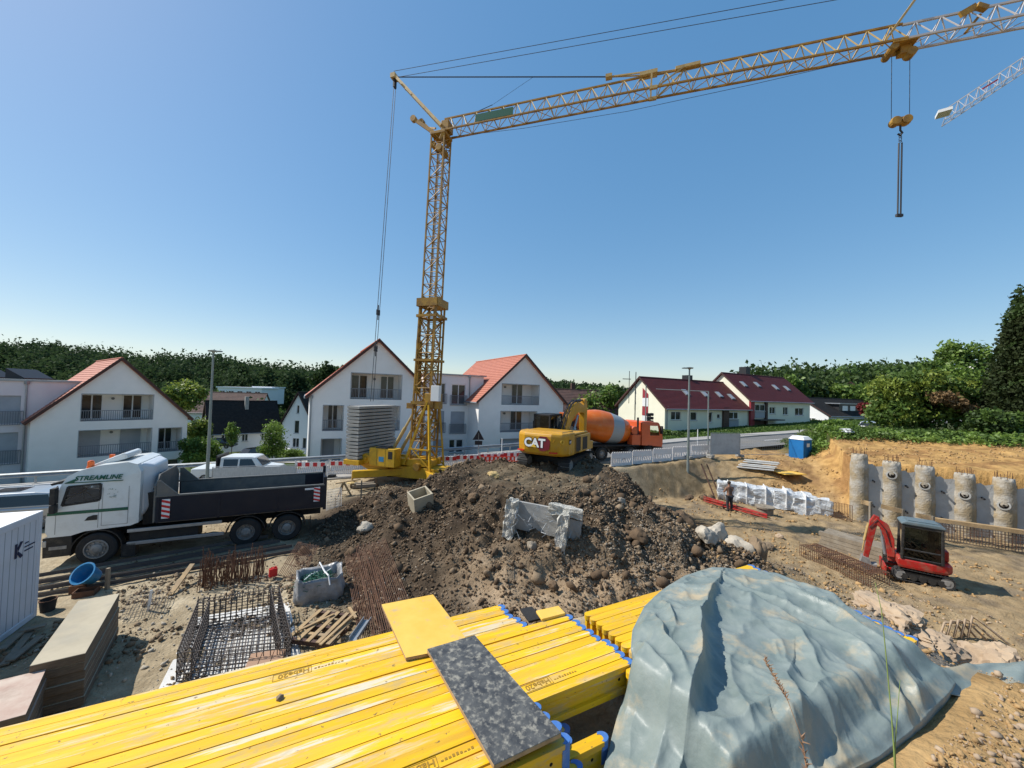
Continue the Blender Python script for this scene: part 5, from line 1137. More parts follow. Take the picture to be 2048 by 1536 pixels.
q = MB(); q.tube((0.2, 1.62, 2.3), (0.2, 1.45, 2.3), 0.02, 6); q.box((0.15, 1.62, 2.35), (0.06, 0.2, 0.45)); q.tube((-0.2, 1.4, 2.2), (0.9, 1.45, 2.2), 0.02, 6); q.build('mirror', 'black_plastic', dig)
# logo plate on the counterweight
lx = -2.735
q = MB(); q.prism([(-0.58, -0.30), (-0.30, -0.42), (-0.05, -0.42), (0.18, -0.02), (-0.04, 0.32), (-0.4, 0.32), (-0.62, 0.12)], (lx + 0.004, -0.10, 1.70), (0, 1, 0), ez, (-0.012, 0, 0)); q.build('emblem', 'logo_red', cw)
text_part('CAT', 0.60, 'logo_black', cw, (lx - 0.008, 0.74, 1.47), (0, -1, 0), ez, 0.004, 0.055, name='lettering_outline')
text_part('CAT', 0.60, 'white_paint', cw, (lx - 0.008, 0.74, 1.47), (0, -1, 0), ez, 0.012, 0.025)
q = MB(); q.prism([(-0.17, 0), (0.17, 0), (0, 0.17)], (lx - 0.022, 0.19, 1.44), (0, 1, 0), ez, (-0.006, 0, 0)); q.build('emblem', 'logo_yellow', cw)
for y in (1.0, -0.85): q = MB(); q.box((-2.6, y, 1.22), (0.1, 0.42, 0.07), rot=Matrix.Rotation(-0.25 if y > 0 else 0.22, 3, 'Z')); q.build('reflector', 'tail_red', cw)
q = MB(); q.bar((-2.66, -0.92, 1.9), (-2.68, -0.55, 1.28), 0.03, 0.03); q.build('crease', 'digger_yellow', cw)
q = MB(); q.lathe([(0.1, 0), (0.1, 0.03), (0.07, 0.03)], (-2.42, -1.24, 1.78), (-0.6, -0.8, 0), 12, closed=False); q.build('badge_ring', 'logo_yellow', cw)
q = MB(); q.prism([(-0.16, -0.12), (0.06, -0.12), (0.14, 0), (0.06, 0.12), (-0.16, 0.12)], (-1.8, -1.43, 1.75), (1, 0, 0), ez, (0, -0.012, 0)); q.build('emblem', 'logo_black', cw)
text_part('CAT', 0.14, 'white_paint', cw, (-1.96, -1.445, 1.70), (1, 0, 0), ez, 0.004, 0.008)
# boom, stick, rams, hoses
bz = [(0.45, 1.75), (1.05, 2.75), (1.9, 3.32), (2.5, 3.42), (3.75, 3.25)]; bw = [0.34, 0.40, 0.44, 0.42, 0.3]; q = MB()
rings = []
for i, (x, z) in enumerate(bz):
    a = bz[max(0, i - 1)]; b = bz[min(4, i + 1)]; d = V(b[0] - a[0], 0, b[1] - a[1]).normalized(); nn_ = V(-d.z, 0, d.x)
    h = (0.22, 0.32, 0.36, 0.34, 0.2)[i]; c = V(x, -0.1, z); rings.append([c + nn_ * h - ey * 0.2, c + nn_ * h + ey * 0.2, c - nn_ * h + ey * 0.2, c - nn_ * h - ey * 0.2])
loft(rings, q); q.build('boom', 'digger_yellow', dig, bevel=0.03)
q = MB()
for k, y in enumerate((-0.24, -0.16, -0.02, 0.06)): q.path([V(x + 0.02 * k, y, z + hh) for (x, z), hh in zip([(0.2, 1.9), (0.75, 2.7), (1.4, 3.3), (2.1, 3.62), (2.9, 3.62)], (0.25, 0.28, 0.3, 0.24, 0.2))], 0.028, 5)
q.build('hoses', 'dark_metal', dig)
q = MB(); q.tube((2.3, -0.1, 3.75), (3.2, -0.1, 3.85), 0.1, 10); q.tube((3.2, -0.1, 3.85), (3.8, -0.1, 3.9), 0.05, 8); q.build('stick_ram', 'dark_metal', dig)
for y in (-0.42, 0.22): q = MB(); q.tube((0.95, y, 1.35), (1.45, y, 2.2), 0.1, 10); q.tube((1.45, y, 2.2), (1.95, y, 2.95), 0.055, 8); q.build('boom_ram', 'steel_galv', dig)
q = MB(); q.prism([(3.55, 3.95), (3.95, 3.98), (4.12, 3.5), (4.0, 0.75), (3.72, 0.72), (3.55, 3.0), (3.42, 3.3)], (0, -0.28, 0), ex, ez, (0, 0.36, 0)); q.build('stick', 'digger_yellow', dig, bevel=0.03)
q = MB(); q.tube((4.18, -0.1, 3.2), (4.2, -0.1, 2.0), 0.085, 10); q.tube((4.2, -0.1, 2.0), (4.15, -0.1, 1.2), 0.045, 8); q.build('bucket_ram', 'dark_metal', dig)
q = MB(); q.prism([(3.7, 0.75), (4.1, 0.8), (4.2, 0.3), (3.9, -0.1), (3.4, 0.0), (3.2, 0.4), (3.5, 0.3)], (0, -0.6, 0), ex, ez, (0, 1.0, 0)); q.build('bucket', 'rim_grey', dig)

# --- small red excavator in the pit
mp_ = P(1838, 1168, 15.4); MRz = math.atan2(0.60, -0.80)
mini = thing('mini_excavator', 'small red excavator with dark cab working in the pit beside the pile wall', 'excavator', (mp_.x, mp_.y, -0.80), MRz); mini.scale = (0.82, 0.82, 0.9)
for y in (-0.62, 0.62): track(mini, y, 1.55, 0.24, 0.33, n=34, mat='rubber', proud=0.03)
q = MB(); q.bx(-0.6, 0.6, -0.5, 0.5, 0.25, 0.42); q.tube((0, 0, 0.4), (0, 0, 0.56), 0.4, 18); q.build('undercarriage', 'chassis_black', mini)
q = MB(); pl2 = [(-1.0, -0.45), (-1.0, 0.45), (-0.82, 0.72), (-0.3, 0.82), (0.85, 0.82), (0.85, -0.82), (-0.3, -0.82), (-0.82, -0.72)]
loft([[V(x * 0.95, y * 0.97, 0.55) for x, y in pl2], [V(x, y, 0.65) for x, y in pl2], [V(x, y, 0.88) for x, y in pl2], [V(x * 0.95, y * 0.96, 0.94) for x, y in pl2]], q); q.build('house', 'digger_red', mini, bevel=0.02)
q = MB(); q.bx(-0.98, -0.2, -0.78, 0.05, 0.93, 1.4); q.build('engine_cover', 'digger_red', mini, bevel=0.06)
q = MB(); X0, X1, Y0, Y1, ZT = -0.62, 0.72, -0.12, 0.80, 2.42
for x in (X0, X1):
    for y in (Y0, Y1): q.bar((x, y, 0.93), (x - (0.06 if x == X1 else 0), y, ZT), 0.1, 0.1)
q.bx(X0 + 0.05, X1 - 0.05, Y1 - 0.03, Y1 + 0.03, 1.33, 1.4); q.bx(X0, X1, Y0, Y1, 0.92, 0.98); q.bx(X0 + 0.05, X1 - 0.05, Y1 - 0.03, Y1 + 0.03, 0.98, 1.04); q.bx(X0 + 0.05, X1 - 0.1, Y1 - 0.03, Y1 + 0.03, 2.3, 2.42)
mcb = q.build('cab', 'black_plastic', mini, bevel=0.025)
q = MB(); q.prism([(X0 - 0.1, 2.42), (X1 + 0.04, 2.42), (X1 + 0.02, 2.5), (X1 - 0.15, 2.58), (X0 + 0.1, 2.58), (X0 - 0.1, 2.5)], (0, Y0 - 0.08, 0), ex, ez, (0, Y1 - Y0 + 0.16, 0)); rf_ = q.build('cab_roof', 'roof_bluegrey', mcb, bevel=0.04)
q = MB(); q.bx(X0 + 0.12, X1 - 0.22, Y0 + 0.08, Y1 - 0.08, 2.585, 2.61); q.build('roof_panel', 'roof_bluegrey', mcb, bevel=0.01)
for (a, b, c, d) in (((X0, Y0), (X1, Y0), 1.0, 2.4), ((X0, Y1), (X1 - 0.05, Y1), 1.4, 2.32), ((X0, Y1), (X1 - 0.05, Y1), 1.02, 1.34), ((X1 - 0.03, Y0), (X1 - 0.03, Y1), 1.0, 2.4), ((X0, Y0), (X0, Y1), 1.4, 2.4)):
    w_ = MB(); w_.quad(V(*a, c), V(*b, c), V(*b, d), V(*a, d)); w_.build('window', 'glass_tint', mcb)
q = MB(); q.bx(-0.35, 0.1, 0.1, 0.6, 1.0, 1.35); q.bx(-0.42, -0.27, 0.1, 0.6, 1.3, 2.15); q.bx(0.2, 0.5, 0.1, 0.2, 1.0, 1.55); q.bx(0.2, 0.5, 0.5, 0.6, 1.0, 1.55); q.build('seat', 'seat_dark', mcb)
q = MB(); q.box((0.95, -0.05, 0.7), (0.3, 0.35, 0.35)); q.build('swing_bracket', 'digger_red', mini, bevel=0.03)
pts = [(1.0, 0.75), (1.05, 1.5), (1.25, 2.05), (1.6, 2.3)]; q = MB(); rings = []
for i, (x, z) in enumerate(pts):
    a = pts[max(0, i - 1)]; b = pts[min(3, i + 1)]; d = V(b[0] - a[0], 0, b[1] - a[1]).normalized(); nn_ = V(-d.z, 0, d.x); h = (0.13, 0.17, 0.18, 0.12)[i]; c = V(x, 0.12, z); rings.append([c + nn_ * h - ey * 0.13, c + nn_ * h + ey * 0.13, c - nn_ * h + ey * 0.13, c - nn_ * h - ey * 0.13])
loft(rings, q); q.build('boom', 'digger_red', mini, bevel=0.02)
q = MB(); q.prism([(1.42, 2.42), (1.62, 2.5), (1.78, 2.2), (2.02, 0.45), (1.84, 0.4), (1.52, 2.0)], (0, 0.0, 0), ex, ez, (0, 0.22, 0)); q.build('stick', 'digger_red', mini, bevel=0.02)
q = MB(); q.tube((1.2, 0.12, 0.8), (1.32, 0.12, 1.55), 0.07, 8); q.tube((1.32, 0.12, 1.55), (1.38, 0.12, 1.95), 0.035, 8); q.build('boom_ram', 'steel_galv', mini)
q = MB(); q.tube((1.82, 0.12, 2.05), (1.98, 0.12, 1.25), 0.06, 8); q.tube((1.98, 0.12, 1.25), (2.05, 0.12, 0.75), 0.03, 8); q.build('bucket_ram', 'crane_pale', mini)
q = MB(); q.prism([(1.8, 0.5), (2.08, 0.55), (2.15, 0.2), (1.95, -0.02), (1.6, 0.05), (1.5, 0.3), (1.72, 0.25)], (0, -0.15, 0), ex, ez, (0, 0.5, 0)); q.build('bucket', 'rim_grey', mini)
q = MB(); q.path([(1.0, 0.25, 1.2), (1.2, 0.3, 1.9), (1.5, 0.26, 2.3), (1.8, 0.25, 1.9)], 0.02, 5); q.path([(1.0, -0.02, 1.2), (1.2, -0.05, 1.9), (1.5, -0.02, 2.35)], 0.02, 5); q.build('hoses', 'dark_metal', mini)
q = MB(); q.prism([(1.25, 0.05), (1.32, 0.05), (1.30, 0.45), (1.24, 0.45)], (0, -0.8, 0), ex, ez, (0, 1.6, 0)); q.bar((0.5, -0.4, 0.3), (1.25, -0.4, 0.25), 0.1, 0.1); q.bar((0.5, 0.4, 0.3), (1.25, 0.4, 0.25), 0.1, 0.1); q.build('dozer_blade', 'digger_red', mini)

# --- cars
def car(label, loc, rz, mat, kind='hatch', L_=4.3, W=1.78, H=1.48, cat='car', group=None):
    c = thing('parked_car', label, cat, loc, rz, group); h = L_ / 2; q = MB()
    if kind == 'pickup':
        lo = [(-h, 0.4), (-h, 0.95), (h - 1.0, 1.0), (h - 0.15, 0.88), (h, 0.6), (h - 0.02, 0.35)]; gr = [(-0.95, 0.97), (-0.95, H), (-0.7, H + 0.05), (0.75, H + 0.04), (1.0, H), (h - 0.95, 0.99)]
    else:
        lo = [(-h, 0.38), (-h + 0.02, 0.85), (-h + 0.25, 0.92), (h - 1.0, 0.93), (h - 0.2, 0.74), (h, 0.55), (h - 0.04, 0.3), (-h + 0.1, 0.28)]; gr = [(-h + 0.15, 0.9), (-h + 0.55, H - 0.06), (-h + 1.1, H), (0.2, H), (0.55, H - 0.05), (h - 1.0, 0.92)]
    q.prism(lo, (0, -W / 2, 0), ex, ez, (0, W, 0)); q.build('body', mat, c, bevel=0.07, seg=3)
    q = MB(); k = len(q.v); n = len(gr); inn = lambda z: W / 2 - 0.03 - (z - 0.9) * 0.24
    for sd in (-1, 1): q.v += [(x, sd * inn(z), z) for x, z in gr]
    q.f.append(tuple(k + i for i in range(n))); q.f.append(tuple(k + 2 * n - 1 - i for i in range(n)))
    for i in range(n): j = (i + 1) % n; q.f.append((k + i, k + n + i, k + n + j, k + j))
    cabn = q.build('cabin', mat, c, bevel=0.05, seg=2)
    cxm = sum(p[0] for p in gr) / n; czm = 1.2
    for sd in (-1, 1):
        spl = ((-h + 0.55, 0.0), (0.08, 1.05)) if kind != 'pickup' else ((-0.75, 0.05), (0.15, 1.15))
        for a, b in spl:
            zt = H - 0.1; w_ = MB(); bb = b if b < 0.9 else b - 0.35
            w_.face([V(a, sd * (inn(0.98) + 0.006), 0.98), V(b, sd * (inn(0.98) + 0.006), 0.98), V(bb, sd * (inn(zt) + 0.006), zt), V(a + (0.15 if a < -1 else 0), sd * (inn(zt) + 0.006), zt)]); w_.build('side_window', 'glass_dark', cabn)
    def scr(p0, p1):
        d = V(p1[0] - p0[0], 0, p1[1] - p0[1]); o = V(d.z, 0, -d.x).normalized() * 0.008; 
        if o.x * (p0[0] - cxm) < 0: o = -o
        A, B = V(p0[0], 0, p0[1]) + d * 0.1 + o, V(p0[0], 0, p0[1]) + d * 0.9 + o; w_ = MB(); w_.quad(A + ey * (inn(A.z) - 0.08), A - ey * (inn(A.z) - 0.08), B - ey * (inn(B.z) - 0.1), B + ey * (inn(B.z) - 0.1)); w_.build('windscreen', 'glass_dark', cabn)
    scr(gr[-1], gr[-2]); scr(gr[0], gr[1])
    for x in (-h + 0.75, h - 0.85):
        for sd in (-1, 1): wheel(c, (x, sd * (W / 2 - 0.1), 0.31), 0.31, 0.2, sd)
    for sd in (-1, 1):
        q = MB(); q.box((h - 0.12, sd * (W / 2 - 0.25), 0.66), (0.2, 0.3, 0.14)); q.build('headlight', 'alu', c); q = MB(); q.box((-h + 0.02, sd * (W / 2 - 0.2), 0.78), (0.06, 0.2, 0.16)); q.build('tail_light', 'tail_red', c)
    if kind == 'pickup':
        q = MB(); q.bx(-1.15, -1.08, -0.85, 0.85, 0.95, H + 0.15); q.build('headboard', 'dark_metal', c)
    else:
        q = MB(); q.bx(-0.6, 0.25, -0.42, 0.42, H + 0.001, H + 0.008); q.build('sunroof', 'glass_dark', cabn)
    return c
pc = P(45, 1015, 15.6); car('silver car half hidden between the white container and the lorry cab', (pc.x - 0.7, pc.y, 0.0), R(205), 'silver', L_=4.5)
pv_ = P(484, 950, 24.6); zc = float(zstreet(pv_.x)); car('white double cab pickup behind the mesh fence beside the lamp post', (P(484, 930, 25.6).x, 25.6, zc - 0.08), R(15), 'truck_white', 'pickup', L_=4.9, W=1.85, H=1.6, cat='pickup')
p_ = P(552, 893, 64); car('small white car parked below the black roofed white house', (p_.x, p_.y, p_.z - 1.2), R(10), 'white_paint')
p_ = P(640, 903, 58); car('dark car parked beside the concrete ramp', (P(515, 903, 56).x, 56, P(515, 903, 56).z - 0.9), R(70), 'glass_dark')
p_ = P(440, 884, 60); car('dark car standing before the black roofed house by the lamp post', (p_.x, p_.y, p_.z - 0.9), R(10), 'glass_dark')
p_ = P(1752, 852, 44); car('grey car partly hidden behind the leafy bushes on the bank', (p_.x, p_.y, p_.z - 0.95), R(25), 'silver')
# ------------------------------------------------------------------ stacked formwork beams, boards and tarpaulin in the foreground
def beam_yellow():
    m = bpy.data.materials.new('beam_yellow'); m.use_nodes = True; N = m.node_tree.nodes; L = m.node_tree.links; MT['beam_yellow'] = m; b = N['Principled BSDF']
    b.inputs['Roughness'].default_value = 0.55; b.inputs['Specular IOR Level'].default_value = 0.35
    tc = N.new('ShaderNodeTexCoord'); oi = N.new('ShaderNodeObjectInfo'); ad = N.new('ShaderNodeVectorMath'); ad.operation = 'ADD'
    mu = N.new('ShaderNodeMath'); mu.operation = 'MULTIPLY'; mu.inputs[1].default_value = 83.0; L.new(oi.outputs['Random'], mu.inputs[0]); L.new(tc.outputs['Object'], ad.inputs[0])
    cx = N.new('ShaderNodeCombineXYZ'); L.new(mu.outputs[0], cx.inputs[0]); L.new(mu.outputs[0], cx.inputs[2]); L.new(cx.outputs[0], ad.inputs[1])
    def ns(sx, sy, scale, lo, hi, det=6, rg=0.6):
        mp = N.new('ShaderNodeMapping'); mp.inputs['Scale'].default_value = (sx, sy, sy); L.new(ad.outputs[0], mp.inputs[0])
        n = N.new('ShaderNodeTexNoise'); n.inputs['Scale'].default_value = scale; n.inputs['Detail'].default_value = det; n.inputs['Roughness'].default_value = rg; L.new(mp.outputs[0], n.inputs['Vector'])
        r = N.new('ShaderNodeMapRange'); r.inputs[1].default_value = lo; r.inputs[2].default_value = hi; L.new(n.outputs[0], r.inputs[0]); return r.outputs[0]
    def mix(f, a, c):
        x = N.new('ShaderNodeMix'); x.data_type = 'RGBA'; L.new(f, x.inputs[0])
        for v, i in ((a, 6), (c, 7)):
            if isinstance(v, tuple): x.inputs[i].default_value = (*v, 1)
            else: L.new(v, x.inputs[i])
        return x.outputs[2]
    def mul(a, k):
        x = N.new('ShaderNodeMath'); x.operation = 'MULTIPLY'; L.new(a, x.inputs[0])
        if isinstance(k, float): x.inputs[1].default_value = k
        else: L.new(k, x.inputs[1])
        return x.outputs[0]
    col = mix(ns(1.2, 14, 1.6, 0.35, 0.7), (0.82, 0.50, 0.010), (0.72, 0.39, 0.012))
    col = mix(mul(ns(0.5, 9, 1.3, 0.50, 0.72), 0.75), col, (0.62, 0.33, 0.06))
    fl = N.new('ShaderNodeMapRange'); fl.inputs[1].default_value = 0.2; fl.inputs[2].default_value = 0.7; L.new(oi.outputs['Random'], fl.inputs[0])
    col = mix(mul(mul(ns(0.7, 9, 1.5, 0.53, 0.61, 8, 0.7), fl.outputs[0]), 0.9), col, (0.60, 0.55, 0.43))
    col = mix(mul(ns(1.0, 3.0, 3.2, 0.53, 0.64, 8, 0.7), 0.6), col, (0.46, 0.34, 0.17))
    col = mix(mul(ns(1.0, 1.0, 26.0, 0.66, 0.70, 4), 0.85), col, (0.17, 0.11, 0.05))
    hs = N.new('ShaderNodeHueSaturation'); r = N.new('ShaderNodeMapRange'); r.inputs[3].default_value = 0.86; r.inputs[4].default_value = 1.06; L.new(oi.outputs['Random'], r.inputs[0]); L.new(r.outputs[0], hs.inputs['Value']); L.new(col, hs.inputs['Color'])
    L.new(hs.outputs[0], b.inputs['Base Color'])
    n = N.new('ShaderNodeTexNoise'); n.inputs['Scale'].default_value = 30; mp = N.new('ShaderNodeMapping'); mp.inputs['Scale'].default_value = (0.25, 3, 3); L.new(ad.outputs[0], mp.inputs[0]); L.new(mp.outputs[0], n.inputs['Vector'])
    bp = N.new('ShaderNodeBump'); bp.inputs['Strength'].default_value = 0.35; bp.inputs['Distance'].default_value = 0.006; L.new(n.outputs[0], bp.inputs['Height']); L.new(bp.outputs[0], b.inputs['Normal'])
beam_yellow()
M('cap_blue', (0.05, 0.15, 0.42), (0.08, 0.2, 0.45), 8, 0.5, dirt=((0.45, 0.4, 0.32), 0.5, 14))
M('ink', (0.30, 0.17, 0.02), None, rough=0.9)
M('hole_black', (0.012, 0.009, 0.006), None, rough=0.95)
M('panel_yellow', (0.78, 0.50, 0.10), (0.70, 0.40, 0.05), 2.2, 0.5, dirt=((0.48, 0.36, 0.20), 0.8, 6.0, 0.56, 0.66), bump=0.15, bsc=20, bdist=0.004)
M('panel_black', (0.04, 0.041, 0.043), (0.11, 0.108, 0.10), 9.0, 0.4, dirt=((0.38, 0.35, 0.28), 0.7, 24.0, 0.50, 0.66), bump=0.5, bsc=45, bdist=0.006)
M('ply_edge', (0.40, 0.27, 0.14), (0.28, 0.18, 0.09), 8, 0.8)
def bpt(d, n, z): return V(BD[0] * d + BN[0] * n, BD[1] * d + BN[1] * n, z)
BRZ = math.atan2(BD[1], BD[0])
def beam_mesh(Lb):
    """timber I-beam, x from 0 to Lb, flange tops at z=0.2, rounded flange ends"""
    q = MB(); r = 0.038
    def flange(z0, z1):
        out = []
        for k in range(9): a = R(-90 + 22.5 * k); out.append((Lb - r * 1.2 + r * 1.2 * math.cos(a), r * math.sin(a)))
        for k in range(9): a = R(90 + 22.5 * k); out.append((r * 1.2 + r * 1.2 * math.cos(a), r * math.sin(a)))
        q.prism(out, (0, 0, z0), ex, ey, (0, 0, z1 - z0))
    flange(0.16, 0.2); flange(0, 0.04); q.bx(0.01, Lb - 0.01, -0.0135, 0.0135, 0.04, 0.16)
    me = q.build('beam', 'beam_yellow', None); d = me.data; bpy.data.objects.remove(me); return d
def cap_mesh():
    q = MB(); r = 0.0405; out = []; inn = []
    for k in range(9): a = R(-90 + 22.5 * k); out.append((0.002 + r * 1.25 * math.cos(a), r * math.sin(a))); inn.append((-0.012 + r * 0.62 * math.cos(a), r * 0.62 * math.sin(a)))
    poly = out + inn[::-1]; q.prism(poly, (-0.046, 0, 0.172), ex, ey, (0, 0, 0.031)); 
    q.prism(out + [(-0.02, 0.0405), (-0.02, -0.0405)], (-0.0462, 0, 0.15), ex, ey, (0, 0, 0.022)); q.prism(out + [(-0.02, 0.0405), (-0.02, -0.0405)], (-0.0462, 0, -0.002), ex, ey, (0, 0, 0.035))
    q.bx(-0.05, 0.0, -0.018, 0.018, 0.03, 0.155); o = q.build('end_cap', 'cap_blue', None); d = o.data; bpy.data.objects.remove(o); return d
def hole_mesh():
    q = MB()
    for s_ in (-1, 1): q.tube((0, s_ * 0.0138, 0.1), (0, s_ * 0.0142, 0.1), 0.011, 10)
    o = q.build('bolt_hole', 'hole_black', None); d = o.data; bpy.data.objects.remove(o); return d
CAPM, HOLEM, BM_ = cap_mesh(), hole_mesh(), {}
ORD = ['first', 'second', 'third', 'fourth', 'fifth', 'sixth', 'seventh', 'eighth', 'ninth', 'tenth', 'eleventh', 'twelfth', 'thirteenth', 'fourteenth', 'fifteenth', 'sixteenth', 'seventeenth', 'eighteenth', 'nineteenth', 'twentieth']
def place_beam(d0, d1, n, ztop, label, group, both=False, text=None, cap=True):
    Lb = round(d1 - d0, 3)
    if Lb not in BM_: BM_[Lb] = beam_mesh(Lb)
    p = bpt(d0, n, ztop - 0.2); t = thing('timber_girder', label, 'girder', tuple(p), BRZ + rng.uniform(-0.002, 0.002), group)
    share('girder_body', BM_[Lb], t)
    if cap: share('end_cap', CAPM, t, Matrix.Translation((Lb + 0.006, 0, 0)))
    share('bolt_hole', HOLEM, t, Matrix.Translation((Lb - 0.12, 0, 0)))
    if text is not None:
        x = text - d0
        text_part('Habe20', 0.062, 'ink', t, (x, 0.022, 0.2), (-1, 0, 0), (0, -1, 0), 0.0, 0.001, name='print')
        q = MB()
        for a, b, c, e in ((-0.225, 0.012, -0.034, -0.031), (-0.225, 0.012, 0.031, 0.034), (-0.225, -0.222, -0.034, 0.034), (0.009, 0.012, -0.034, 0.034)): q.bx(x + a, x + b, c, e, 0.2, 0.2018)
        g = random.Random(int(x * 1000))
        for k in range(9): u = x + 0.03 + k * 0.022; q.bx(u, u + 0.014, -0.012, -0.012 + g.uniform(0.006, 0.02), 0.2, 0.2018)
        q.build('print', 'ink', t, kind='stuff')
    return t
ZT_ = 4.0; NA = 18; pit_ = 0.0815
for k in range(NA):
    n = -3.27 + k * pit_ + rng.uniform(-0.003, 0.003)
    e = 1.66 + 0.012 * k if k < 5 else (2.147 + (k - 5) * 0.011 if k < 14 else 1.385 + (k - 14) * 0.01)
    e += rng.uniform(-0.025, 0.025); s_ = -2.35 - rng.uniform(0, 0.3)
    txt = {2: 0.05, 12: 1.55, 15: 0.66, 17: 0.86}.get(k)
    place_beam(s_, e, n, ZT_ + rng.uniform(-0.004, 0.004), f'yellow timber girder in the near left stack, {ORD[k]} from its back edge', 'yellow stacked beam in the near left stack', text=txt)
for k in range(NA):
    n = -3.27 + k * pit_; e = (1.62 if k > 9 else 1.5) + rng.uniform(-0.12, 0.1)
    if k == 16: e = 1.78
    place_beam(-2.4, e, n, ZT_ - 0.206, f'yellow timber girder in the lower layer of the near left stack, {ORD[k]} from the back', 'lower layer of the near left stack')
for k in range(19):
    n = -2.87 + k * pit_; d1 = 4.90 - 0.009 * k + rng.uniform(-0.03, 0.03); d0 = 2.30 if k < 9 else 2.12
    place_beam(d0 + rng.uniform(0, 0.02), d1, n, ZT_ - 0.02 + rng.uniform(-0.003, 0.003), f'yellow timber girder in the stack under the tarpaulin, {ORD[k]} from its back edge', 'yellow stack under the tarpaulin', text={3: 2.95, 5: 3.0}.get(k))
    place_beam(d0 + 0.05, d1 - rng.uniform(0, 0.1), n, ZT_ - 0.226, f'yellow timber girder in the lower layer beneath the tarpaulin, {ORD[k]} from the back', 'lower layer under the tarpaulin')
def slab4(name, label, cat, c4, th, mat, edge=None, bevel=0.004):
    c4 = [Vector(c) for c in c4]; t = thing(name, label, cat, tuple(c4[3]), 0)
    q = MB(); q.hexa([c - V(0, 0, th) for c in c4] + c4); b = q.build('board', edge or mat, t, world=True, bevel=bevel)
    if edge:
        q = MB(); m_ = sum(c4, V(0, 0, 0)) / 4; q.hexa([lerp(c, m_, 0.002) + V(0, 0, 0.0004) for c in c4] + [lerp(c, m_, 0.004) + V(0, 0, 0.0016) for c in c4]); q.build('face_film', mat, t, world=True)
    return t
slab4('formwork_board', 'yellow plywood formwork board lying across the beams', 'board', [G(763, 1209, ZT_ + 0.03), G(866, 1189, ZT_ + 0.03), G(942, 1290, ZT_ + 0.03), G(812, 1316, ZT_ + 0.03)], 0.024, 'panel_yellow', 'ply_edge')
slab4('formwork_board', 'scuffed black film faced board overlapping the yellow board', 'board', [G(854, 1298, ZT_ + 0.064), G(949, 1270, ZT_ + 0.064), G(1123, 1466, ZT_ + 0.058), G(988, 1531, ZT_ + 0.056)], 0.027, 'panel_black', 'ply_edge')
slab4('board_offcut', 'short yellow board offcut by the blue beam ends', 'board', [G(1072, 1221, ZT_ + 0.028), G(1117, 1211, ZT_ + 0.028), G(1131, 1226, ZT_ + 0.026), G(1084, 1238, ZT_ + 0.026)], 0.022, 'panel_yellow')
slab4('rubber_mat', 'dark sheet lying behind the short yellow beam ends', 'mat', [G(1040, 1217, ZT_ - 0.02), G(1064, 1212, ZT_ - 0.02), G(1084, 1236, ZT_ - 0.03), G(1058, 1242, ZT_ - 0.03)], 0.02, 'rubber')
def rock(name, label, c, r, mat, seed, sub=3, sq=(1, 1, 0.8), group=None, amp=0.35, cat='rock', sharp=0.5):
    bm = bmesh.new(); bmesh.ops.create_icosphere(bm, subdivisions=sub, radius=1); g = random.Random(seed)
    pl_ = [(Vector((g.gauss(0, 1), g.gauss(0, 1), g.gauss(0, 1))).normalized(), g.uniform(0.55, 0.95)) for _ in range(9)]
    from mathutils import noise as mn
    for v in bm.verts:
        p = v.co.copy()
        for nrm, dd_ in pl_:
            k = p.dot(nrm)
            if k > dd_: p -= nrm * (k - dd_) * (0.6 + sharp * 0.4)
        p *= 1 + amp * 0.55 * mn.noise(p * 1.7 + Vector((seed, 0, 0))) + amp * 0.28 * mn.noise(p * 4.3 + Vector((0, seed, 0))) + amp * 0.16 * mn.noise(p * 11 + Vector((0, seed, 3)))
        v.co = Vector((p.x * r * sq[0], p.y * r * sq[1], p.z * r * sq[2]))
    me = bpy.data.meshes.new(name); bm.to_mesh(me); bm.free(); me.materials.append(MT[mat]); o = bpy.data.objects.new(name, me); COL.objects.link(o); o.location = c; o.rotation_euler = (0, 0, g.uniform(0, 6.28))
    for pp in me.polygons: pp.use_smooth = True
    me.set_sharp_from_angle(angle=R(32))
    if label: tag(o, label, cat, group)
    return o
rock('pebble', 'small brown pebble lying on the yellow beams', tuple(G(560, 1399, ZT_) + V(0, 0, 0.012)), 0.028, 'clod_mid', 5, 1, cat='stone')

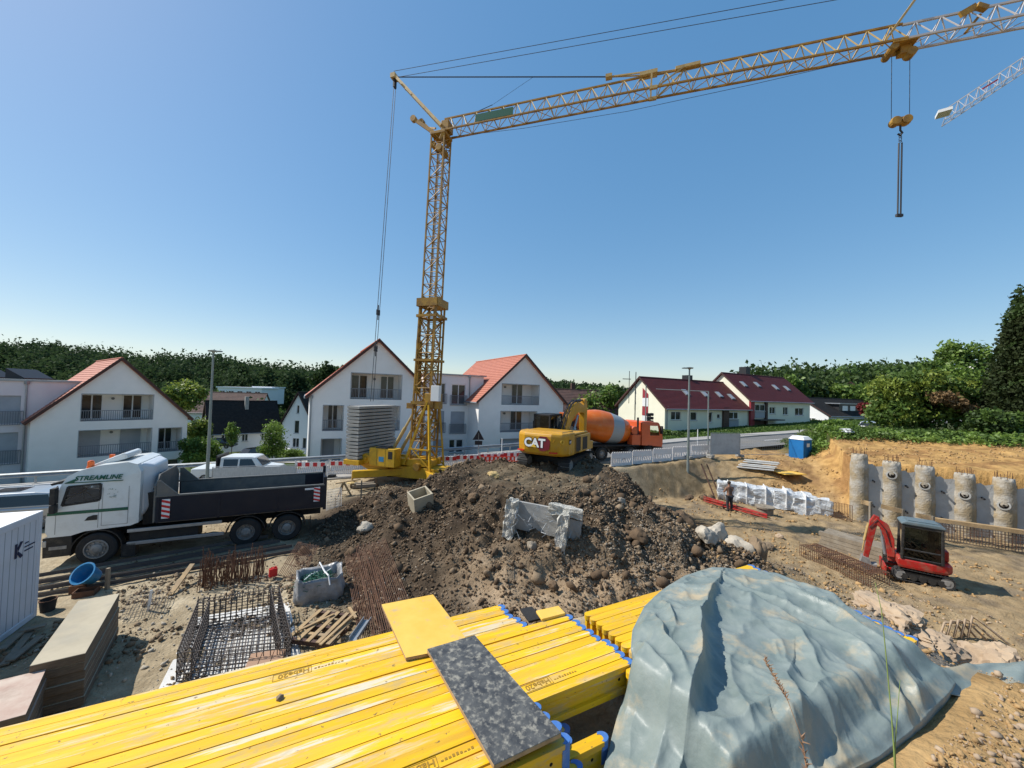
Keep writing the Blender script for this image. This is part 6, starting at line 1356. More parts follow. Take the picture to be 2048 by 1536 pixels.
# --- grey-blue tarpaulin: a relaxed sheet over the right-hand stack
M('tarp', (0.15, 0.188, 0.175), (0.215, 0.248, 0.23), 3.2, 0.46, spec=0.4, dirt=((0.42, 0.33, 0.20), 0.8, 2.3, 0.54, 0.68), bump=0.5, bsc=9, bdist=0.02)
def tarpaulin():
    nu, nv = 270, 240
    def edge(pl_, n):                    # pixel+level polyline -> n points by length
        w_ = np.array([tuple(G(a, b, c)) for a, b, c in pl_]); L_ = np.concatenate([[0], np.cumsum(np.linalg.norm(np.diff(w_, axis=0), axis=1))]); t = np.linspace(0, L_[-1], n)
        return np.stack([np.interp(t, L_, w_[:, k]) for k in range(3)], -1)
    z = ZT_
    top = edge([(1425, 1134, z + .02), (1490, 1139, z), (1560, 1148, z - .02), (1640, 1180, z - .08), (1700, 1222, z - .05), (1760, 1252, z - .02), (1815, 1290, z - .06), (1880, 1333, z - .12), (1912, 1366, z - .18)], nu)
    lef = edge([(1425, 1134, z + .02), (1370, 1152, z + .02), (1322, 1182, z + .02), (1288, 1214, z + .02), (1264, 1262, z + .02), (1260, 1300, z + .02), (1270, 1335, z - .06), (1252, 1380, z - .15), (1232, 1440, z - .22), (1205, 1545, z - .3), (1190, 1620, z - .34)], nv)
    rig = edge([(1912, 1366, z - .18), (1900, 1385, z - .18), (1868, 1418, z - .18), (1825, 1462, z - .19), (1760, 1512, z - .2), (1690, 1548, z - .2), (1640, 1600, z - .2)], nv)
    bot = edge([(1190, 1620, z - .34), (1420, 1640, z - .25), (1640, 1600, z - .2)], nu)
    U, W_ = np.meshgrid(np.linspace(0, 1, nu), np.linspace(0, 1, nv)); u, v = U[..., None], W_[..., None]
    C = (1 - v) * top[None] + v * bot[None] + (1 - u) * lef[:, None] + u * rig[:, None] - ((1 - u) * (1 - v) * top[0] + u * (1 - v) * top[-1] + (1 - u) * v * bot[0] + u * v * bot[-1])
    x, y, zb = C[..., 0], C[..., 1], C[..., 2]
    d = BD[0] * x + BD[1] * y; n = BN[0] * x + BN[1] * y
    on = sstep(2.02, 2.16, d) * sstep(5.00, 4.86, d) * sstep(-1.22, -1.38, n)
    e = np.minimum.reduce([U * 2.6, (1 - U) * 2.6, W_ * 2.4, (1 - W_) * 2.4]); inn = sstep(0.0, 0.10, e)
    h = np.maximum(zb, lerp(zb, z + 0.012, on * sstep(0, 0.05, e)))
    # warp coordinates so that creases wander
    wx = x + 0.10 * fbm(x * 1.6, y * 1.6, 3, 61); wy = y + 0.10 * fbm(x * 1.6 + 7, y * 1.6, 3, 66)
    def seg(pl_, zz=z + .03): return [G(a, b, zz) for a, b in pl_]
    def fold(pl_, hgt, wl, wr, px_=None):
        """raised fold along a polyline; wl/wr widths on its two sides"""
        q = seg(pl_); best = np.full(x.shape, 9.0); sg = np.zeros(x.shape); tt = np.zeros(x.shape); n_ = len(q) - 1
        for i in range(n_):
            ax, ay, bx, by = q[i].x, q[i].y, q[i + 1].x, q[i + 1].y; L2 = (bx - ax) ** 2 + (by - ay) ** 2
            t = np.clip(((wx - ax) * (bx - ax) + (wy - ay) * (by - ay)) / L2, 0, 1); dx, dy = wx - (ax + t * (bx - ax)), wy - (ay + t * (by - ay)); r = np.hypot(dx, dy); s_ = np.sign((bx - ax) * dy - (by - ay) * dx)
            m = r < best; best = np.where(m, r, best); sg = np.where(m, s_, sg); tt = np.where(m, (i + t) / n_, tt)
        w_ = np.where(sg > 0, wl, wr); prof = np.exp(-(np.sqrt(best ** 2 + 0.006 ** 2) / w_) ** 1.05); return hgt * prof * (0.35 + 0.65 * np.sin(np.clip(tt * 1.1 + 0.05, 0, 1) * 3.14)) 
    F_ = np.zeros_like(x)
    # thrown-back flap down the left side, steep towards the right
    F_ += fold([(1436, 1180), (1428, 1215), (1405, 1262), (1400, 1320), (1378, 1385), (1366, 1440), (1340, 1540), (1330, 1600)], 0.20, 0.05, 0.26)
    F_ += fold([(1300, 1240), (1320, 1300), (1352, 1370), (1370, 1420)], 0.09, 0.035, 0.06)
    F_ += fold([(1330, 1215), (1345, 1250), (1338, 1285)], 0.08, 0.03, 0.05)
    F_ += fold([(1262, 1300), (1300, 1350), (1330, 1400), (1290, 1480)], 0.10, 0.05, 0.08)
    # long folds running down the right side
    for (a, b, h_) in (([(1440, 1152), (1530, 1200), (1640, 1250), (1740, 1310), (1820, 1370)], 0, 0.075), ([(1470, 1150), (1570, 1180), (1680, 1232), (1790, 1300), (1870, 1360)], 0, 0.085), ([(1440, 1165), (1540, 1225), (1620, 1262), (1720, 1300)], 0, 0.05), ([(1530, 1150), (1620, 1190), (1720, 1250), (1800, 1300)], 0, 0.05)):
        F_ += fold(a, h_, 0.035, 0.075)
    F_ += fold([(1540, 1248), (1600, 1275), (1640, 1320), (1690, 1392)], 0.075, 0.05, 0.10)
    F_ += fold([(1640, 1390), (1660, 1372), (1690, 1362)], 0.06, 0.04, 0.05)
    F_ += fold([(1592, 1330), (1588, 1360), (1622, 1420), (1652, 1500), (1662, 1580)], 0.075, 0.045, 0.13)
    F_ += fold([(1432, 1180), (1500, 1205), (1505, 1240)], 0.06, 0.05, 0.06)
    F_ += fold([(1420, 1470), (1500, 1450), (1560, 1420), (1590, 1440)], 0.05, 0.10, 0.05)
    F_ += fold([(1460, 1310), (1540, 1350), (1600, 1400)], 0.03, 0.03, 0.05)
    F_ += fold([(1780, 1330), (1830, 1390), (1870, 1420)], 0.06, 0.03, 0.06) + fold([(1820, 1330), (1862, 1372)], 0.07, 0.03, 0.04)
    F_ += fold([(1700, 1340), (1770, 1390), (1850, 1432)], 0.04, 0.04, 0.06)
    # finer creases: ridged noise in two directions
    def ridged(a, b, o, s_): return 1 - np.abs(fbm(a, b, o, s_)) * 2.2
    F_ += 0.045 * np.clip(ridged(wx * 2.0 + wy * 0.8, wy * 1.1 - wx * 1.4, 2, 31) - 0.3, 0, 1) ** 1.5 + 0.020 * np.clip(ridged(wx * 5 - wy * 2, wy * 4 + wx * 3, 2, 36) - 0.45, 0, 1)
    def cells(a, b, s_):                 # distance to the nearest scattered point: facets with sharp ridges between them
        ia, ib = np.floor(a).astype(np.int64), np.floor(b).astype(np.int64); m = np.full(a.shape, 9.0)
        for i in (-1, 0, 1):
            for j in (-1, 0, 1): m = np.minimum(m, np.hypot(ia + i + _hash(ia + i, ib + j, s_) - a, ib + j + _hash(ia + i, ib + j, s_ + 7) - b))
        return m
    F_ += 0.028 * fbm(wx * 1.3, wy * 1.3, 2, 44) + 0.042 * cells(wx * 2.6 + wy * 1.1, wy * 2.0 - wx * 0.9, 51) + 0.015 * cells(wx * 6.5, wy * 6.5 + wx, 57) - 0.02
    h = h + np.maximum(F_, -0.004 * on) * (0.25 + 0.75 * inn)
    # side shift of the steep folds so that they lean over
    gy, gx_ = np.gradient(F_); k = 0.25
    P3 = np.stack([x + k * F_ * 0.3, y - k * F_ * 0.12, h], -1)
    # skirt tucked down at the rim
    def ring(row): r = row.copy(); r[:, 2] -= 0.16; c = P3.reshape(-1, 3).mean(0); r[:, :2] += (c[:2] - r[:, :2]) * 0.025; return r
    full = np.zeros((nv + 2, nu + 2, 3)); full[1:-1, 1:-1] = P3; full[0, 1:-1] = ring(P3[0]); full[-1, 1:-1] = ring(P3[-1]); full[1:-1, 0] = ring(P3[:, 0]); full[1:-1, -1] = ring(P3[:, -1])
    full[0, 0] = full[0, 1]; full[0, -1] = full[0, -2]; full[-1, 0] = full[-1, 1]; full[-1, -1] = full[-1, -2]
    idx = np.arange((nu + 2) * (nv + 2)).reshape(nv + 2, nu + 2); f = np.stack([idx[:-1, :-1], idx[:-1, 1:], idx[1:, 1:], idx[1:, :-1]], -1).reshape(-1, 4)
    o = np_mesh('tarpaulin', full.reshape(-1, 3), f, 'tarp', smooth=True)
    tag(o, 'wrinkled grey blue tarpaulin thrown over the right-hand beam stack', 'tarpaulin')
    return o
tarpaulin()
# loose strip of the same sheet trailing off to the right
q = []; nn2 = 46; mm2 = 14
A0, A1 = G(1840, 1350, 3.76), G(1828, 1402, 3.76); B0, B1 = G(2120, 1322, 3.70), G(2120, 1384, 3.76)
vs = []
for i in range(nn2):
    for j in range(mm2):
        t, s_ = i / (nn2 - 1), j / (mm2 - 1); p = lerp(lerp(A0, B0, t), lerp(A1, B1, t), s_)
        p.z += 0.05 * math.sin(t * 9 + s_ * 2) * math.sin(s_ * 3.1) + 0.035 * float(fbm(np.array([t * 6]), np.array([s_ * 3]), 3, 5)[0]) + 0.035 + 0.03 * (1 - t) * math.sin(s_ * 3.1); vs.append(tuple(p))
fi = [(i * mm2 + j, (i + 1) * mm2 + j, (i + 1) * mm2 + j + 1, i * mm2 + j + 1) for i in range(nn2 - 1) for j in range(mm2 - 1)]
o = np_mesh('tarpaulin_strip', np.array(vs), np.array(fi), 'tarp', smooth=True); o.modifiers.new('thick', 'SOLIDIFY').thickness = 0.004
tag(o, 'loose strip of grey blue tarpaulin trailing to the right edge', 'tarpaulin')
# grass stalks in front of the lens side
M('stalk_green', (0.16, 0.21, 0.05), None, rough=0.6); M('stalk_dry', (0.22, 0.12, 0.07), (0.3, 0.18, 0.1), 20, 0.8)
def stalk(label, pts, r, mat, head=None):
    t = thing('grass_stalk', label, 'grass', tuple(pts[0])); q = MB(); q.path(pts, [lerp(r, r * 0.35, i / (len(pts) - 1)) for i in range(len(pts))], 5); q.build('stem', mat, t, world=True, smooth=True)
    if head:
        q = MB(); a, b, n = head; g = random.Random(int(a.x * 100))
        for k in range(n):
            p = lerp(a, b, k / n); dvec = V(g.uniform(-1, 1), g.uniform(-1, 1), g.uniform(0.3, 1.5)).normalized(); q.tube(p, p + dvec * g.uniform(0.008, 0.02), 0.0022, 4, 0.0006)
        q.build('seed_head', 'stalk_dry', t, world=True, kind='stuff')
    return t
def curve_px(pl_, D0, D1): return [P(px, py, lerp(D0, D1, i / (len(pl_) - 1))) for i, (px, py) in enumerate(pl_)]
c1 = curve_px([(1794, 1620), (1788, 1500), (1782, 1420), (1771, 1300), (1763, 1220), (1750, 1165)], 1.25, 1.45); stalk('tall green grass stalk crossing the tarpaulin and the small excavator', c1, 0.0028, 'stalk_green')
c2 = curve_px([(1792, 1570), (1790, 1490), (1795, 1430), (1800, 1360)], 1.27, 1.35); stalk('short green grass stalk beside the tall one', c2, 0.0022, 'stalk_green')
c3 = curve_px([(1622, 1620), (1605, 1480), (1575, 1400), (1552, 1360), (1528, 1318)], 1.25, 1.45); stalk('dry brown grass stalk with a seed head over the tarpaulin', c3, 0.0016, 'stalk_dry', head=(c3[2], c3[4], 60))
c4 = curve_px([(1620, 1640), (1616, 1560), (1610, 1510), (1603, 1470)], 1.05, 1.1); stalk('dark grass head rising from the bottom edge', c4, 0.0014, 'stalk_dry', head=(c4[1], c4[3], 26))
# ------------------------------------------------------------------ things on the site
M('rust', (0.16, 0.075, 0.04), (0.095, 0.05, 0.032), 6, 0.85)
M('rebar_grey', (0.075, 0.07, 0.068), (0.11, 0.085, 0.07), 5, 0.75)
M('container_white', (0.62, 0.64, 0.68), (0.56, 0.58, 0.62), 0.8, 0.5, dirt=((0.4, 0.38, 0.34), 0.25, 1.5))
M('navy_ink', (0.02, 0.025, 0.06), None, rough=0.6)
M('ply_tan', (0.44, 0.38, 0.27), (0.36, 0.31, 0.22), 1.6, 0.7, dirt=((0.26, 0.25, 0.21), 0.6, 1.2))
M('ply_pink', (0.42, 0.29, 0.23), (0.52, 0.42, 0.34), 2.5, 0.7, dirt=((0.25, 0.16, 0.12), 0.7, 2.2))
M('ply_side', (0.17, 0.13, 0.09), (0.10, 0.08, 0.06), 5, 0.85, stretch=(1, 1, 6))
M('tub_blue', (0.02, 0.16, 0.34), (0.03, 0.2, 0.4), 5, 0.4, dirt=((0.3, 0.28, 0.25), 0.35, 6))
M('film_silver', (0.42, 0.44, 0.45), (0.62, 0.63, 0.63), 6, 0.25, spec=0.8, bump=0.8, bsc=9, bdist=0.05)
M('film_grey', (0.16, 0.165, 0.17), (0.3, 0.3, 0.3), 3, 0.35, spec=0.7, bump=0.8, bsc=7, bdist=0.05)
M('net_green', (0.012, 0.09, 0.055), (0.03, 0.15, 0.1), 8, 0.6)
M('brick_tan', (0.36, 0.22, 0.14), None, rough=0.9)
M('toilet_blue', (0.01, 0.13, 0.36), (0.012, 0.15, 0.4), 2, 0.45)
M('barrier_white', (0.78, 0.75, 0.73), (0.7, 0.67, 0.65), 3, 0.55)
M('barrier_red', (0.5, 0.025, 0.03), None, rough=0.5)
M('barrier_orange', (0.68, 0.06, 0.025), (0.6, 0.05, 0.02), 3, 0.5)
M('pile_earth', (0.36, 0.275, 0.16), (0.24, 0.195, 0.13), 1.8, 0.95, bump=0.8, bsc=9, bdist=0.05, dirt=((0.40, 0.385, 0.35), 0.8, 1.0, 0.42, 0.6))
M('shotcrete', (0.46, 0.455, 0.43), (0.36, 0.355, 0.34), 1.0, 0.9, bump=0.5, bsc=8, dirt=((0.4, 0.33, 0.22), 0.5, 0.8))
M('lamp_post', (0.25, 0.29, 0.28), (0.2, 0.235, 0.225), 2, 0.5, metal=0.4)
M('sheet_grey', (0.40, 0.41, 0.41), (0.33, 0.34, 0.34), 1.2, 0.7, dirt=((0.2, 0.19, 0.18), 0.5, 3))
M('mesh_sheet', (0.40, 0.42, 0.42), (0.52, 0.54, 0.54), 4, 0.6, stretch=(6, 1, 1))
M('yellow_paint', (0.75, 0.5, 0.02), None, rough=0.5)
M('jean_dark', (0.025, 0.028, 0.035), (0.04, 0.042, 0.05), 8, 0.9)
M('skin_tan', (0.26, 0.135, 0.085), None, rough=0.6)
M('shirt_brown', (0.11, 0.075, 0.055), (0.15, 0.1, 0.07), 10, 0.9)
M('hair_dark', (0.03, 0.022, 0.018), None, rough=0.8)
# --- white site container at the left edge
c0 = G(74, 1231, 0.0); dirc = V(0.40, -0.917, 0)
con = thing('site_container', 'white site container with a dark logo at the left edge', 'container', (c0.x, c0.y, 0), math.atan2(dirc.y, dirc.x))
# local x runs along the wall towards us, local -y is the outer (visible) side after rotation
Lc, Wc, Hc = 6.0, 2.44, 2.62
q = MB(); q.bx(0.06, Lc - 0.06, -Wc + 0.02, -0.02, 0.14, Hc - 0.1); q.build('wall', 'container_white', con)
q = MB()
for y0, y1 in ((-0.1, 0.0), (-Wc, -Wc + 0.1)):
    for x in (0, Lc - 0.12): q.bx(x, x + 0.12, y0, y1, 0.0, Hc)
    q.bx(0.12, Lc - 0.12, y0, y1, Hc - 0.14, Hc); q.bx(0.12, Lc - 0.12, y0, y1, 0.0, 0.14)
q.build('frame', 'container_white', con, bevel=0.015)
q = MB(); q.bx(0.0, Lc, -Wc, 0.0, Hc + 0.002, Hc + 0.03); q.build('roof', 'plaster_bright', con)
q = MB()
for k in range(30): x = 0.2 + k * 0.19; q.bx(x, x + 0.012, -0.02, -0.015, 0.15, Hc - 0.15)
q.build('wall_seam', 'shutter', con, kind='stuff')
q = MB()
for poly in ([(0.0, 0.0), (0.07, 0.0), (0.07, 0.34), (0.0, 0.34)], [(0.1, 0.15), (0.24, 0.34), (0.16, 0.36), (0.08, 0.24)], [(0.1, 0.15), (0.26, 0.0), (0.18, -0.04), (0.08, 0.08)]):
    q.prism([(-a, b) for a, b in poly], (0.85, -0.012, 1.75), ex, ez, (0, 0.004, 0))
q.build('logo', 'navy_ink', con)
q = MB()
for k, w_ in enumerate((0.12, 0.34, 0.28)): q.bx(0.55 - w_, 0.55, -0.012, -0.008, 2.0 - k * 0.09, 2.03 - k * 0.09)
q.build('logo_line', 'navy_ink', con)
# --- stacked formwork panels beside it
def panel_stack(base, NR, FR, NL, zt, n, th, topmat, nm):
    e1 = (FR - NR); e2 = (NL - NR); e1.z = e2.z = 0
    for k in range(n):
        z1 = zt - k * (th + 0.012); j = V(rng.uniform(-0.02, 0.02), rng.uniform(-0.02, 0.02), 0); a = V(NR.x, NR.y, 0) + j
        t = thing('stacked_shuttering', f'{base}, {ORD[k]} from the top', 'panel', tuple(V(a.x, a.y, z1 - th)), 0, nm)
        c4 = [a, a + e1, a + e1 + e2, a + e2]; q = MB(); q.hexa([V(p.x, p.y, z1 - th) for p in c4] + [V(p.x, p.y, z1) for p in c4]); q.build('panel_frame', 'ply_side', t, world=True, bevel=0.006)
        m_ = sum(c4, V(0, 0, 0)) / 4; q = MB(); q.hexa([V(*lerp(p, m_, 0.006).xy, z1) for p in c4] + [V(*lerp(p, m_, 0.01).xy, z1 + 0.004) for p in c4]); q.build('panel_face', topmat, t, world=True)
NR, FR, NL = G(172, 1306, 0.98), G(240, 1186, 0.98), G(60, 1332, 0.98)
panel_stack('grey tan formwork panel in the tall stack by the container', NR, FR, NL, 0.98, 6, 0.145, 'ply_tan', 'formwork panels stacked by the container')
NR, FR, NL = G(52, 1428, 0.86), G(93, 1337, 0.86), G(-70, 1462, 0.86)
panel_stack('pinkish formwork panel in the lower left corner stack', NR, FR, NL, 0.86, 5, 0.15, 'ply_pink', 'formwork panels in the lower left corner')
def board(label, a, b, w_=0.12, th=0.03, mat='timber_old', name='plank', cat='plank', group=None):
    a, b = Vector(a), Vector(b); t = thing(name, label, cat, tuple(lerp(a, b, 0.5)), 0, group); q = MB(); q.bar(a, b, w_, th); q.build('wood', mat, t, world=True, bevel=0.004); return t
for k, (a, b) in enumerate((((8, 1330), (62, 1262)), ((20, 1322), (82, 1272)), ((2, 1300), (52, 1255)), ((40, 1262), (92, 1250)))):
    board(f'weathered plank lying under the container edge, {ORD[k]} from the front', G(*a, 0.05 + 0.03 * k), G(*b, 0.06 + 0.03 * k), 0.14, 0.04, group='planks by the container')
p_ = G(95, 1222, 0.0); bk = thing('bucket', 'black bucket with a rusty rim standing by the container', 'bucket', tuple(p_)); q = MB(); q.lathe([(0.13, 0), (0.16, 0.28), (0.17, 0.28), (0.165, 0.3), (0.15, 0.3), (0.12, 0.03)], p_, n=18, closed=False); q.lathe([(0.12, 0.03), (0.01, 0.03)], p_, n=18, closed=False); q.build('pail', 'rubber', bk, world=True, smooth=True, auto=40)
q = MB(); q.path([p_ + V(0.16 * math.cos(a), 0.16 * math.sin(a), 0.30) for a in np.linspace(0, 6.283, 17)], 0.012, 5); q.build('rim', 'rust', bk, world=True)
p_ = G(187, 1178, 0.0); tb = thing('mortar_tub', 'blue plastic tub tipped against rusty boxes behind the panel stack', 'tub', tuple(p_)); rotm = Matrix.Rotation(0.9, 3, 'X') @ Matrix.Rotation(0.3, 3, 'Z'); q = MB()
pr_ = [(0.19, 0), (0.27, 0.38), (0.30, 0.39), (0.30, 0.41), (0.26, 0.41), (0.175, 0.025), (0.01, 0.025)]; q.lathe(pr_, p_ + V(0, 0, 0.34), rotm @ V(0, 0, 1), 22, closed=False); q.lathe([(0.19, 0), (0.01, 0)], p_ + V(0, 0, 0.34), rotm @ V(0, 0, 1), 22, closed=False); q.build('shell', 'tub_blue', tb, world=True, smooth=True, auto=40)
for k, (px, py) in enumerate(((160, 1182), (172, 1190))):
    p_ = G(px, py, 0.0); t = thing('steel_box', 'rusty open steel box left of the blue tub' if k == 0 else 'low rusty steel box under the blue tub', 'box', tuple(p_), R(25)); q = MB(); w_ = 0.34 if k == 0 else 0.46
    for a in ((-w_ / 2, w_ / 2, -0.16, -0.14), (-w_ / 2, w_ / 2, 0.14, 0.16), (-w_ / 2, -w_ / 2 + 0.02, -0.14, 0.14), (w_ / 2 - 0.02, w_ / 2, -0.14, 0.14)): q.bx(a[0], a[1], a[2], a[3], 0.0, 0.22 - 0.06 * k)
    q.bx(-w_ / 2 + 0.02, w_ / 2 - 0.02, -0.14, 0.14, 0.0, 0.02); q.build('body', 'rust', t)
# --- long dark steel sections in front of the lorry
for k in range(6):
    a = G(70, 1196 - 7 * k, 0.06); b = G(596 - 12 * k, 1104 - 5 * k, 0.06); t = thing('steel_section', f'long dark steel section on the ground before the lorry, {ORD[k]} from the front', 'steel bar', tuple(lerp(a, b, 0.5)), 0, 'steel sections before the lorry')
    q = MB(); zz = 0.02 + 0.075 * (k % 2); q.bar(a + V(0, 0, zz), b + V(0, 0, zz), 0.09, 0.012); q.bar(a + V(0, 0, zz + 0.05), b + V(0, 0, zz + 0.05), 0.012, 0.09); q.build('profile', 'rebar_grey', t, world=True)
for k, (a, b, hh) in enumerate((((612, 1180), (612, 1180), 0.7),)): pass
p_ = G(214, 1180, 0); t = thing('timber_post', 'short wooden post beside the dark steel sections', 'post', tuple(p_)); q = MB(); q.bx(-0.04, 0.04, -0.04, 0.04, -0.2, 0.62); q.build('post', 'timber_old', t)
board('light plank leaning on the rusty starter bars', G(340, 1190, 0.05), G(385, 1128, 0.45), 0.13, 0.04, 'timber')
board('white strip of plastic sticking out of the rubble', G(296, 1222, 0.0), G(303, 1180, 0.55), 0.07, 0.02, 'white_paint', 'plastic_strip', 'strip')
# --- field of rusty starter bars
a, b = G(392, 1188, -0.05), G(524, 1168, -0.05)
sf = thing('starter_bars', 'dense row of upright rusty starter bars in front of the lorry', 'rebar', tuple(lerp(a, b, 0.5))); g = random.Random(9)
bm1 = MB().path([(0, 0, 0), (0.01, 0, 0.45), (0.0, 0.015, 0.95)], 0.010, 5).build('bar', 'rust', None); bmd = bm1.data; bpy.data.objects.remove(bm1)
bk_ = (b - a).normalized(); bn_ = V(-bk_.y, bk_.x, 0)
for k in range(150):
    t = g.random(); row = g.choice((0, 0.25, 0.5, 0.6)); hg = g.uniform(0.65, 1.0) * (1.25 if k % 9 == 0 else 1); p = lerp(V(0, 0, 0) + a - lerp(a, b, 0.5), b - lerp(a, b, 0.5), t) + bn_ * row
    share('bar', bmd, sf, Matrix.Translation(p) @ Matrix.Rotation(g.uniform(-0.13, 0.13), 4, 'X') @ Matrix.Rotation(g.uniform(-0.16, 0.16), 4, 'Y') @ Matrix.Scale(hg, 4, (0, 0, 1)))
# --- footing slab with its cage
sl_c = [G(312, 1392, -0.02), G(388, 1238, -0.02), G(577, 1208, -0.02), G(606, 1330, -0.02)]
fs = thing('footing_slab', 'pale blinding concrete slab under the reinforcement cage', 'slab', tuple(sum(sl_c, V(0, 0, 0)) / 4)); q = MB(); q.hexa([p - V(0, 0, 0.2) for p in sl_c] + [p + V(0, 0, 0.05) for p in sl_c]); q.build('slab', 'concrete_pale', fs, world=True, bevel=0.01)
cg = thing('reinforcement_cage', 'dark steel reinforcement cage standing on the pale slab', 'rebar', tuple(sum(sl_c, V(0, 0, 0)) / 4)); zc = 0.04
cA, cB, cC, cD = G(352, 1362, zc), G(394, 1250, zc), G(556, 1222, zc), G(580, 1335, zc); hC = 0.62
def mat_bars(name, o, eu, ev, nu_, nv_, r=0.009, mat='rebar_grey', lip=0.0):
    q = MB()
    for i in range(nu_ + 1): p = o + eu * (i / nu_); q.tube(p, p + ev * (1 + lip), r, 4)
    for j in range(nv_ + 1): p = o + ev * (j / nv_) + V(0.012, -0.012, 0); q.tube(p, p + eu, r, 4)
    return q.build(name, mat, cg, world=True, kind='stuff')
U_ = V(0, 0, hC)
mat_bars('bottom_mat', cA + V(0, 0, 0.05), cD - cA, cB - cA, 18, 16); mat_bars('bottom_mat', cA + V(0, 0, 0.13), cD - cA, cB - cA, 16, 14)
mat_bars('back_mat', cB, cC - cB, U_, 15, 4, 0.010, lip=0.12); mat_bars('back_mat', cB + (cA - cB) * 0.07, cC - cB, U_, 15, 4)
mat_bars('side_mat', cA, cB - cA, U_, 16, 5); mat_bars('side_mat', cA + (cD - cA) * 0.12, cB - cA, U_, 16, 5); mat_bars('side_mat', cD, cC - cD, U_, 16, 5); mat_bars('side_mat', cD - (cD - cA) * 0.1, cC - cD, U_, 16, 5)
mat_bars('front_mat', cA, cD - cA, U_ * 0.9, 16, 4)
q = MB()
for (P0, P1, off) in ((cA, cB, (cD - cA) * 0.12), (cD, cC, (cA - cD) * 0.1), (cB, cC, (cA - cB) * 0.07)):
    for k in range(17):
        p = lerp(P0, P1, k / 16) + U_; q.path([p + V(0, 0, -0.05), p + off * 0.15 + V(0, 0, 0.03), p + off * 0.85 + V(0, 0, 0.03), p + off + V(0, 0, -0.05)], 0.009, 4)
q.build('hoops', 'rebar_grey', cg, world=True, kind='stuff')
# --- pallet and planks right of the cage
p_ = G(648, 1262, 0.10); pal = thing('pallet', 'broken wooden pallet lying between the cage and the wire mats', 'pallet', (p_.x, p_.y, 0.12), R(-8))
for k in range(5): q = MB(); x = -0.5 + k * 0.25; q.bx(x - 0.05, x + 0.05, -0.62, 0.6, 0.10, 0.122); q.build('slat', 'timber', pal, bevel=0.003)
for k in range(3): q = MB(); y = -0.55 + k * 0.55; q.bx(-0.58, 0.58, y - 0.05, y + 0.05, 0.0, 0.099); q.build('bearer', 'wood_dark', pal, bevel=0.003)
q = MB(); q.bx(-0.58, 0.58, -0.35, -0.26, 0.075, 0.099); q.build('bearer', 'timber', pal)
board('loose batten lying across the broken pallet', G(594, 1262, 0.27), G(668, 1228, 0.27), 0.06, 0.025, 'timber', 'batten', 'plank')
board('long batten propped over the right side of the pallet', G(640, 1290, 0.26), G(712, 1224, 0.3), 0.07, 0.03, 'timber', 'batten', 'plank')
board('short batten beside the wire mats', G(698, 1215, 0.25), G(712, 1236, 0.3), 0.07, 0.04, 'timber', 'batten', 'plank')
a, b = G(706, 1282, 0.35), G(735, 1240, 0.35); t = thing('steel_channel', 'grey galvanised channel leaning beside the pallet', 'channel', tuple(a)); q = MB(); q.bar(a, b, 0.18, 0.012); d_ = (b - a).normalized(); sdv = d_.cross(ez).normalized()
for s_ in (-0.09, 0.09): q.bar(a + sdv * s_ + V(0, 0, 0.04), b + sdv * s_ + V(0, 0, 0.04), 0.012, 0.09)
q.build('section', 'steel_galv', t, world=True)
p_ = G(532, 1318, 0.3); bs = thing('brick_pack', 'small pack of tan bricks beside the cage', 'bricks', (p_.x, p_.y, 0.05), R(20))
for i in range(3):
    for j in range(2):
        for k in range(2): q = MB(); q.bx(-0.32 + i * 0.22, -0.11 + i * 0.22, -0.22 + j * 0.22, -0.01 + j * 0.22, k * 0.15, k * 0.15 + 0.14); q.build('brick', 'brick_tan', bs, bevel=0.006)
# --- wrapped pack with green netting
p_ = G(638, 1190, 0.0); bagc = V(p_.x, p_.y, 0.0); rzb = R(28)
bag = thing('wrapped_pack', 'grey film wrapped pack with green netting inside, open at the top', 'pack', tuple(bagc), rzb); q = []; nb = 56; levels = 9
def sup(a, rx, ry, e=0.42): c, s_ = math.cos(a), math.sin(a); return rx * math.copysign(abs(c) ** e, c), ry * math.copysign(abs(s_) ** e, s_)
vs = []
for j in range(levels):
    z = 0.02 + 0.66 * j / (levels - 3) if j < levels - 2 else (0.62 if j == levels - 2 else 0.34); sc2 = (1.0 + 0.05 * math.sin(j * 0.9)) if j < levels - 2 else (0.86 if j == levels - 2 else 0.80)
    for i in range(nb):
        a = 2 * math.pi * i / nb; x, y = sup(a, 0.62 * sc2, 0.50 * sc2); k = 1 + 0.035 * math.sin(9 * a + j) + 0.03 * float(fbm(np.array([a * 3]), np.array([j * 0.9]), 3, 8)[0]); vs.append((x * k, y * k, z + 0.05 * math.sin(a * 2 + 1) * (j / levels) + 0.02 * math.sin(7 * a)))
fs_ = [(j * nb + i, j * nb + (i + 1) % nb, (j + 1) * nb + (i + 1) % nb, (j + 1) * nb + i) for j in range(levels - 1) for i in range(nb)]
me = bpy.data.meshes.new('film'); me.from_pydata(vs, [], fs_); me.materials.append(MT['film_grey']); o = bpy.data.objects.new('film', me); COL.objects.link(o); o.parent = bag
for p in me.polygons: p.use_smooth = True
q = MB(); g = random.Random(5)
for k in range(150):
    x, y = g.uniform(-0.42, 0.2), g.uniform(-0.34, 0.34); pts = [V(x, y, 0.42 + g.uniform(0, 0.1))]
    for s_ in range(4): pts.append(pts[-1] + V(g.uniform(-0.12, 0.12), g.uniform(-0.12, 0.12), g.uniform(-0.04, 0.045)))
    q.path(pts, 0.007, 4)
q.build('netting', 'net_green', bag, kind='stuff')
q = MB(); q.bx(-0.5, 0.5, -0.4, 0.4, 0.30, 0.40); q.build('contents', 'rubber', bag)
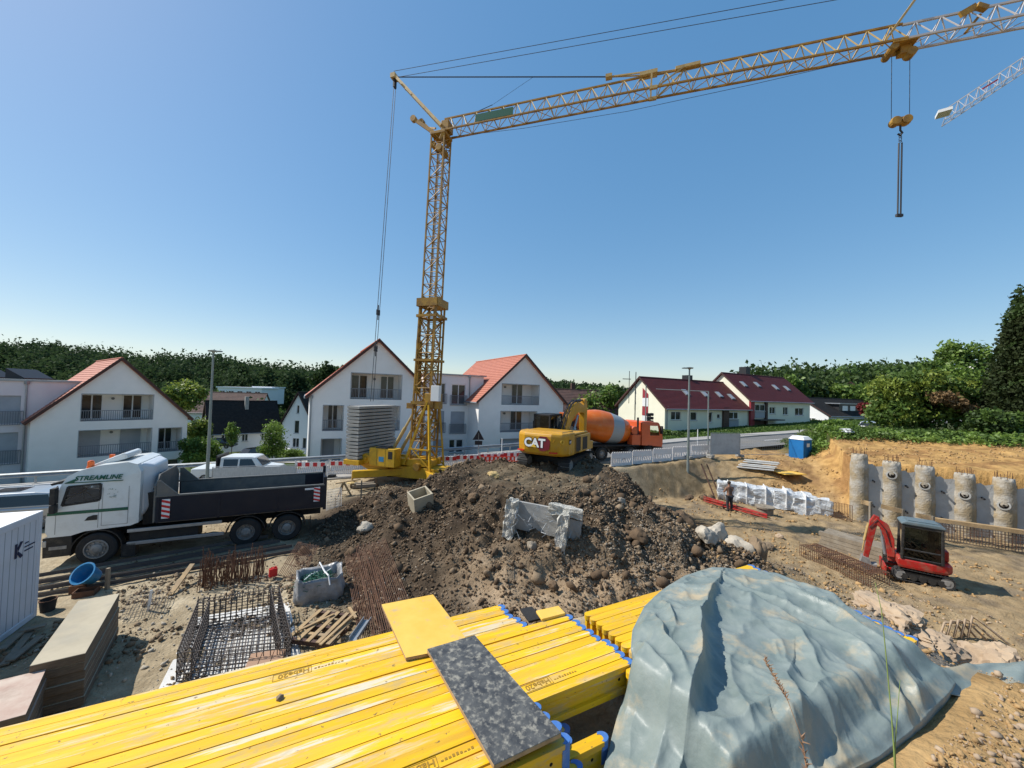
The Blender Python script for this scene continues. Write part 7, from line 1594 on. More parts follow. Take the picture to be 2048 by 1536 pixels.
q = MB(); q.path([(-0.05, 0.6, 0.55), (0.0, 0.5, 0.74), (0.12, 0.0, 0.66), (0.2, -0.46, 0.72), (0.24, -0.58, 0.5)], 0.02, 4); q.build('strap', 'white_paint', bag)
q = MB()
for a, b in (((-0.3, 0.1, 0.56), (-0.05, 0.3, 0.56)), ((0.1, 0.1, 0.55), (0.3, 0.36, 0.55)), ((-0.4, -0.1, 0.55), (-0.2, 0.2, 0.57))): q.tube(a, b, 0.012, 5)
q.build('stick', 'white_paint', bag)
p_ = G(546, 1152, 0.1); t = thing('fuel_can', 'small red can between the starter bars and the wrapped pack', 'can', tuple(p_), R(40)); q = MB(); q.bx(-0.11, 0.11, -0.07, 0.07, 0.0, 0.24); q.tube((0.06, 0, 0.24), (0.06, 0, 0.29), 0.025, 8); q.path([(-0.08, 0, 0.24), (-0.06, 0, 0.28), (0.02, 0, 0.28), (0.03, 0, 0.24)], 0.012, 5); q.build('body', 'signal_red', t, bevel=0.02)
# --- rusty mats leaning at the foot of the heap
def wire_mat(label, A, B, C, n, m, r=0.008, mat='rust', name='wire_mat'):
    t = thing(name, label, 'wire mesh', tuple(A)); q = MB(); eu, ev = B - A, C - A
    for i in range(n + 1): p = A + eu * (i / n); q.path([p, p + ev * 0.5 + V(0, 0, rng.uniform(-0.03, 0.03)), p + ev + ev * rng.uniform(-0.03, 0.05)], r, 4)
    for j in range(m + 1): p = A + ev * (j / m); q.tube(p, p + eu, r * 0.9, 4)
    q.build('bars', mat, t, world=True, kind='stuff'); return t
wire_mat('rusty wire mat leaning against the foot of the heap behind the yellow board', G(720, 1290, 0.25), G(800, 1262, 0.3), G(690, 1112, 0.35), 22, 5)
wire_mat('second rusty wire mat sliding off the first one', G(745, 1270, 0.4), G(830, 1235, 0.45), G(712, 1095, 0.5), 20, 4)
wire_mat('brown bundle of bars between the wrapped pack and the lorry', G(556, 1150, 0.1), G(600, 1160, 0.1), G(596, 1085, 0.75), 14, 3, 0.009)
wire_mat('wire mat lying in the rubble left of the cage', G(240, 1240, 0.1), G(330, 1222, 0.1), G(262, 1190, 0.2), 12, 5, 0.006, 'rebar_grey')
wire_mat('light wire basket standing behind the lorry tail', G(652, 1028, 0.0), G(682, 1022, 0.0), G(655, 980, 0.9), 12, 9, 0.008, 'steel_galv')
# --- broken concrete trough on the heap
p_ = P(1078, 1085, 13.6); zc = tz(p_.x, p_.y); ch = thing('concrete_chunk', 'broken U shaped concrete chunk with bent bars on the heap', 'concrete', (p_.x, p_.y, zc - 0.22), 0, None, rot=(R(-9), R(5), R(-14)))
def rough_box(name, parent, x0, x1, y0, y1, z0, z1, mat, n=7, amp=0.05, seed=1):
    bm = bmesh.new(); bmesh.ops.create_cube(bm, size=1.0); bmesh.ops.subdivide_edges(bm, edges=bm.edges, cuts=n, use_grid_fill=True); from mathutils import noise as mn
    for v in bm.verts:
        p = Vector((lerp(x0, x1, v.co.x + 0.5), lerp(y0, y1, v.co.y + 0.5), lerp(z0, z1, v.co.z + 0.5))); k = mn.noise_vector(p * 5 + Vector((seed * 3.1, 0, 0))); k2 = mn.noise_vector(p * 14 + Vector((0, seed, 0))); v.co = p + k * amp + k2 * amp * 0.5
    me = bpy.data.meshes.new(name); bm.to_mesh(me); bm.free(); me.materials.append(MT[mat]); o = bpy.data.objects.new(name, me); COL.objects.link(o); o.parent = parent; return o
rough_box('side_block', ch, -1.28, -0.92, -0.3, 0.25, -0.2, 1.1, 'concrete_rough', 8, 0.09, 1); rough_box('side_block', ch, 0.62, 0.95, -0.5, 0.2, -0.45, 0.95, 'concrete_rough', 8, 0.09, 2)
rough_box('back_wall', ch, -0.95, 1.1, 0.2, 0.48, 0.1, 1.05, 'concrete', 6, 0.02, 3); rough_box('top_slab', ch, 0.2, 1.35, 0.0, 0.65, 0.85, 1.18, 'concrete_rough', 7, 0.07, 4); rough_box('end_block', ch, 0.95, 1.38, 0.1, 0.6, 0.05, 0.8, 'concrete', 5, 0.04, 5)
q = MB(); g = random.Random(2)
for k in range(26):
    s_ = V(g.choice((-0.9, 0.65, 0.2, -0.3, 0.9)), -0.2 + g.uniform(-0.2, 0.2), g.uniform(0.2, 1.0)); pts = [s_]
    for j in range(4): pts.append(pts[-1] + V(g.uniform(-0.2, 0.22), g.uniform(-0.2, 0.05), g.uniform(-0.2, 0.14)))
    q.path(pts, 0.009, 4)
q.build('bent_bars', 'steel_galv', ch, kind='stuff')
p_ = P(842, 1022, 16.6); zc = tz(p_.x, p_.y); t = thing('concrete_trough', 'pale open concrete box half sunk in the heap below the crane', 'concrete', (p_.x, p_.y, zc - 0.1), R(35), rot=(R(14), R(-12), R(35))); t.scale = (0.85, 0.85, 0.8)
for a in ((-0.5, -0.42, -0.45, 0.45), (0.42, 0.5, -0.45, 0.45), (-0.42, 0.42, -0.45, -0.37), (-0.42, 0.42, 0.37, 0.45)): q = MB(); q.bx(a[0], a[1], a[2], a[3], 0, 0.95); q.build('side', 'ply_tan', t, bevel=0.015)
q = MB(); q.bx(-0.42, 0.42, -0.37, 0.37, 0.0, 0.25); q.build('filling', 'ply_tan', t)
# --- boulders and slabs in the middle distance (right of the heap)
BL = [(1362, 1062, 17.5, 0.75, 'clod_dark', (1.2, 0.8, 0.9)), (1425, 1075, 17.0, 0.85, 'stone_light', (0.9, 0.6, 1.2)), (1465, 1090, 16.6, 0.8, 'stone_light', (1.1, 0.7, 0.95)), (1395, 1085, 16.5, 0.6, 'clod_dark', (1.4, 0.8, 0.6)), (1512, 1095, 16.2, 0.55, 'clod_mid', (0.8, 0.8, 1.3)),
      (1340, 1050, 18.3, 0.5, 'clod_mid', (1, 1, 0.8)), (1532, 1062, 18, 0.32, 'clod_mid', (1, 1, 0.8)), (1412, 1108, 15.2, 0.42, 'stone_light', (1, 1, 0.9)), (985, 995, 18.3, 0.28, 'stone_yellow', (1.2, 0.9, 0.7)), (730, 1038, 15.5, 0.3, 'stone_light', (1.1, 1, 0.9)), (1062, 1092, 13.2, 0.22, 'clod_grey', (0.9, 0.9, 1.3)),
      (1650, 1120, 12.8, 0.42, 'stone_light', (0.8, 0.6, 1.1)), (1620, 1125, 12.9, 0.4, 'clod_mid', (0.7, 0.6, 1.2)), (1108, 1142, 11.6, 0.16, 'clod_dark', (1, 1, 1)), (1275, 1105, 14.0, 0.35, 'clod_dark', (1.2, 0.9, 0.9)), (945, 1045, 16, 0.25, 'clod_dark', (1.2, 1, 0.8)), (1240, 1060, 15.8, 0.22, 'clod_grey', (1, 1, 0.8)), (1560, 1040, 19.5, 0.2, 'stone_pink', (1, 1, 0.8))]
DSC = ['large dark lump of earth at the right foot of the heap', 'tall pale slab of rock before the man', 'broad pale rock next to the tall slab', 'flat dark rock wedged beside the pale slabs', 'upright brown lump at the end of the rock row', 'brown rock behind the dark lump', 'brown stone lying near the rebar basket', 'pale stone in front of the rock row', 'yellow stone below the tracks of the yellow excavator', 'round pale stone at the left foot of the heap', 'grey stone under the broken trough', 'pale upright stone by the black pipe', 'brown upright stone by the black pipe', 'small dark stone low on the heap', 'dark rock right of the broken trough', 'dark clod left of the broken trough', 'grey stone right above the dark rock', 'pink stone on the pit floor']
for k, ((px, py, D, r, m_, sq), ds) in enumerate(zip(BL, DSC)):
    p_ = P(px, py, D); z_ = tz(p_.x, p_.y); rock('boulder', ds, (p_.x, p_.y, z_ + r * sq[2] * 0.35), r, m_, 20 + k, 4, sq, 'boulders around the heap')
a, b = P(1532, 1128, 12.6), P(1600, 1136, 12.4); za = tz(a.x, a.y); t = thing('drain_pipe', 'short black plastic pipe lying in the gravel behind the tarpaulin', 'pipe', tuple(a)); a.z = b.z = za + 0.16; q = MB()
d_ = (b - a).normalized(); L_ = (b - a).length
q.lathe([(0.15, 0), (0.15, L_ * 0.7), (0.19, L_ * 0.72), (0.19, L_), (0.165, L_), (0.13, L_ * 0.8), (0.13, 0), (0.15, 0)], a, d_, 20, closed=False); q.build('tube', 'black_plastic', t, world=True, smooth=True, auto=40)
# --- near right-hand boulders and stones
NB = [(1778, 1214, 6.4, 0.42, 'stone_pink', (1.7, 0.9, 0.6), 'pinkish earth covered boulder in front of the small excavator'), (1845, 1196, 7.2, 0.45, 'stone_pink', (1.3, 1.0, 0.75), 'second pinkish boulder right of the first'), (1990, 1150, 9.6, 0.85, 'stone_pink', (1.1, 1.0, 0.75), 'big pale earth lump at the right edge below the pile wall'),
      (1966, 1456, 1.85, 0.085, 'stone_yellow', (1.1, 0.9, 0.75), 'large yellow stone in the near right soil'), (1868, 1328, 3.2, 0.10, 'stone_light', (1.3, 0.8, 0.6), 'pale flat stone behind the tarpaulin corner'), (2012, 1482, 1.75, 0.035, 'stone_yellow', (1.2, 1, 0.7), 'small yellow stone beside the large one'), (1846, 1522, 1.7, 0.06, 'stone_yellow', (1.6, 0.8, 0.5), 'flat yellow stone under the tarpaulin edge'), (1870, 1418, 2.3, 0.035, 'stone_light', (1.3, 1, 0.8), 'small pale stone by the tarpaulin tip'), (2030, 1420, 2.05, 0.03, 'stone_yellow', (1.3, 1, 0.7), 'yellow pebble near the right edge'), (1930, 1520, 1.62, 0.03, 'stone_light', (1.2, 1, 0.7), 'pale pebble near the bottom edge'), (1838, 1258, 4.1, 0.09, 'stone_pink', (1, 1, 0.8), 'orange stone behind the last girder ends')]
for k, (px, py, D, r, m_, sq, ds) in enumerate(NB):
    p_ = P(px, py, D); z_ = tz(p_.x, p_.y); rock('boulder' if r > 0.3 else 'stone', ds, (p_.x, p_.y, z_ + r * sq[2] * 0.4), r, m_, 60 + k, 5 if r > 0.3 else 4, sq, 'stones on the near right slope', 0.75 if r > 0.3 else 0.35, cat='stone')
p_ = P(1918, 1192, 8.0); z_ = tz(p_.x, p_.y); rock('crumpled_bag', 'small white and blue crumpled bag on the right slope', (p_.x, p_.y, z_ + 0.05), 0.12, 'film_silver', 91, 3, (1.4, 0.9, 0.5), None, 0.8, 'bag')

# --- bored pile wall on the right
W0, wd_ = V(20.9, 23.3, 0), V(0.866, -0.5, 0); wn_ = V(-0.5, -0.866, 0)
pw = thing('pile_wall', 'grey sprayed concrete infill wall between the bored piles', 'wall', (W0.x, W0.y, -0.85)); ptx = [1718, 1783, 1849, 1929, 2008, 2110]; pts_w = []
for px in ptx:
    r_ = ray(px, 980); t_ = (W0 - CAM).dot(wn_) / r_.dot(wn_); q_ = CAM + r_ * t_; pts_w.append(V(q_.x, q_.y, 0))
tops = [3.0, 2.72, 2.62, 2.4, 2.35, 2.3]
for k in range(len(pts_w) - 1):
    a, b = pts_w[k], pts_w[k + 1]; q = MB(); nn_ = 10; vs = []
    for i in range(nn_ + 1):
        for j in range(9): t_, s_ = i / nn_, j / 8; p = lerp(a, b, t_) + wn_ * (0.10 + 0.03 * (2 * t_ - 1) ** 2); vs.append((p.x + 0.03 * math.sin(j * 3 + i), p.y + 0.03 * math.cos(j * 2.3 + i * 1.7), lerp(-1.0, lerp(tops[k], tops[k + 1], t_) - 0.42 + 0.06 * math.sin(i * 2.1), s_)))
    q.v = vs; q.f = [(i * 9 + j, (i + 1) * 9 + j, (i + 1) * 9 + j + 1, i * 9 + j + 1) for i in range(nn_) for j in range(8)]; q.build('infill', 'shotcrete', pw, world=True, smooth=True)
    m_ = lerp(a, b, 0.42)
    for z in (1.55, 0.1): q = MB(); c = m_ + wn_ * 0.08 + V(0, 0, z - 0.1 * k); q.tube(c, c + wn_ * 0.28 + V(0, 0, -0.04), 0.05, 8); q.build('drain_tube', 'dark_metal', pw, world=True)
for k, p in enumerate(pts_w):
    t = thing('bored_pile', f'earthy concrete bored pile, {ORD[k]} from the left in the pile wall', 'pile', (p.x, p.y, -0.95), 0, 'bored piles of the retaining wall'); nb, lv = 28, 20; vs = []; g = np.random.default_rng(k)
    for j in range(lv + 2):
        z = -0.95 + (tops[k] + 0.95) * min(j, lv) / lv; rr_ = 0.41 * (1 + 0.018 * math.sin(j * 1.3 + k)) * (1.04 if j < lv - 2 else 0.96 if j < lv else 0.9) * (0.02 if j == lv + 1 else 1)
        for i in range(nb): a = 2 * math.pi * i / nb; q_ = rr_ * (1 + 0.035 * float(fbm(np.array([a * 2.0 + k * 9]), np.array([z * 3.0]), 3, 4)[0])); vs.append((q_ * math.cos(a), q_ * math.sin(a), z + 0.95 + 0.05 * math.sin(i * 1.7 + k) * (j >= lv - 1)))
    fs_ = [(j * nb + i, j * nb + (i + 1) % nb, (j + 1) * nb + (i + 1) % nb, (j + 1) * nb + i) for j in range(lv + 1) for i in range(nb)]
    me = bpy.data.meshes.new('shaft'); me.from_pydata(vs, [], fs_); me.materials.append(MT['pile_earth']); o = bpy.data.objects.new('shaft', me); COL.objects.link(o); o.parent = t
    for pp in me.polygons: pp.use_smooth = True
    if k:
        zz = (0, 2.95, 2.55, 2.25, 1.95, 1.8)[k]; view = (CAM - p); view.z = 0; view.normalize(); c = view * 0.40 + V(0, 0, zz)
        q = MB(); q.lathe([(0.23, -0.12), (0.235, 0.03), (0.17, 0.04), (0.16, -0.06)], c, view + V(0, 0, 0.15), 16, closed=False); hd = q.build('anchor_plate', 'concrete', t)
        q = MB(); q.lathe([(0.168, 0.02), (0.01, 0.02)], c, view + V(0, 0, 0.15), 14, closed=False); q.tube(c, c + (view + V(0, 0, 0.15)) * 0.1, 0.05, 8); q.build('anchor_head', 'hole_black', hd)
    q = MB()
    for i in range(9): a = 0.7 * i; x, y = 0.3 * math.cos(a), 0.3 * math.sin(a); q.tube((x, y, tops[k] + 0.9), (x + rng.uniform(-0.05, 0.05), y, tops[k] + 0.95 + rng.uniform(0.2, 0.5)), 0.012, 4)
    q.build('starter_bars', 'rust', t, kind='stuff')
# capping shutter, rebar fence and starter comb at the foot of the wall
wa, wb = V(22.2, 20.6, -0.8), V(27.5, 17.2, -0.8)
t = thing('shutter_board', 'long timber shutter board along the foot of the pile wall', 'board', tuple(wa)); q = MB(); q.bar(wa + V(0, 0, 0.85), wb + V(0, 0, 0.85), 0.05, 0.2); q.bar(wa + V(0.05, 0.1, 0.94), wb + V(0.05, 0.1, 0.94), 0.24, 0.03); q.build('boards', 'timber', t, world=True)
wire_mat('dark reinforcement fence under the shutter board', wa + V(-0.3, -0.4, 0), wb + V(-0.3, -0.4, 0), wa + V(-0.3, -0.4, 0.85), 60, 7, 0.012, 'rebar_grey', 'rebar_fence'); wire_mat('rusty reinforcement fence behind the dark one', wa + V(-0.1, 0.1, 0), wb + V(-0.1, 0.1, 0), wa + V(-0.1, 0.1, 0.9), 50, 6, 0.012, 'rust', 'rebar_fence')
a, b = P(1655, 1000, 23.5), P(1705, 1008, 22.6); a.z = b.z = -0.8; wire_mat('low comb of starter bars at the left end of the pile wall', a, b, a + V(0, 0, 0.9), 16, 1, 0.014, 'rust', 'rebar_fence')
# timber boards on edge in front of the piles
for k, (x0, y0, x1, y1) in enumerate(((1722, 1003, 1741, 1008), (1762, 1012, 1806, 1023), (1832, 1030, 1866, 1037))): a, b = P(x0, y0, 19.8), P(x1, y1, 19.2); board(f'shutter plank in front of the piles, {ORD[k]} from the left', a, b, 0.05, 0.22, 'timber', group='shutter planks before the piles'); board(f'shutter post under the plank, {ORD[k]} from the left', V(b.x, b.y, b.z - 0.9), V(b.x, b.y, b.z + 0.12), 0.1, 0.1, 'timber_old', group='shutter posts before the piles', name='timber_post', cat='post')
# timber packs, then the rebar basket
def pack(label, px0, py0, D0, px1, py1, D1, h_, w_, n, lay, mat='timber_old', name='timber_pack'):
    a, b = P(px0, py0, D0), P(px1, py1, D1); za = tz(a.x, a.y); a.z = b.z = za; t = thing(name, label, 'timber', tuple(a)); d_ = (b - a).normalized(); s_ = V(-d_.y, d_.x, 0); L_ = (b - a).length
    for j in range(lay):
        for i in range(n): q = MB(); o = a + s_ * (w_ * (i + 0.5) / n) + V(0, 0, h_ * (j + 0.5) / lay); q.bar(o + d_ * rng.uniform(-0.08, 0.08), o + d_ * L_, w_ / n * 0.93, h_ / lay * 0.92); q.build('timber', mat, t, world=True)
    return t
pack('stack of squared timber standing before the first pile', 1640, 1032, 18.6, 1765, 1052, 16.6, 0.75, 1.0, 5, 4)
pack('long flat pack of boards behind the squared timber', 1735, 1018, 18.4, 1800, 1032, 17.2, 0.45, 0.7, 4, 3, 'timber')
a, b = P(1600, 1068, 17.4), P(1742, 1108, 14.6); a.z = b.z = tz(a.x, a.y) - 0.05; d_ = (b - a); s_ = V(-d_.y, d_.x, 0).normalized() * 0.9
wire_mat('front side of the rusty rebar basket on the pit floor', a, b, a + V(0, 0, 0.55), 34, 4, 0.012, 'rust', 'rebar_basket'); wire_mat('rear side of the rusty rebar basket on the pit floor', a + s_, b + s_, a + s_ + V(0, 0, 0.55), 34, 4, 0.012, 'rust', 'rebar_basket'); wire_mat('top mat of the rusty rebar basket on the pit floor', a + V(0, 0, 0.55), b + V(0, 0, 0.55), a + s_ + V(0, 0, 0.57), 34, 7, 0.012, 'rust', 'rebar_basket')
for k in range(5):
    p0 = P(1880 + 14 * k, 1168 - 4 * k, 11.5); z0 = tz(p0.x, p0.y) + 0.05; t = thing('cable_duct', f'bent pale cable duct beside the small excavator, {ORD[k]} from the left', 'duct', (p0.x, p0.y, z0), 0, 'bent ducts beside the small excavator'); q = MB(); q.path([(0, 0, 0), (0.25, 0.1, 0.35 + 0.05 * k), (0.7, 0.2, 0.3), (0.85, 0.1 - 0.1 * k, 0.0)], 0.03, 6); q.build('tube', 'stone_pink', t, smooth=True)
# silver wrapped bundles, drum, red beams, ladder
BN_ = [(1470, 972, 26.6, 2.2), (1505, 980, 26.0, 2.0), (1545, 987, 25.4, 2.3), (1585, 997, 24.8, 2.2), (1622, 1003, 24.2, 2.0)]
for k, (px, py, D, w_) in enumerate(BN_):
    p_ = P(px, py, D); z_ = tz(p_.x, p_.y); t = thing('wrapped_bundle', f'silver film wrapped bundle in the pit, {ORD[k]} from the left', 'bundle', (p_.x, p_.y, z_ - 0.05), R(-26), 'silver wrapped bundles in the pit')
    bm = bmesh.new(); bmesh.ops.create_cube(bm, size=1.0); bmesh.ops.subdivide_edges(bm, edges=bm.edges, cuts=11, use_grid_fill=True); from mathutils import noise as mn
    for v in bm.verts: p = Vector((v.co.x * w_ * 0.95, v.co.y * 1.1, (v.co.z + 0.5) * (1.15 - 0.05 * k))); v.co = p * 1.0 + mn.noise_vector(p * 2.2 + Vector((k * 5, 0, 0))) * 0.13 + mn.noise_vector(p * 6) * 0.05
    me = bpy.data.meshes.new('film'); bm.to_mesh(me); bm.free(); me.materials.append(MT['film_silver']); o = bpy.data.objects.new('film', me); COL.objects.link(o); o.parent = t
    q = MB(); q.bx(-w_ * 0.2, -w_ * 0.2 + 0.04, -0.64, 0.64, 0.1, 1.22); q.build('strap', 'white_paint', t)
p_ = P(1530, 1000, 23.4); z_ = tz(p_.x, p_.y); t = thing('cable_drum', 'round wooden cable drum lying before the silver bundles', 'drum', (p_.x, p_.y, z_)); q = MB(); q.lathe([(0.5, 0), (0.5, 0.08), (0.44, 0.09), (0.44, 0.5), (0.52, 0.51), (0.52, 0.6), (0.08, 0.6), (0.07, 0.5)], n=24); q.build('drum', 'timber_old', t)
for k in range(5):
    a, b = P(1408, 968 + 2 * k, 26.2 - 0.15 * k), P(1535, 1000 + 2 * k, 22.8 - 0.15 * k); a.z = tz(a.x, a.y) + 0.12 + 0.13 * (k % 2); b.z = tz(b.x, b.y) + 0.12 + 0.13 * (k % 2); t = thing('steel_waler', f'red steel waler lying on the pit floor, {ORD[k]} from the back', 'steel bar', tuple(a), 0, 'red walers on the pit floor'); q = MB(); q.bar(a, b, 0.07, 0.07); q.build('profile', 'digger_red', t, world=True, bevel=0.01)
a, b = P(1437, 985, 26.4), P(1408, 928, 28.2); a.z = tz(a.x, a.y); lad = thing('ladder', 'wooden ladder leaning against the rear pit bank', 'ladder', tuple(a)); s_ = V(0.9, 0.3, 0).normalized() * 0.24
for k in (-1, 1): q = MB(); q.bar(a + s_ * k, b + s_ * k, 0.05, 0.09); q.build('rail', 'wood_dark', lad, world=True)
for k in range(9): q = MB(); c = lerp(a, b, (k + 0.7) / 9.6); q.tube(c - s_, c + s_, 0.022, 6); q.build('rung', 'timber', lad, world=True)
p_ = P(1430, 985, 26); z_ = tz(p_.x, p_.y); t = thing('rubble_heap', 'low heap of brown rubble left of the red walers', 'rubble', (P(1405, 978, 26.5).x, 26.5, z_))
for k in range(9): o = rock('lump', None, (rng.uniform(-1.2, 1.0), rng.uniform(-0.4, 0.4), rng.uniform(0, 0.2)), rng.uniform(0.15, 0.3), 'clod_dark', 200 + k, 2); o.parent = t

# --- street lamps, signals, signs
def lamp_post(label, base, top, arm):
    t = thing('street_lamp', label, 'street lamp', tuple(base)); q = MB(); q.tube(base, lerp(base, top, 0.35), 0.10, 10, 0.085); q.tube(lerp(base, top, 0.35), top, 0.085, 10, 0.05); q.build('pole', 'lamp_post', t, world=True, smooth=True, auto=40)
    q = MB(); q.box(top + arm * 0.5 + V(0, 0, 0.02), (0.75, 0.30, 0.08)); q.lathe([(0.05, -0.1), (0.12, 0.0), (0.3, 0.06), (0.12, 0.1)], top, n=14); q.build('lamp_head', 'lamp_post', t, world=True, bevel=0.03); return t
b0, t0 = P(414, 960, 23.8), P(427, 703, 23.8); b0.z = float(zstreet(b0.x)) - 0.05; lamp_post('tall grey street lamp behind the lorry on the left', b0, t0, V(0.2, 0, 0))
b0, t0 = P(1376, 930, 28.3), P(1379, 737, 28.3); b0.z = tz(b0.x, b0.y) - 0.1; lamp_post('tall grey street lamp in front of the red roofed houses', b0, t0, V(-0.3, 0, 0))
b0, t0 = P(1416, 900, 33.5), P(1417, 783, 33.5); b0.z = float(zstreet(b0.x)); t = thing('signal_gantry', 'thin grey gantry with a long arm near the grey fence panel', 'gantry', tuple(b0)); q = MB(); q.tube(b0, t0, 0.06, 8); q.build('post', 'lamp_post', t, world=True); q = MB(); e_ = P(1312, 778, 34.5); q.tube(t0, e_, 0.035, 6); q.build('arm', 'lamp_post', t, world=True)
b0, t0 = P(1290, 890, 34.0), P(1291, 826, 34.0); b0.z = float(zstreet(b0.x)); t = thing('traffic_light', 'black traffic light in front of the cream gable', 'traffic light', tuple(b0)); q = MB(); q.tube(b0, t0 + V(0, 0, 2.5), 0.05, 8); q.build('pole', 'lamp_post', t, world=True)
for k in range(3): q = MB(); c = t0 + V(0.25, -0.1, -0.15 - 0.32 * k); q.box(c, (0.3, 0.25, 0.3)); q.tube(c + V(0.15, 0, 0.05), c + V(0.4, 0, 0.03), 0.13, 8); q.build('signal_head', 'black_plastic', t, world=True)
b0, t0 = P(1269, 870, 39), P(1272, 744, 39); b0.z = float(zstreet(b0.x)) - 0.5; t = thing('flag_pole', 'thin dark pole in front of the cream gable', 'pole', tuple(b0)); q = MB(); q.tube(b0, t0, 0.06, 8, 0.04); q.build('shaft', 'dark_metal', t, world=True)
b0, t0 = P(1258, 790, 52), P(1259, 742, 52); t = thing('roof_aerial', 'television aerial on the left edge of the cream gable roof', 'aerial', tuple(b0)); b0.z = 5.2; q = MB(); q.tube(b0, t0, 0.04, 6); c = lerp(b0, t0, 0.75); q.tube(c - V(0.9, 0, 0), c + V(0.2, 0, 0), 0.05, 6); q.tube(lerp(b0, t0, 0.45) - V(1.0, 0, 0), lerp(b0, t0, 0.45) + V(0.3, 0, 0), 0.03, 5); q.build('mast', 'dark_metal', t, world=True)
b0 = P(957, 925, 28.5); b0.z = float(zstreet(b0.x)); t = thing('warning_sign', 'triangular warning sign seen from behind at the street edge', 'road sign', tuple(b0)); c = P(957, 872, 28.5); q = MB(); q.tube(b0, c + V(0, 0, 0.2), 0.035, 8); q.build('post', 'steel_galv', t, world=True)
q = MB(); q.prism([(-0.42, -0.28), (0.42, -0.28), (0, 0.46)], c - V(0, 0.03, 0), V(1, 0.2, 0), ez, V(0, 0.03, 0)); q.build('sign_plate', 'dark_metal', t, world=True); q = MB(); q.box(c + V(0.02, -0.02, -0.5), (0.55, 0.03, 0.3)); q.build('lower_plate', 'dark_metal', t, world=True)
for k, (px, D) in enumerate(((1004, 33), (1395, 36))): b0 = P(px, 890, D); b0.z = float(zstreet(b0.x)); t = thing('marker_post', ('slim white marker post behind the yellow excavator', 'slim grey marker post beside the gantry')[k], 'post', tuple(b0)); q = MB(); q.tube(b0, b0 + V(0, 0, 1.6), 0.04, 8); q.build('post', 'white_paint', t, world=True)
# --- guardrail along the far side of the street
gr_ = thing('guardrail', 'grey steel guardrail along the far side of the street', 'guardrail', (-20, yl(FAR_EDGE, -20), float(zstreet(-20)))); xs = np.arange(-48, 7.5, 2.0)
for k in range(len(xs) - 1):
    a = V(xs[k], yl(FAR_EDGE, xs[k]) + 0.05, zstreet(xs[k]) + 0.66); b = V(xs[k + 1], yl(FAR_EDGE, xs[k + 1]) + 0.05, zstreet(xs[k + 1]) + 0.66); q = MB(); o = V(0.15, -0.3, 0).normalized()
    for (h0, o0, h1, o1) in ((-0.15, 0, -0.08, 0.08), (-0.08, 0.08, 0.0, 0.0), (0.0, 0.0, 0.08, 0.08), (0.08, 0.08, 0.15, 0)): q.quad(a + V(0, 0, h0) + o * o0, b + V(0, 0, h0) + o * o0, b + V(0, 0, h1) + o * o1, a + V(0, 0, h1) + o * o1)
    q.build('rail', 'steel_galv', gr_, world=True); q = MB(); q.bar(a - V(0, -0.06, 0.8), a + V(0, 0.06, 0.1), 0.06, 0.12); q.build('post', 'steel_galv', gr_, world=True)
lb = thing('low_barrier', 'low white temporary barrier lining the street edge below the guardrail', 'barrier', (-15, yl(FAR_EDGE, -15) - 2.4, float(zstreet(-15)))); xs = np.arange(-46, 3, 3.0)
for k in range(len(xs) - 1):
    a = V(xs[k], yl(FAR_EDGE, xs[k]) - 2.3, zstreet(xs[k]) + 0.02); b = V(xs[k + 1] - 0.1, yl(FAR_EDGE, xs[k + 1] - 0.1) - 2.3, zstreet(xs[k + 1]) + 0.02); q = MB(); q.prism([(-0.22, 0), (0.22, 0), (0.08, 0.16), (0.06, 0.36), (-0.06, 0.36), (-0.08, 0.16)], a, V(0.35, -0.94, 0), ez, b - a); q.build('barrier_element', 'concrete_pale', lb, world=True)
for k, px in enumerate((524, 598, 420)):
    p_ = P(px, 935, 27.5); z_ = float(zstreet(p_.x)); t = thing('warning_lamp', f'yellow warning lamp on the street barrier, {("second", "third", "first")[k]} from the left', 'lamp', (p_.x, p_.y, z_ + 0.3), 0, 'yellow warning lamps'); q = MB(); q.bx(-0.09, 0.09, -0.06, 0.06, 0, 0.2); q.tube((0, -0.08, 0.3), (0, 0.08, 0.3), 0.12, 12); q.build('lamp', 'yellow_paint', t, bevel=0.02)
# --- red and white fence panels
def barrier_proto():
    t = thing('street_barrier', 'x', 'barrier', (0, 0, 0), 0); q = MB(); q.bx(-1.0, 1.0, -0.02, 0.02, 0.68, 0.98); q.bx(-1.0, 1.0, -0.02, 0.02, 0.12, 0.2)
    for x in (-0.98, 0.98): q.bx(x - 0.02, x + 0.02, -0.025, 0.025, 0.0, 1.08)
    for k in range(16): x = -0.95 + k * 0.12; q.prism([(x, 0.2), (x + 0.05, 0.2), (x + 0.16, 0.68), (x + 0.11, 0.68)], (0, -0.012, 0), ex, ez, (0, 0.024, 0)) if x + 0.16 < 0.98 else None
    for k in range(9): x = -0.9 + k * 0.225; q.bx(x - 0.03, x + 0.03, -0.02, 0.02, 0.98, 1.03)
    q.build('panel', 'barrier_white', t)
    for k in range(4): q = MB(); x = -0.72 + k * 0.48; q.bx(x - 0.13, x + 0.13, -0.026, 0.026, 0.70, 0.96); q.build('red_field', 'barrier_red', t)
    [MB().bx(x0, x0 + 0.4, -0.25, 0.25, -0.06, 0.06).build('foot', 'rubber', t) for x0 in (-0.95, 0.55)]; return t
bp_ = barrier_proto(); n_b = 0
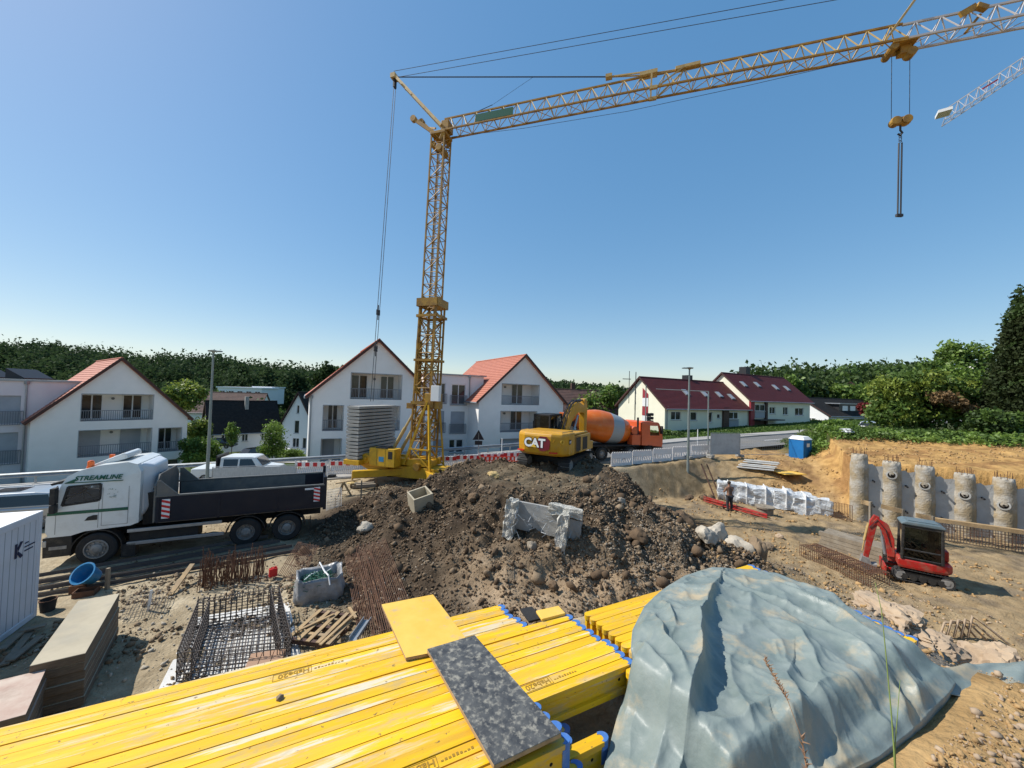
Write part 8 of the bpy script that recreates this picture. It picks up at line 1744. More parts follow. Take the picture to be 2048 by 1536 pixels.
def barrier_run(px0, y0, px1, y1, n, lab, orange=False):
    global n_b
    a = V(*[0] * 3); A, B = px0, px1
    for k in range(n):
        p = lerp(A, B, (k + 0.5) / n); p = V(p.x, p.y, float(zstreet(p.x)) + 0.1); rz = math.atan2(B.y - A.y, B.x - A.x); l_ = f'{lab}, {ORD[k]} from the left'
        if n_b == 0: bp_.location = p; bp_.rotation_euler = (0, 0, rz); bp_['label'] = l_; bp_['group'] = 'red and white fence panels'
        else: copy_thing(bp_, p, rz, l_, 'red and white fence panels')
        n_b += 1
barrier_run(G(588, 955, 0.05), None, G(720, 952, 0.15), None, 2, 'red and white barrier panel left of the crane ballast')
A_, B_ = P(732, 957, 25.6), P(830, 950, 26.4); barrier_run(A_, None, B_, None, 2, 'red and white barrier panel behind the crane base')
A_, B_ = P(862, 950, 26.9), P(1052, 930, 28.4); barrier_run(A_, None, B_, None, 4, 'red and white barrier panel between the crane and the yellow excavator')
# orange safety barriers near the heap
ob = [(P(952, 938, 25.6), P(1000, 943, 24.6)), (P(1000, 943, 24.6), P(1046, 932, 25.4)), (P(962, 928, 27.0), P(1030, 922, 27.5))]
for k, (a, b) in enumerate(ob):
    z_ = tz(a.x, a.y); t = thing('safety_barrier', ('orange plastic barrier facing us at the back of the heap', 'orange plastic barrier reaching towards the yellow excavator', 'orange plastic barrier closing the rear of the group')[k], 'barrier', (a.x, a.y, z_), math.atan2(b.y - a.y, b.x - a.x), 'orange plastic barriers behind the heap'); L_ = (b - a).xy.length; q = MB(); q.bx(0, L_, -0.02, 0.02, 0.75, 1.05); q.bx(0, L_, -0.02, 0.02, 0.0, 0.1)
    for i in range(int(L_ / 0.18) + 1): q.bx(i * 0.18, i * 0.18 + 0.1, -0.015, 0.015, 0.1, 0.75)
    q.build('frame', 'barrier_orange', t)
    for i in range(int(L_ / 0.3)): q = MB(); q.bx(0.08 + i * 0.3, 0.22 + i * 0.3, -0.026, 0.026, 0.8, 1.0); q.build('white_field', 'barrier_white', t)
# pale barrier boards in front of the mixer
A_, B_ = P(1222, 938, 27.4), P(1418, 915, 30.6)
for k in range(5):
    p0, p1 = lerp(A_, B_, k / 5), lerp(A_, B_, (k + 0.97) / 5); z0, z1 = tz(p0.x, p0.y - 0.3), tz(p1.x, p1.y - 0.3); zz = max(1.0, float(zstreet(p0.x)) - 0.02); t = thing('barrier_board', f'pale slotted barrier board in front of the mixer truck, {ORD[k]} from the left', 'barrier', (p0.x, p0.y, zz), math.atan2(p1.y - p0.y, p1.x - p0.x), 'pale barrier boards before the mixer'); L_ = (p1 - p0).xy.length
    q = MB(); hs_ = []
    for i in range(10): x = 0.12 + i * (L_ - 0.24) / 10; hs_.append([(x, 0.3), (x + 0.06, 0.3), (x + 0.10 * (1 if i > 4 else -0.4) + 0.06, 0.62), (x + 0.10 * (1 if i > 4 else -0.4), 0.62)])
    poly_holes(q, [(0, 0.05), (L_, 0.05), (L_, 1.0), (0, 1.0)], hs_, lambda a, b: V(a, 0, b)); o = q.build('board', 'barrier_white', t); o.modifiers.new('t', 'SOLIDIFY').thickness = 0.03
    q = MB()
    for i in range(9): x = 0.08 + i * (L_ - 0.1) / 9; q.bx(x, x + 0.1, -0.02, 0.02, 1.0, 1.07)
    q.build('teeth', 'barrier_white', t); q = MB(); q.bx(0.1, 0.5, -0.25, 0.25, -0.08, 0.05); q.build('foot', 'rubber', t)
# mesh-sheet fence before the pickup, grey hoarding, mobile fence frames
def hoarding(label, a, b, h_, mat, z=None, cat='fence', posts=2, zt=None):
    z = tz(a.x, a.y) if z is None else z; L_ = (b - a).xy.length; t = thing('fence_panel', label, cat, (a.x, a.y, z), math.atan2(b.y - a.y, b.x - a.x)); q = MB()
    if mat: q.bx(0.03, L_ - 0.03, -0.01, 0.01, 0.12, h_ - 0.05); q.build('sheet', mat, t)
    q = MB()
    for x in (0, L_): q.tube((x, 0, 0), (x, 0, h_), 0.022, 8)
    q.tube((0, 0, h_), (L_, 0, h_), 0.02, 8); q.tube((0, 0, 0.12), (L_, 0, 0.12), 0.02, 8); q.build('frame', 'steel_galv', t)
    if not mat:
        q = MB(); n = int(L_ / 0.22)
        for i in range(1, n): q.tube((L_ * i / n, 0, 0.12), (L_ * i / n, 0, h_), 0.004, 4)
        for i in range(1, 8): q.tube((0, 0, 0.12 + i * h_ / 8), (L_, 0, 0.12 + i * h_ / 8), 0.004, 4)
        q.build('wire', 'steel_galv', t, kind='stuff')
    for x in (0, L_): q = MB(); q.box((x, 0, 0.04), (0.25, 0.6, 0.14)); q.build('foot', 'concrete', t)
    return t
a, b = P(424, 962, 22.2), P(592, 948, 23.6); hoarding('grey netted fence panel in front of the white pickup', a, b, 1.3, 'mesh_sheet', -0.05)
a, b = P(1421, 912, 29.6), P(1479, 908, 30.2); hoarding('grey sheeted fence panel standing at the pit edge', a, b, 1.75, 'sheet_grey', P(1450, 912, 29.8).z)
a, b = P(1480, 908, 30.3), P(1580, 912, 31.8); hoarding('open wire fence panel left of the blue toilet', a, b, 1.7, None, P(1530, 912, 31).z)
a, b = P(1378, 915, 29.4), P(1420, 912, 29.7); hoarding('narrow open wire fence panel by the right street lamp', a, b, 1.3, None, P(1400, 915, 29.5).z)
# blue toilet cabin
p_ = P(1600, 928, 31.4); z_ = 0.98; wc = thing('portable_toilet', 'blue portable toilet cabin with white roof at the top of the bank', 'toilet', (p_.x, p_.y, z_), R(24))
q = MB(); q.bx(-0.56, 0.56, -0.56, 0.56, 0.08, 2.05); q.build('cabin', 'toilet_blue', wc, bevel=0.04)
q = MB(); q.hexa([V(-0.62, -0.62, 2.05), V(0.62, -0.62, 2.05), V(0.62, 0.62, 2.05), V(-0.62, 0.62, 2.05), V(-0.4, -0.4, 2.32), V(0.4, -0.4, 2.32), V(0.4, 0.4, 2.32), V(-0.4, 0.4, 2.32)]); q.build('roof', 'plaster_bright', wc, bevel=0.04)
q = MB(); q.bx(-0.38, 0.38, -0.585, -0.56, 0.15, 1.95); dr_ = q.build('door', 'toilet_blue', wc, bevel=0.02); q = MB(); q.bx(-0.18, 0.2, -0.592, -0.586, 1.5, 1.78); q.build('label_plate', 'white_paint', dr_); q = MB(); q.bx(0.562, 0.568, -0.15, 0.15, 1.5, 1.75); q.build('label_plate', 'white_paint', wc)
q = MB(); q.bx(-0.005, 0.005, -0.592, -0.586, 0.2, 1.4); q.build('seam', 'navy_ink', dr_); q = MB(); q.bx(-0.6, 0.6, -0.6, 0.6, 0.0, 0.08); q.build('base', 'rubber', wc)
# pale timber and boards at the pit edge, yellow sheet, crane timbers
for k in range(7): a, b = P(1474 + 3 * k, 912 - 2.2 * (k % 3), 28.6 + 0.12 * k), P(1548 + 2 * k, 926 - 3 * (k % 3), 27.6 + 0.12 * k); a.z = b.z = max(tz(a.x, a.y), tz(b.x, b.y)) + 0.06 + 0.07 * (k % 3); board(f'pale plank piled at the pit edge beneath the wire fence, {ORD[k]} laid', a, b, 0.2, 0.06, 'concrete_pale', group='pale planks at the pit edge')
a, b = P(1556, 936, 27.6), P(1598, 938, 27.8); zz = max(tz(a.x, a.y), tz(b.x, b.y)) + 0.1; a.z = b.z = zz; board('yellow sheet lying at the foot of the blue toilet', a, b, 1.3, 0.05, 'panel_yellow', 'formwork_board', 'board')
for k in range(4): a, b = P(700 + 4 * k, 972 + 5 * (k % 2), 23.2 - 0.3 * k), P(742 + 3 * k, 964 + 5 * (k % 2), 23.6 - 0.3 * k); z_ = tz(a.x, a.y); a.z = b.z = z_ + 0.12 + 0.2 * (k // 2); board(f'squared timber lying beside the crane outrigger, {ORD[k]} laid', a, b, 0.22, 0.18, 'timber_old', 'squared_timber', 'timber', 'squared timbers by the crane')
p_ = P(690, 985, 21.6); z_ = tz(p_.x, p_.y); t = thing('trestle', 'small yellowish trestle left of the crane timbers', 'trestle', (p_.x, p_.y, z_), R(30)); q = MB(); q.bar((-0.4, -0.2, 0), (-0.1, 0, 0.75), 0.08, 0.08); q.bar((0.3, -0.2, 0), (-0.1, 0, 0.75), 0.08, 0.08); q.bar((-0.2, 0.3, 0), (-0.1, 0, 0.75), 0.08, 0.08); q.bar((-0.5, 0, 0.7), (0.8, 0.1, 0.8), 0.1, 0.05); q.bar((-0.2, -0.1, 0.3), (0.3, -0.1, 0.3), 0.06, 0.04); q.build('frame', 'timber', t)
for k, (px, py, D, h_) in enumerate(((722, 998, 20.8, 1.1), (752, 1000, 20.6, 0.5))): p_ = P(px, py, D); z_ = tz(p_.x, p_.y); t = thing('stake', ('upright wooden stake in front of the crane', 'short leaning stake right of the upright one')[k], 'stake', (p_.x, p_.y, z_ - 0.1), 0, None, rot=(0.1 * k, -0.25 * k, 0)); q = MB(); q.bx(-0.03, 0.03, -0.03, 0.03, 0, h_); q.build('wood', 'timber_old', t)
a, b = P(722, 1002, 20.6), P(785, 996, 20.8); a.z = tz(a.x, a.y) + 0.06; b.z = tz(b.x, b.y) + 0.06; board('pale board lying at the foot of the heap before the crane', a, b, 0.25, 0.05, 'timber_old')
a, b = P(1520, 896, 40), P(1530, 896, 40)
# --- workman with a shovel
p_ = P(1459, 1027, 24.0); z_ = tz(p_.x, p_.y); man = thing('person', 'bare armed workman in dark trousers leaning on a shovel in the pit', 'person', (p_.x, p_.y, z_), R(100))
def skin_body(name, parent, joints, edges, mat, levels=2, root=0):
    me = bpy.data.meshes.new(name); me.from_pydata([j[:3] for j in joints], edges, []); o = bpy.data.objects.new(name, me); COL.objects.link(o); bpy.context.view_layer.objects.active = o
    m = o.modifiers.new('skin', 'SKIN'); m.use_smooth_shade = True
    for i, j in enumerate(joints): sv = me.skin_vertices[0].data[i]; sv.radius = (j[3], j[4] if len(j) > 4 else j[3]); sv.use_root = (i == root)
    o.modifiers.new('sub', 'SUBSURF').levels = levels; o.modifiers['sub'].render_levels = levels
    dg = bpy.context.evaluated_depsgraph_get(); me2 = bpy.data.meshes.new_from_object(o.evaluated_get(dg)); bpy.data.objects.remove(o); me2.name = name; me2.materials.clear(); me2.materials.append(MT[mat]); o = bpy.data.objects.new(name, me2); COL.objects.link(o); o.parent = parent
    for p in me2.polygons: p.use_smooth = True
    return o
J = [(0, 0, 0.95, .15, .12), (0.02, 0, 1.15, .145, .11), (0.04, 0, 1.38, .17, .12), (0.05, 0, 1.50, .075), (0.07, 0, 1.58, .06), (0.09, 0, 1.68, .095), (0.085, 0, 1.76, .075),
     (0.04, 0.19, 1.42, .075), (0.14, 0.25, 1.17, .052), (0.34, 0.16, 1.12, .04), (0.42, 0.12, 1.12, .042), (0.04, -0.19, 1.42, .075), (0.12, -0.26, 1.18, .052), (0.32, -0.14, 1.26, .04), (0.40, -0.08, 1.27, .042),
     (0.0, 0.10, 0.88, .105), (0.05, 0.12, 0.48, .075), (-0.01, 0.13, 0.09, .05), (0.14, 0.14, 0.04, .045), (0.0, -0.10, 0.88, .105), (0.02, -0.12, 0.48, .075), (-0.06, -0.13, 0.09, .05), (0.09, -0.15, 0.04, .045)]
E_ = [(0, 1), (1, 2), (2, 3), (3, 4), (4, 5), (5, 6), (2, 7), (7, 8), (8, 9), (9, 10), (2, 11), (11, 12), (12, 13), (13, 14), (0, 15), (15, 16), (16, 17), (17, 18), (0, 19), (19, 20), (20, 21), (21, 22)]
skin_body('body', man, J, E_, 'skin_tan')
JT_ = [(0, 0, 0.97, .17, .14)] + [(*J[i][:3], J[i][3] * 1.18) for i in (15, 16, 17, 19, 20, 21)]
skin_body('trousers', man, JT_, [(0, 1), (1, 2), (2, 3), (0, 4), (4, 5), (5, 6)], 'jean_dark')
skin_body('vest', man, [(0, 0, 0.96, .165, .135), (0.02, 0, 1.15, .155, .122), (0.04, 0, 1.36, .182, .132), (0.04, 0.1, 1.44, .07), (0.04, -0.1, 1.44, .07)], [(0, 1), (1, 2), (2, 3), (2, 4)], 'shirt_brown')
q = MB(); q.lathe([(0.098, 0.0), (0.11, 0.06), (0.085, 0.125), (0.02, 0.145)], (0.075, 0, 1.68), n=14); q.build('hair', 'hair_dark', man, smooth=True)
for s_ in (0.14, -0.15): q = MB(); q.prism([(-0.09, 0), (0.2, 0), (0.2, 0.05), (0.06, 0.1), (-0.09, 0.12)], (0.0 if s_ > 0 else -0.05, s_ - 0.05, 0), ex, ez, (0, 0.1, 0)); q.build('boot', 'rubber', man, bevel=0.02)
sh = WM[man.name] @ V(0.42, 0.02, 0.0); t = thing('shovel', 'long handled shovel held by the workman', 'shovel', tuple(sh), R(100)); q = MB(); q.tube((0.03, 0, 0.25), (-0.01, 0.05, 1.42), 0.017, 6); q.build('handle', 'timber', t); q = MB(); q.prism([(-0.11, 0.28), (0.11, 0.28), (0.12, 0.08), (0, -0.04), (-0.12, 0.08)], (0.02, 0, 0), ey, ez, (0.02, 0, 0)); q.build('blade', 'rebar_grey', t)
# ------------------------------------------------------------------ trees, bushes, ground cover
def tree(name, label, base, lobes, n, leaf, mat, trunk=None, cat='tree', group=None, shell=0.5, mat2=None, frac2=0.0, limbs=5, seed=1, flat=0.0):
    """lobes are offsets from the base: (dx,dy,dz,rx,ry,rz)"""
    base = Vector(base); t = thing(name, label, cat, tuple(base), 0, group); c = crown_points(lobes, n, seed, shell); g = np.random.default_rng(seed + 5)
    sel = g.random(len(c)) < frac2
    # second leaf tone gathers in clumps, more of it towards the top
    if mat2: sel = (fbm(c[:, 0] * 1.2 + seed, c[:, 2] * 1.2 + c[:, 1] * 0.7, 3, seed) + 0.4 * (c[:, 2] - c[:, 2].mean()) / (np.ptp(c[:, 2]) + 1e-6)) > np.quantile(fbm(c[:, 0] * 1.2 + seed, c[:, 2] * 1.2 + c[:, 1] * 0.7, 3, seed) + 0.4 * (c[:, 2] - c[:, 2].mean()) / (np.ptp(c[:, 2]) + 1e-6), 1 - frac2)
    for m_, pts, nm in ((mat, c[~sel], 'crown'), (mat2, c[sel], 'second_tone_leaves')):
        if m_ is None or len(pts) == 0: continue
        v, f = leaf_cloud(pts, leaf * g.uniform(0.6, 1.25, len(pts)), seed + 3, flat); o = np_mesh(nm, v, f, m_); o.parent = t
    if trunk:
        r, h = trunk; q = MB(); q.path([(0, 0, -0.3), (0.03, 0.02, h * 0.5), (-0.02, 0.05, h)], [r, r * 0.8, r * 0.45], 8)
        rr_ = random.Random(seed)
        for k in range(limbs):
            l = lobes[k % len(lobes)]; a = V(0, 0, h * rr_.uniform(0.55, 0.95)); e = V(l[0] + rr_.uniform(-0.3, 0.3) * l[3], l[1] + rr_.uniform(-0.3, 0.3) * l[4], l[2] + 0.3 * l[5]); q.path([a, lerp(a, e, 0.5) + V(0, 0, 0.1), e], [r * 0.45, r * 0.3, r * 0.1], 6)
        q.build('trunk', 'bark', t, smooth=True)
    return t
def blob(rx, ry, rz, n, seed, zc=None, spread=0.55, lob=0.45):
    g = random.Random(seed); zc = rz if zc is None else zc; L_ = [(0, 0, zc, rx * 0.75, ry * 0.75, rz * 0.8)]
    for k in range(n):
        a = g.uniform(0, 6.28); e = g.uniform(-0.6, 1.0); q = spread * math.sqrt(max(0, 1 - e * e * 0.6)); L_.append((q * rx * math.cos(a) * 1.1, q * ry * math.sin(a) * 1.1, zc + e * rz * 0.62, rx * lob * g.uniform(0.7, 1.15), ry * lob * g.uniform(0.7, 1.15), rz * lob * g.uniform(0.7, 1.1)))
    return L_
def at(px, py, D, zoff=0.0): p = P(px, py, D); return V(p.x, p.y, p.z + zoff)
# right-hand garden
b = at(2052, 885, 30); tree('thuja_tree', 'tall dark conical conifer at the right edge', b, [(0, 0, 1.5 + 0.95 * k, 2.7 - 0.20 * k, 2.7 - 0.20 * k, 1.3) for k in range(11)] + [(1.6 * math.cos(k * 2.4) * (1 - k / 26), 1.6 * math.sin(k * 2.4) * (1 - k / 26), 1 + k * 0.45, 0.75, 0.75, 0.8) for k in range(22)], 26000, 0.15, 'leaf_thuja', (0.3, 8), seed=3, mat2='leaf_dark', frac2=0.2, shell=0.75)
b = at(1850, 868, 33); tree('leafy_bush', 'large glossy bush with yellowish highlights on its leaves above the bank', b, blob(4.3, 2.6, 2.7, 11, 4, 2.5) + [(-2.9, 0, 3.7, 1.7, 1.4, 1.2), (-0.6, -0.4, 4.4, 1.9, 1.5, 1.2), (-3.4, -0.5, 1.7, 1.5, 1.4, 1.3)], 17000, 0.17, 'leaf_mid', (0.2, 2.5), 'bush', seed=8, mat2='leaf_yellow', frac2=0.38, shell=0.62)  # yellow upper leaves put the bush's highlights into the leaf colour
b = at(1942, 868, 34); tree('leafy_bush', 'tall pale flowering bush between the glossy bush and the conifer', b, blob(2.9, 2.4, 3.1, 10, 14, 3.3), 14000, 0.16, 'leaf_mid', (0.2, 2.5), 'bush', seed=18, mat2='leaf_bright', frac2=0.45, shell=0.62)
q = crown_points(blob(2.8, 2.2, 2.9, 8, 15, 3.6), 500, 77, 0.9); sel = q[q[:, 2] > 3.2]
v, f = leaf_cloud(sel + np.array([b.x, b.y, b.z]), np.full(len(sel), 0.10), 3); o = np_mesh('blossom', v, f, 'barrier_white'); tag(o, 'pale blossom scattered over the tall flowering bush', 'blossom', None, 'stuff')
b = at(1914, 845, 42); tree('broadleaf_tree', 'fresh green double crowned tree rising behind the bushes', b, [(-1.6, 0, 5.2, 2.1, 1.8, 1.6), (-0.6, 0, 7.2, 1.2, 1.2, 1.7), (1.9, 0, 6.8, 1.5, 1.4, 1.9), (0.8, 0, 5.0, 2.4, 2, 1.6), (-3.0, 0, 5.6, 1.0, 1, 0.9), (3.0, 0, 5.7, 1.0, 1, 0.9)], 9000, 0.20, 'leaf_mid', (0.18, 4.5), seed=22, mat2='leaf_bright', frac2=0.5, shell=0.35)
b = at(1885, 800, 31.2); tree('dry_branches', 'brown withered branches hanging in the glossy bush', b, [(0, 0, 0.2, 1.1, 0.7, 0.55), (1.7, 0, -0.6, 0.9, 0.6, 0.4), (0.8, -0.2, -0.2, 0.8, 0.6, 0.4)], 1700, 0.14, 'leaf_dry', None, 'branches', seed=31, shell=0.3)
b = at(2010, 880, 28.5); tree('leafy_bush', 'dark low bush at the foot of the conifer', b, blob(3.0, 1.6, 1.2, 8, 33, 1.0), 7000, 0.14, 'leaf_dark', None, 'bush', seed=34, mat2='leaf_mid', frac2=0.4)
b = at(1690, 880, 33); tree('leafy_bush', 'bright green shrub left of the glossy bush', b, blob(2.2, 1.3, 0.95, 7, 36, 0.7), 5200, 0.14, 'leaf_mid', None, 'bush', seed=37, mat2='leaf_bright', frac2=0.5)
b = at(1738, 835, 40); tree('red_maple', 'small dark red leaved maple behind the bright shrub', b, blob(1.1, 0.9, 0.9, 5, 38, 0.8), 1400, 0.14, 'leaf_red', (0.05, 1.0), 'tree', seed=39)
# ivy carpet on top of the bank
g = np.random.default_rng(51); n = 42000; xs = g.uniform(22, 44, n); qd = 7.4 + np.abs(g.normal(0, 2.4, n)) + g.uniform(0, 2.5, n)
ys = 23.5 + (qd - (xs - 20.8) * 0.5) / 0.866; keep = ((xs - 20.6) * 0.93 - (ys - 24.2) * 0.36 > 0.6) & (ys < yl(NEAR_EDGE, xs) + 3.0); xs, ys = xs[keep], ys[keep]
zs_ = terrain(xs, ys, False) + 0.05 + np.abs(g.normal(0, 0.16, len(xs))) + 0.4 * np.clip(fbm(xs * 0.5, ys * 0.5, 3, 55), 0, 1)
v, f = leaf_cloud(np.stack([xs, ys, zs_], -1), g.uniform(0.07, 0.15, len(xs)), 52, 0.2)
k = fbm(xs * 0.8, ys * 0.8, 3, 56) > 0.05
def sub_leaves(v, f, mask, nm, mat, label):
    m4 = np.repeat(mask, 4); vv = v[m4]; ff = np.arange(len(vv)).reshape(-1, 4); o = np_mesh(nm, vv, ff, mat); tag(o, label, 'ground cover', None, 'stuff'); return o
sub_leaves(v, f, k, 'ivy', 'leaf_bright', 'bright ivy sprawling over the top of the ochre bank'); sub_leaves(v, f, ~k, 'ivy', 'leaf_mid', 'darker ivy sprawling over the top of the ochre bank')
p_ = P(1690, 888, 30.8); z_ = tz(p_.x, p_.y); rock('plastic_sheet', 'pale crumpled plastic sheet lying in the ivy', (p_.x, p_.y, z_ + 0.3), 0.6, 'film_silver', 97, 4, (1.5, 0.6, 0.35), None, 0.9, 'sheet')
# left and middle distance
b = at(362, 860, 52); tree('broadleaf_tree', 'yellow green tree behind the left gable', b, blob(2.9, 2.4, 2.3, 8, 61, 4.4), 5000, 0.22, 'leaf_mid', (0.2, 3), seed=62, mat2='leaf_yellow', frac2=0.55)
b = at(502, 905, 72); tree('broadleaf_tree', 'dark round tree between the two black roofed houses', b, blob(5.0, 4, 5.2, 9, 63, 5.0), 8000, 0.34, 'leaf_dark', (0.3, 4), seed=64, mat2='leaf_forest', frac2=0.3)
b = at(540, 895, 78); tree('broadleaf_tree', 'olive green tree left of the small white house', b, blob(4.0, 3.5, 4.4, 8, 65, 4.5), 6000, 0.34, 'leaf_mid', (0.25, 4), seed=66, mat2='leaf_dark', frac2=0.5)
b = at(462, 912, 38); tree('young_tree', 'slim young tree beside the lane on the left', b, [(0, 0, 2.3, 0.62, 0.6, 0.7), (0.1, 0, 1.6, 0.5, 0.5, 0.5), (-0.1, 0, 2.9, 0.35, 0.35, 0.5)], 1500, 0.10, 'leaf_mid', (0.04, 2.0), seed=67, mat2='leaf_bright', frac2=0.6, shell=0.3)
b = at(545, 915, 40); tree('young_tree', 'bright young tree in front of the small white house', b, [(0, 0, 2.6, 1.0, 0.9, 1.1), (0.2, 0, 1.4, 1.2, 0.9, 0.9), (-0.5, 0, 0.8, 1.1, 0.8, 0.7)], 3600, 0.11, 'leaf_mid', (0.05, 2.2), seed=68, mat2='leaf_bright', frac2=0.55, shell=0.35)
b = at(400, 925, 36); tree('leafy_bush', 'bush filling the gap right of the left gable', b, blob(2.1, 1.4, 1.5, 8, 69, 1.0), 4500, 0.12, 'leaf_mid', None, 'bush', seed=70, mat2='leaf_bright', frac2=0.35)
b = at(392, 890, 46); tree('leafy_bush', 'light green bush behind the tall lamp post', b, blob(1.7, 1.4, 1.9, 7, 71, 1.6), 3500, 0.15, 'leaf_mid', None, 'bush', seed=72, mat2='leaf_yellow', frac2=0.5)
b = at(575, 918, 42); tree('leafy_bush', 'low shrubs on the lawn left of the middle gable', b, blob(2.4, 1.0, 0.7, 7, 73, 0.5), 2600, 0.11, 'leaf_mid', None, 'bush', seed=74, mat2='leaf_bright', frac2=0.4)
for k, (px, py, D, rx, rz, ma, mb_, ds) in enumerate(((1195, 855, 62, 4.2, 3.6, 'leaf_mid', 'leaf_bright', 'light green tree behind the excavator stick'), (1222, 850, 70, 4.6, 4.2, 'leaf_dark', 'leaf_mid', 'dark green tree left of the cream gable'), (1175, 840, 88, 5, 4.6, 'leaf_mid', 'leaf_dark', 'mid green tree above the brown roof'), (430, 835, 100, 5, 4, 'leaf_dark', 'leaf_mid', 'dark tree beside the white hall'), (660, 800, 118, 6, 6, 'leaf_dark', 'leaf_forest', 'dark tree before the ridge left of the middle gable'), (1345, 888, 45, 1.9, 0.9, 'leaf_dark', 'leaf_mid', 'round dark shrub at the corner of the cream house'), (1320, 890, 47, 1.2, 0.6, 'leaf_mid', 'leaf_bright', 'small shrub beneath the cream gable'), (1580, 800, 90, 4, 3.2, 'leaf_mid', 'leaf_bright', 'light tree rising behind the red roof on the right'), (1650, 815, 100, 4.5, 3.2, 'leaf_bright', 'leaf_mid', 'bright rounded tree behind the bungalow'), (1700, 812, 95, 4.5, 3.2, 'leaf_mid', 'leaf_bright', 'rounded tree right behind the bungalow roof'), (1760, 822, 80, 4, 3.4, 'leaf_mid', 'leaf_bright', 'leafy tree above the glossy bush'))):
    b = at(px, py, D, -rz * 0.15); tree('broadleaf_tree' if rz > 1 else 'shrub', ds, b, blob(rx, rx * 0.8, rz, 8, 80 + k, rz), 4200, 0.0048 * D, ma, (0.2, rz) if rz > 1 else None, 'tree' if rz > 1 else 'shrub', None, seed=120 + k, mat2=mb_, frac2=0.4)
# lawn blades before the houses
g = np.random.default_rng(88); n = 15000; xs = g.uniform(12, 62, n); ys = yl(FAR_EDGE, xs) + 2.3 + g.random(n) ** 1.5 * 10; zs_ = terrain(xs, ys, False) + 0.05
v, f = leaf_cloud(np.stack([xs, ys, zs_], -1), g.uniform(0.10, 0.22, n), 89); sub_leaves(v, f, np.ones(n, bool), 'lawn', 'leaf_mid', 'rough lawn on the slope before the cream houses')

# ------------------------------------------------------------------ clods, gravel and rubble
def rock_templates(k, seed):
    out = []
    for i in range(k):
        bm = bmesh.new(); bmesh.ops.create_icosphere(bm, subdivisions=1, radius=1); g = random.Random(seed + i)
        ax_ = Vector((g.uniform(0.55, 1.3), g.uniform(0.6, 1.2), g.uniform(0.5, 0.9))); ro = Matrix.Rotation(g.uniform(-0.9, 0.9), 3, 'X') @ Matrix.Rotation(g.uniform(-0.9, 0.9), 3, 'Y')
        for v in bm.verts: v.co = ro @ (Vector((v.co.x * ax_.x, v.co.y * ax_.y, v.co.z * ax_.z)) * g.uniform(0.5, 1.25))
        bm.verts.ensure_lookup_table(); out.append((np.array([v.co[:] for v in bm.verts]), np.array([[v.index for v in f.verts] for f in bm.faces]))); bm.free()
    return out
TPL = rock_templates(16, 300)
def scatter(name, x, y, r, mat, label, seed, sink=0.25):
    g = np.random.default_rng(seed); n = len(x); z = terrain(x, y); VS = []; FS = []; n0 = 0; which = g.integers(0, len(TPL), n)
    for k, (tv, tf) in enumerate(TPL):
        m = which == k; c = m.sum()
        if not c: continue
        an = g.uniform(0, 6.283, c); ca, sa = np.cos(an), np.sin(an); s3 = r[m][:, None] * g.uniform(0.65, 1.25, (c, 3)); V0 = tv[None] * s3[:, None, :]
        X2 = V0[..., 0] * ca[:, None] - V0[..., 1] * sa[:, None]; Y2 = V0[..., 0] * sa[:, None] + V0[..., 1] * ca[:, None]
        vv = np.stack([X2 + x[m][:, None], Y2 + y[m][:, None], V0[..., 2] + (z[m] + r[m] * (0.5 - sink))[:, None]], -1).reshape(-1, 3)
        ff = (tf[None] + (np.arange(c) * len(tv))[:, None, None]).reshape(-1, 3); VS.append(vv); FS.append(ff + n0); n0 += len(vv)
    o = np_mesh(name, np.concatenate(VS), np.concatenate(FS), mat); tag(o, label, 'rubble', None, 'stuff'); return o
def heap_pts(n, seed, lo=0.0, hi=1.22, pw=1.0):
    g = np.random.default_rng(seed); x = g.uniform(-8, 10, n * 3); y = g.uniform(9.5, 26, n * 3); dx, dy = x - 1.8, y - 19.9; rr = np.sqrt((dx / np.where(dx < 0, 9.0, 7.8)) ** 2 + (dy / np.where(dy < 0, 9.4, 6.0)) ** 2)
    cl = fbm(x * 0.7, y * 0.7, 3, seed); k = (rr > lo) & (rr < hi) & (g.random(n * 3) < 0.25 + 1.1 * np.clip(cl + 0.35, 0, 1)) & (g.random(n * 3) < np.where(rr < 0.42, 0.25, 1.0)); return x[k][:n], y[k][:n], g
for (n, r0, r1, mat, lab, sd) in ((34000, 0.016, 0.085, 'clod_dark', 'dark earth clods covering the spoil heap', 401), (22000, 0.015, 0.075, 'clod_mid', 'brown earth crumbs covering the spoil heap', 402), (7000, 0.014, 0.045, 'clod_grey', 'grey gravel mixed into the spoil heap', 403), (900, 0.08, 0.30, 'clod_dark', 'larger dark clods on the spoil heap', 404), (450, 0.07, 0.22, 'clod_mid', 'larger brown clods on the spoil heap', 406), (1500, 0.015, 0.04, 'stone_light', 'pale pebbles mixed into the spoil heap', 405)):
    x, y, g = heap_pts(n, sd); u = g.random(len(x)); scatter('clods' if 'clod' in mat else 'pebbles', x, y, r0 + (r1 - r0) * u ** 4, mat, lab, sd + 50)
# gravel field between the heap, the tarpaulin and the pit
g = np.random.default_rng(420); n = 15000; x = g.normal(6.6, 2.6, n); y = g.normal(12.9, 2.0, n); k = (y > 8.5) & (x > 1.5) & (x < 14); x, y = x[k], y[k]; scatter('gravel', x, y, 0.014 + 0.05 * g.random(len(x)) ** 4, 'clod_grey', 'grey gravel in front of the rock row', 421)
g = np.random.default_rng(425); n = 7000; x = g.normal(6.6, 2.8, n); y = g.normal(13.4, 2.2, n); k = (y > 8.5) & (x > 1.0); x, y = x[k], y[k]; scatter('gravel', x, y, 0.02 + 0.09 * g.random(len(x)) ** 4, 'clod_mid', 'brown gravel in front of the rock row', 426)
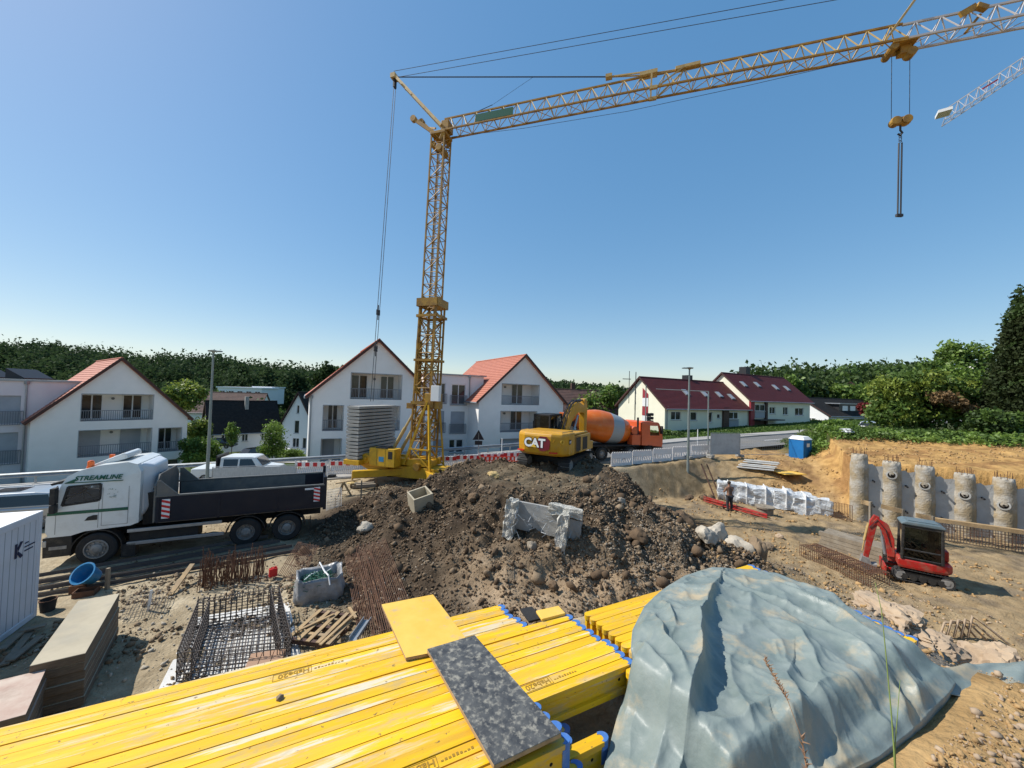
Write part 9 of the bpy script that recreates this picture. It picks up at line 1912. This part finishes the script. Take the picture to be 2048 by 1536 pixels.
# pit floor crumbs, left ground rubble, bank stones, near slope stones
g = np.random.default_rng(430); n = 6500; x = g.uniform(7, 21, n); y = g.uniform(14, 27, n); k = fbm(x * 0.6, y * 0.6, 3, 431) + 0.2 > 0; x, y = x[k], y[k]; scatter('crumbs', x, y, 0.015 + 0.11 * g.random(len(x)) ** 7, 'clod_ochre', 'ochre earth crumbs on the pit floor', 432)
g = np.random.default_rng(440); n = 9000; x = g.uniform(-11, -3.2, n); y = g.uniform(7.2, 12.2, n); k = (fbm(x * 0.8, y * 0.8, 3, 441) + 0.12 > 0) & ~((x > -9.4) & (x < -4.6) & (y < 9.6) & (fbm(x, y, 2, 3) > 2)); x, y = x[k], y[k]; scatter('rubble', x, y, 0.012 + 0.09 * g.random(len(x)) ** 8, 'clod_mid', 'brown rubble around the reinforcement cage', 442)
g = np.random.default_rng(445); n = 3500; x = g.uniform(-11, -3.0, n); y = g.uniform(7.2, 12.4, n); scatter('rubble', x, y, 0.008 + 0.06 * g.random(n) ** 8, 'stone_light', 'pale pebbles around the reinforcement cage', 446)
g = np.random.default_rng(447); n = 2500; x = g.uniform(-13, -5, n); y = g.uniform(11, 25, n); scatter('rubble', x, y, 0.012 + 0.05 * g.random(n) ** 4, 'clod_mid', 'scattered stones on the ground round the lorry', 448)
g = np.random.default_rng(450); n = 7000; x = g.uniform(17.5, 34, n); y = g.uniform(22.5, 33, n); q_ = (x - 20.8) * 0.5 + (y - 23.5) * 0.866; k = ((q_ > 0.6) | (x < 21)) & (fbm(x * 0.7, y * 0.7, 3, 451) + 0.15 > 0); x, y = x[k], y[k]; scatter('crumbs', x, y, 0.015 + 0.12 * g.random(len(x)) ** 7, 'clod_ochre', 'ochre clods on the bank behind the pile wall', 452)
g = np.random.default_rng(460); n = 16000; dd = 3.1 + 15 * g.random(n) ** 1.6; an = g.uniform(R(38), R(58), n); x, y = dd * np.sin(an) * 1.15, dd * np.cos(an) * 1.1; k = (BD[0] * x + BD[1] * y > 5.05) | (BN[0] * x + BN[1] * y > -0.95); x, y = x[k], y[k]; rr_ = (0.003 + 0.02 * g.random(len(x)) ** 7) * np.clip(np.hypot(x, y) * 0.42, 0.6, 3.2); h_ = len(x) // 2
scatter('stones', x[:h_], y[:h_], rr_[:h_], 'clod_ochre', 'ochre stones strewn over the near right slope', 461); scatter('stones', x[h_:], y[h_:], rr_[h_:], 'stone_pink', 'pinkish stones strewn over the near right slope', 462)
g = np.random.default_rng(470); n = 5200; x = g.uniform(1.4, 4.2, n); y = g.uniform(1.15, 3.4, n); k = (BN[0] * x + BN[1] * y > -0.95) | (BD[0] * x + BD[1] * y > 5.0); x, y = x[k], y[k]; scatter('soil_crumbs', x, y, 0.002 + 0.013 * g.random(len(x)) ** 7, 'clod_ochre', 'ochre soil crumbs in the near right corner', 471)
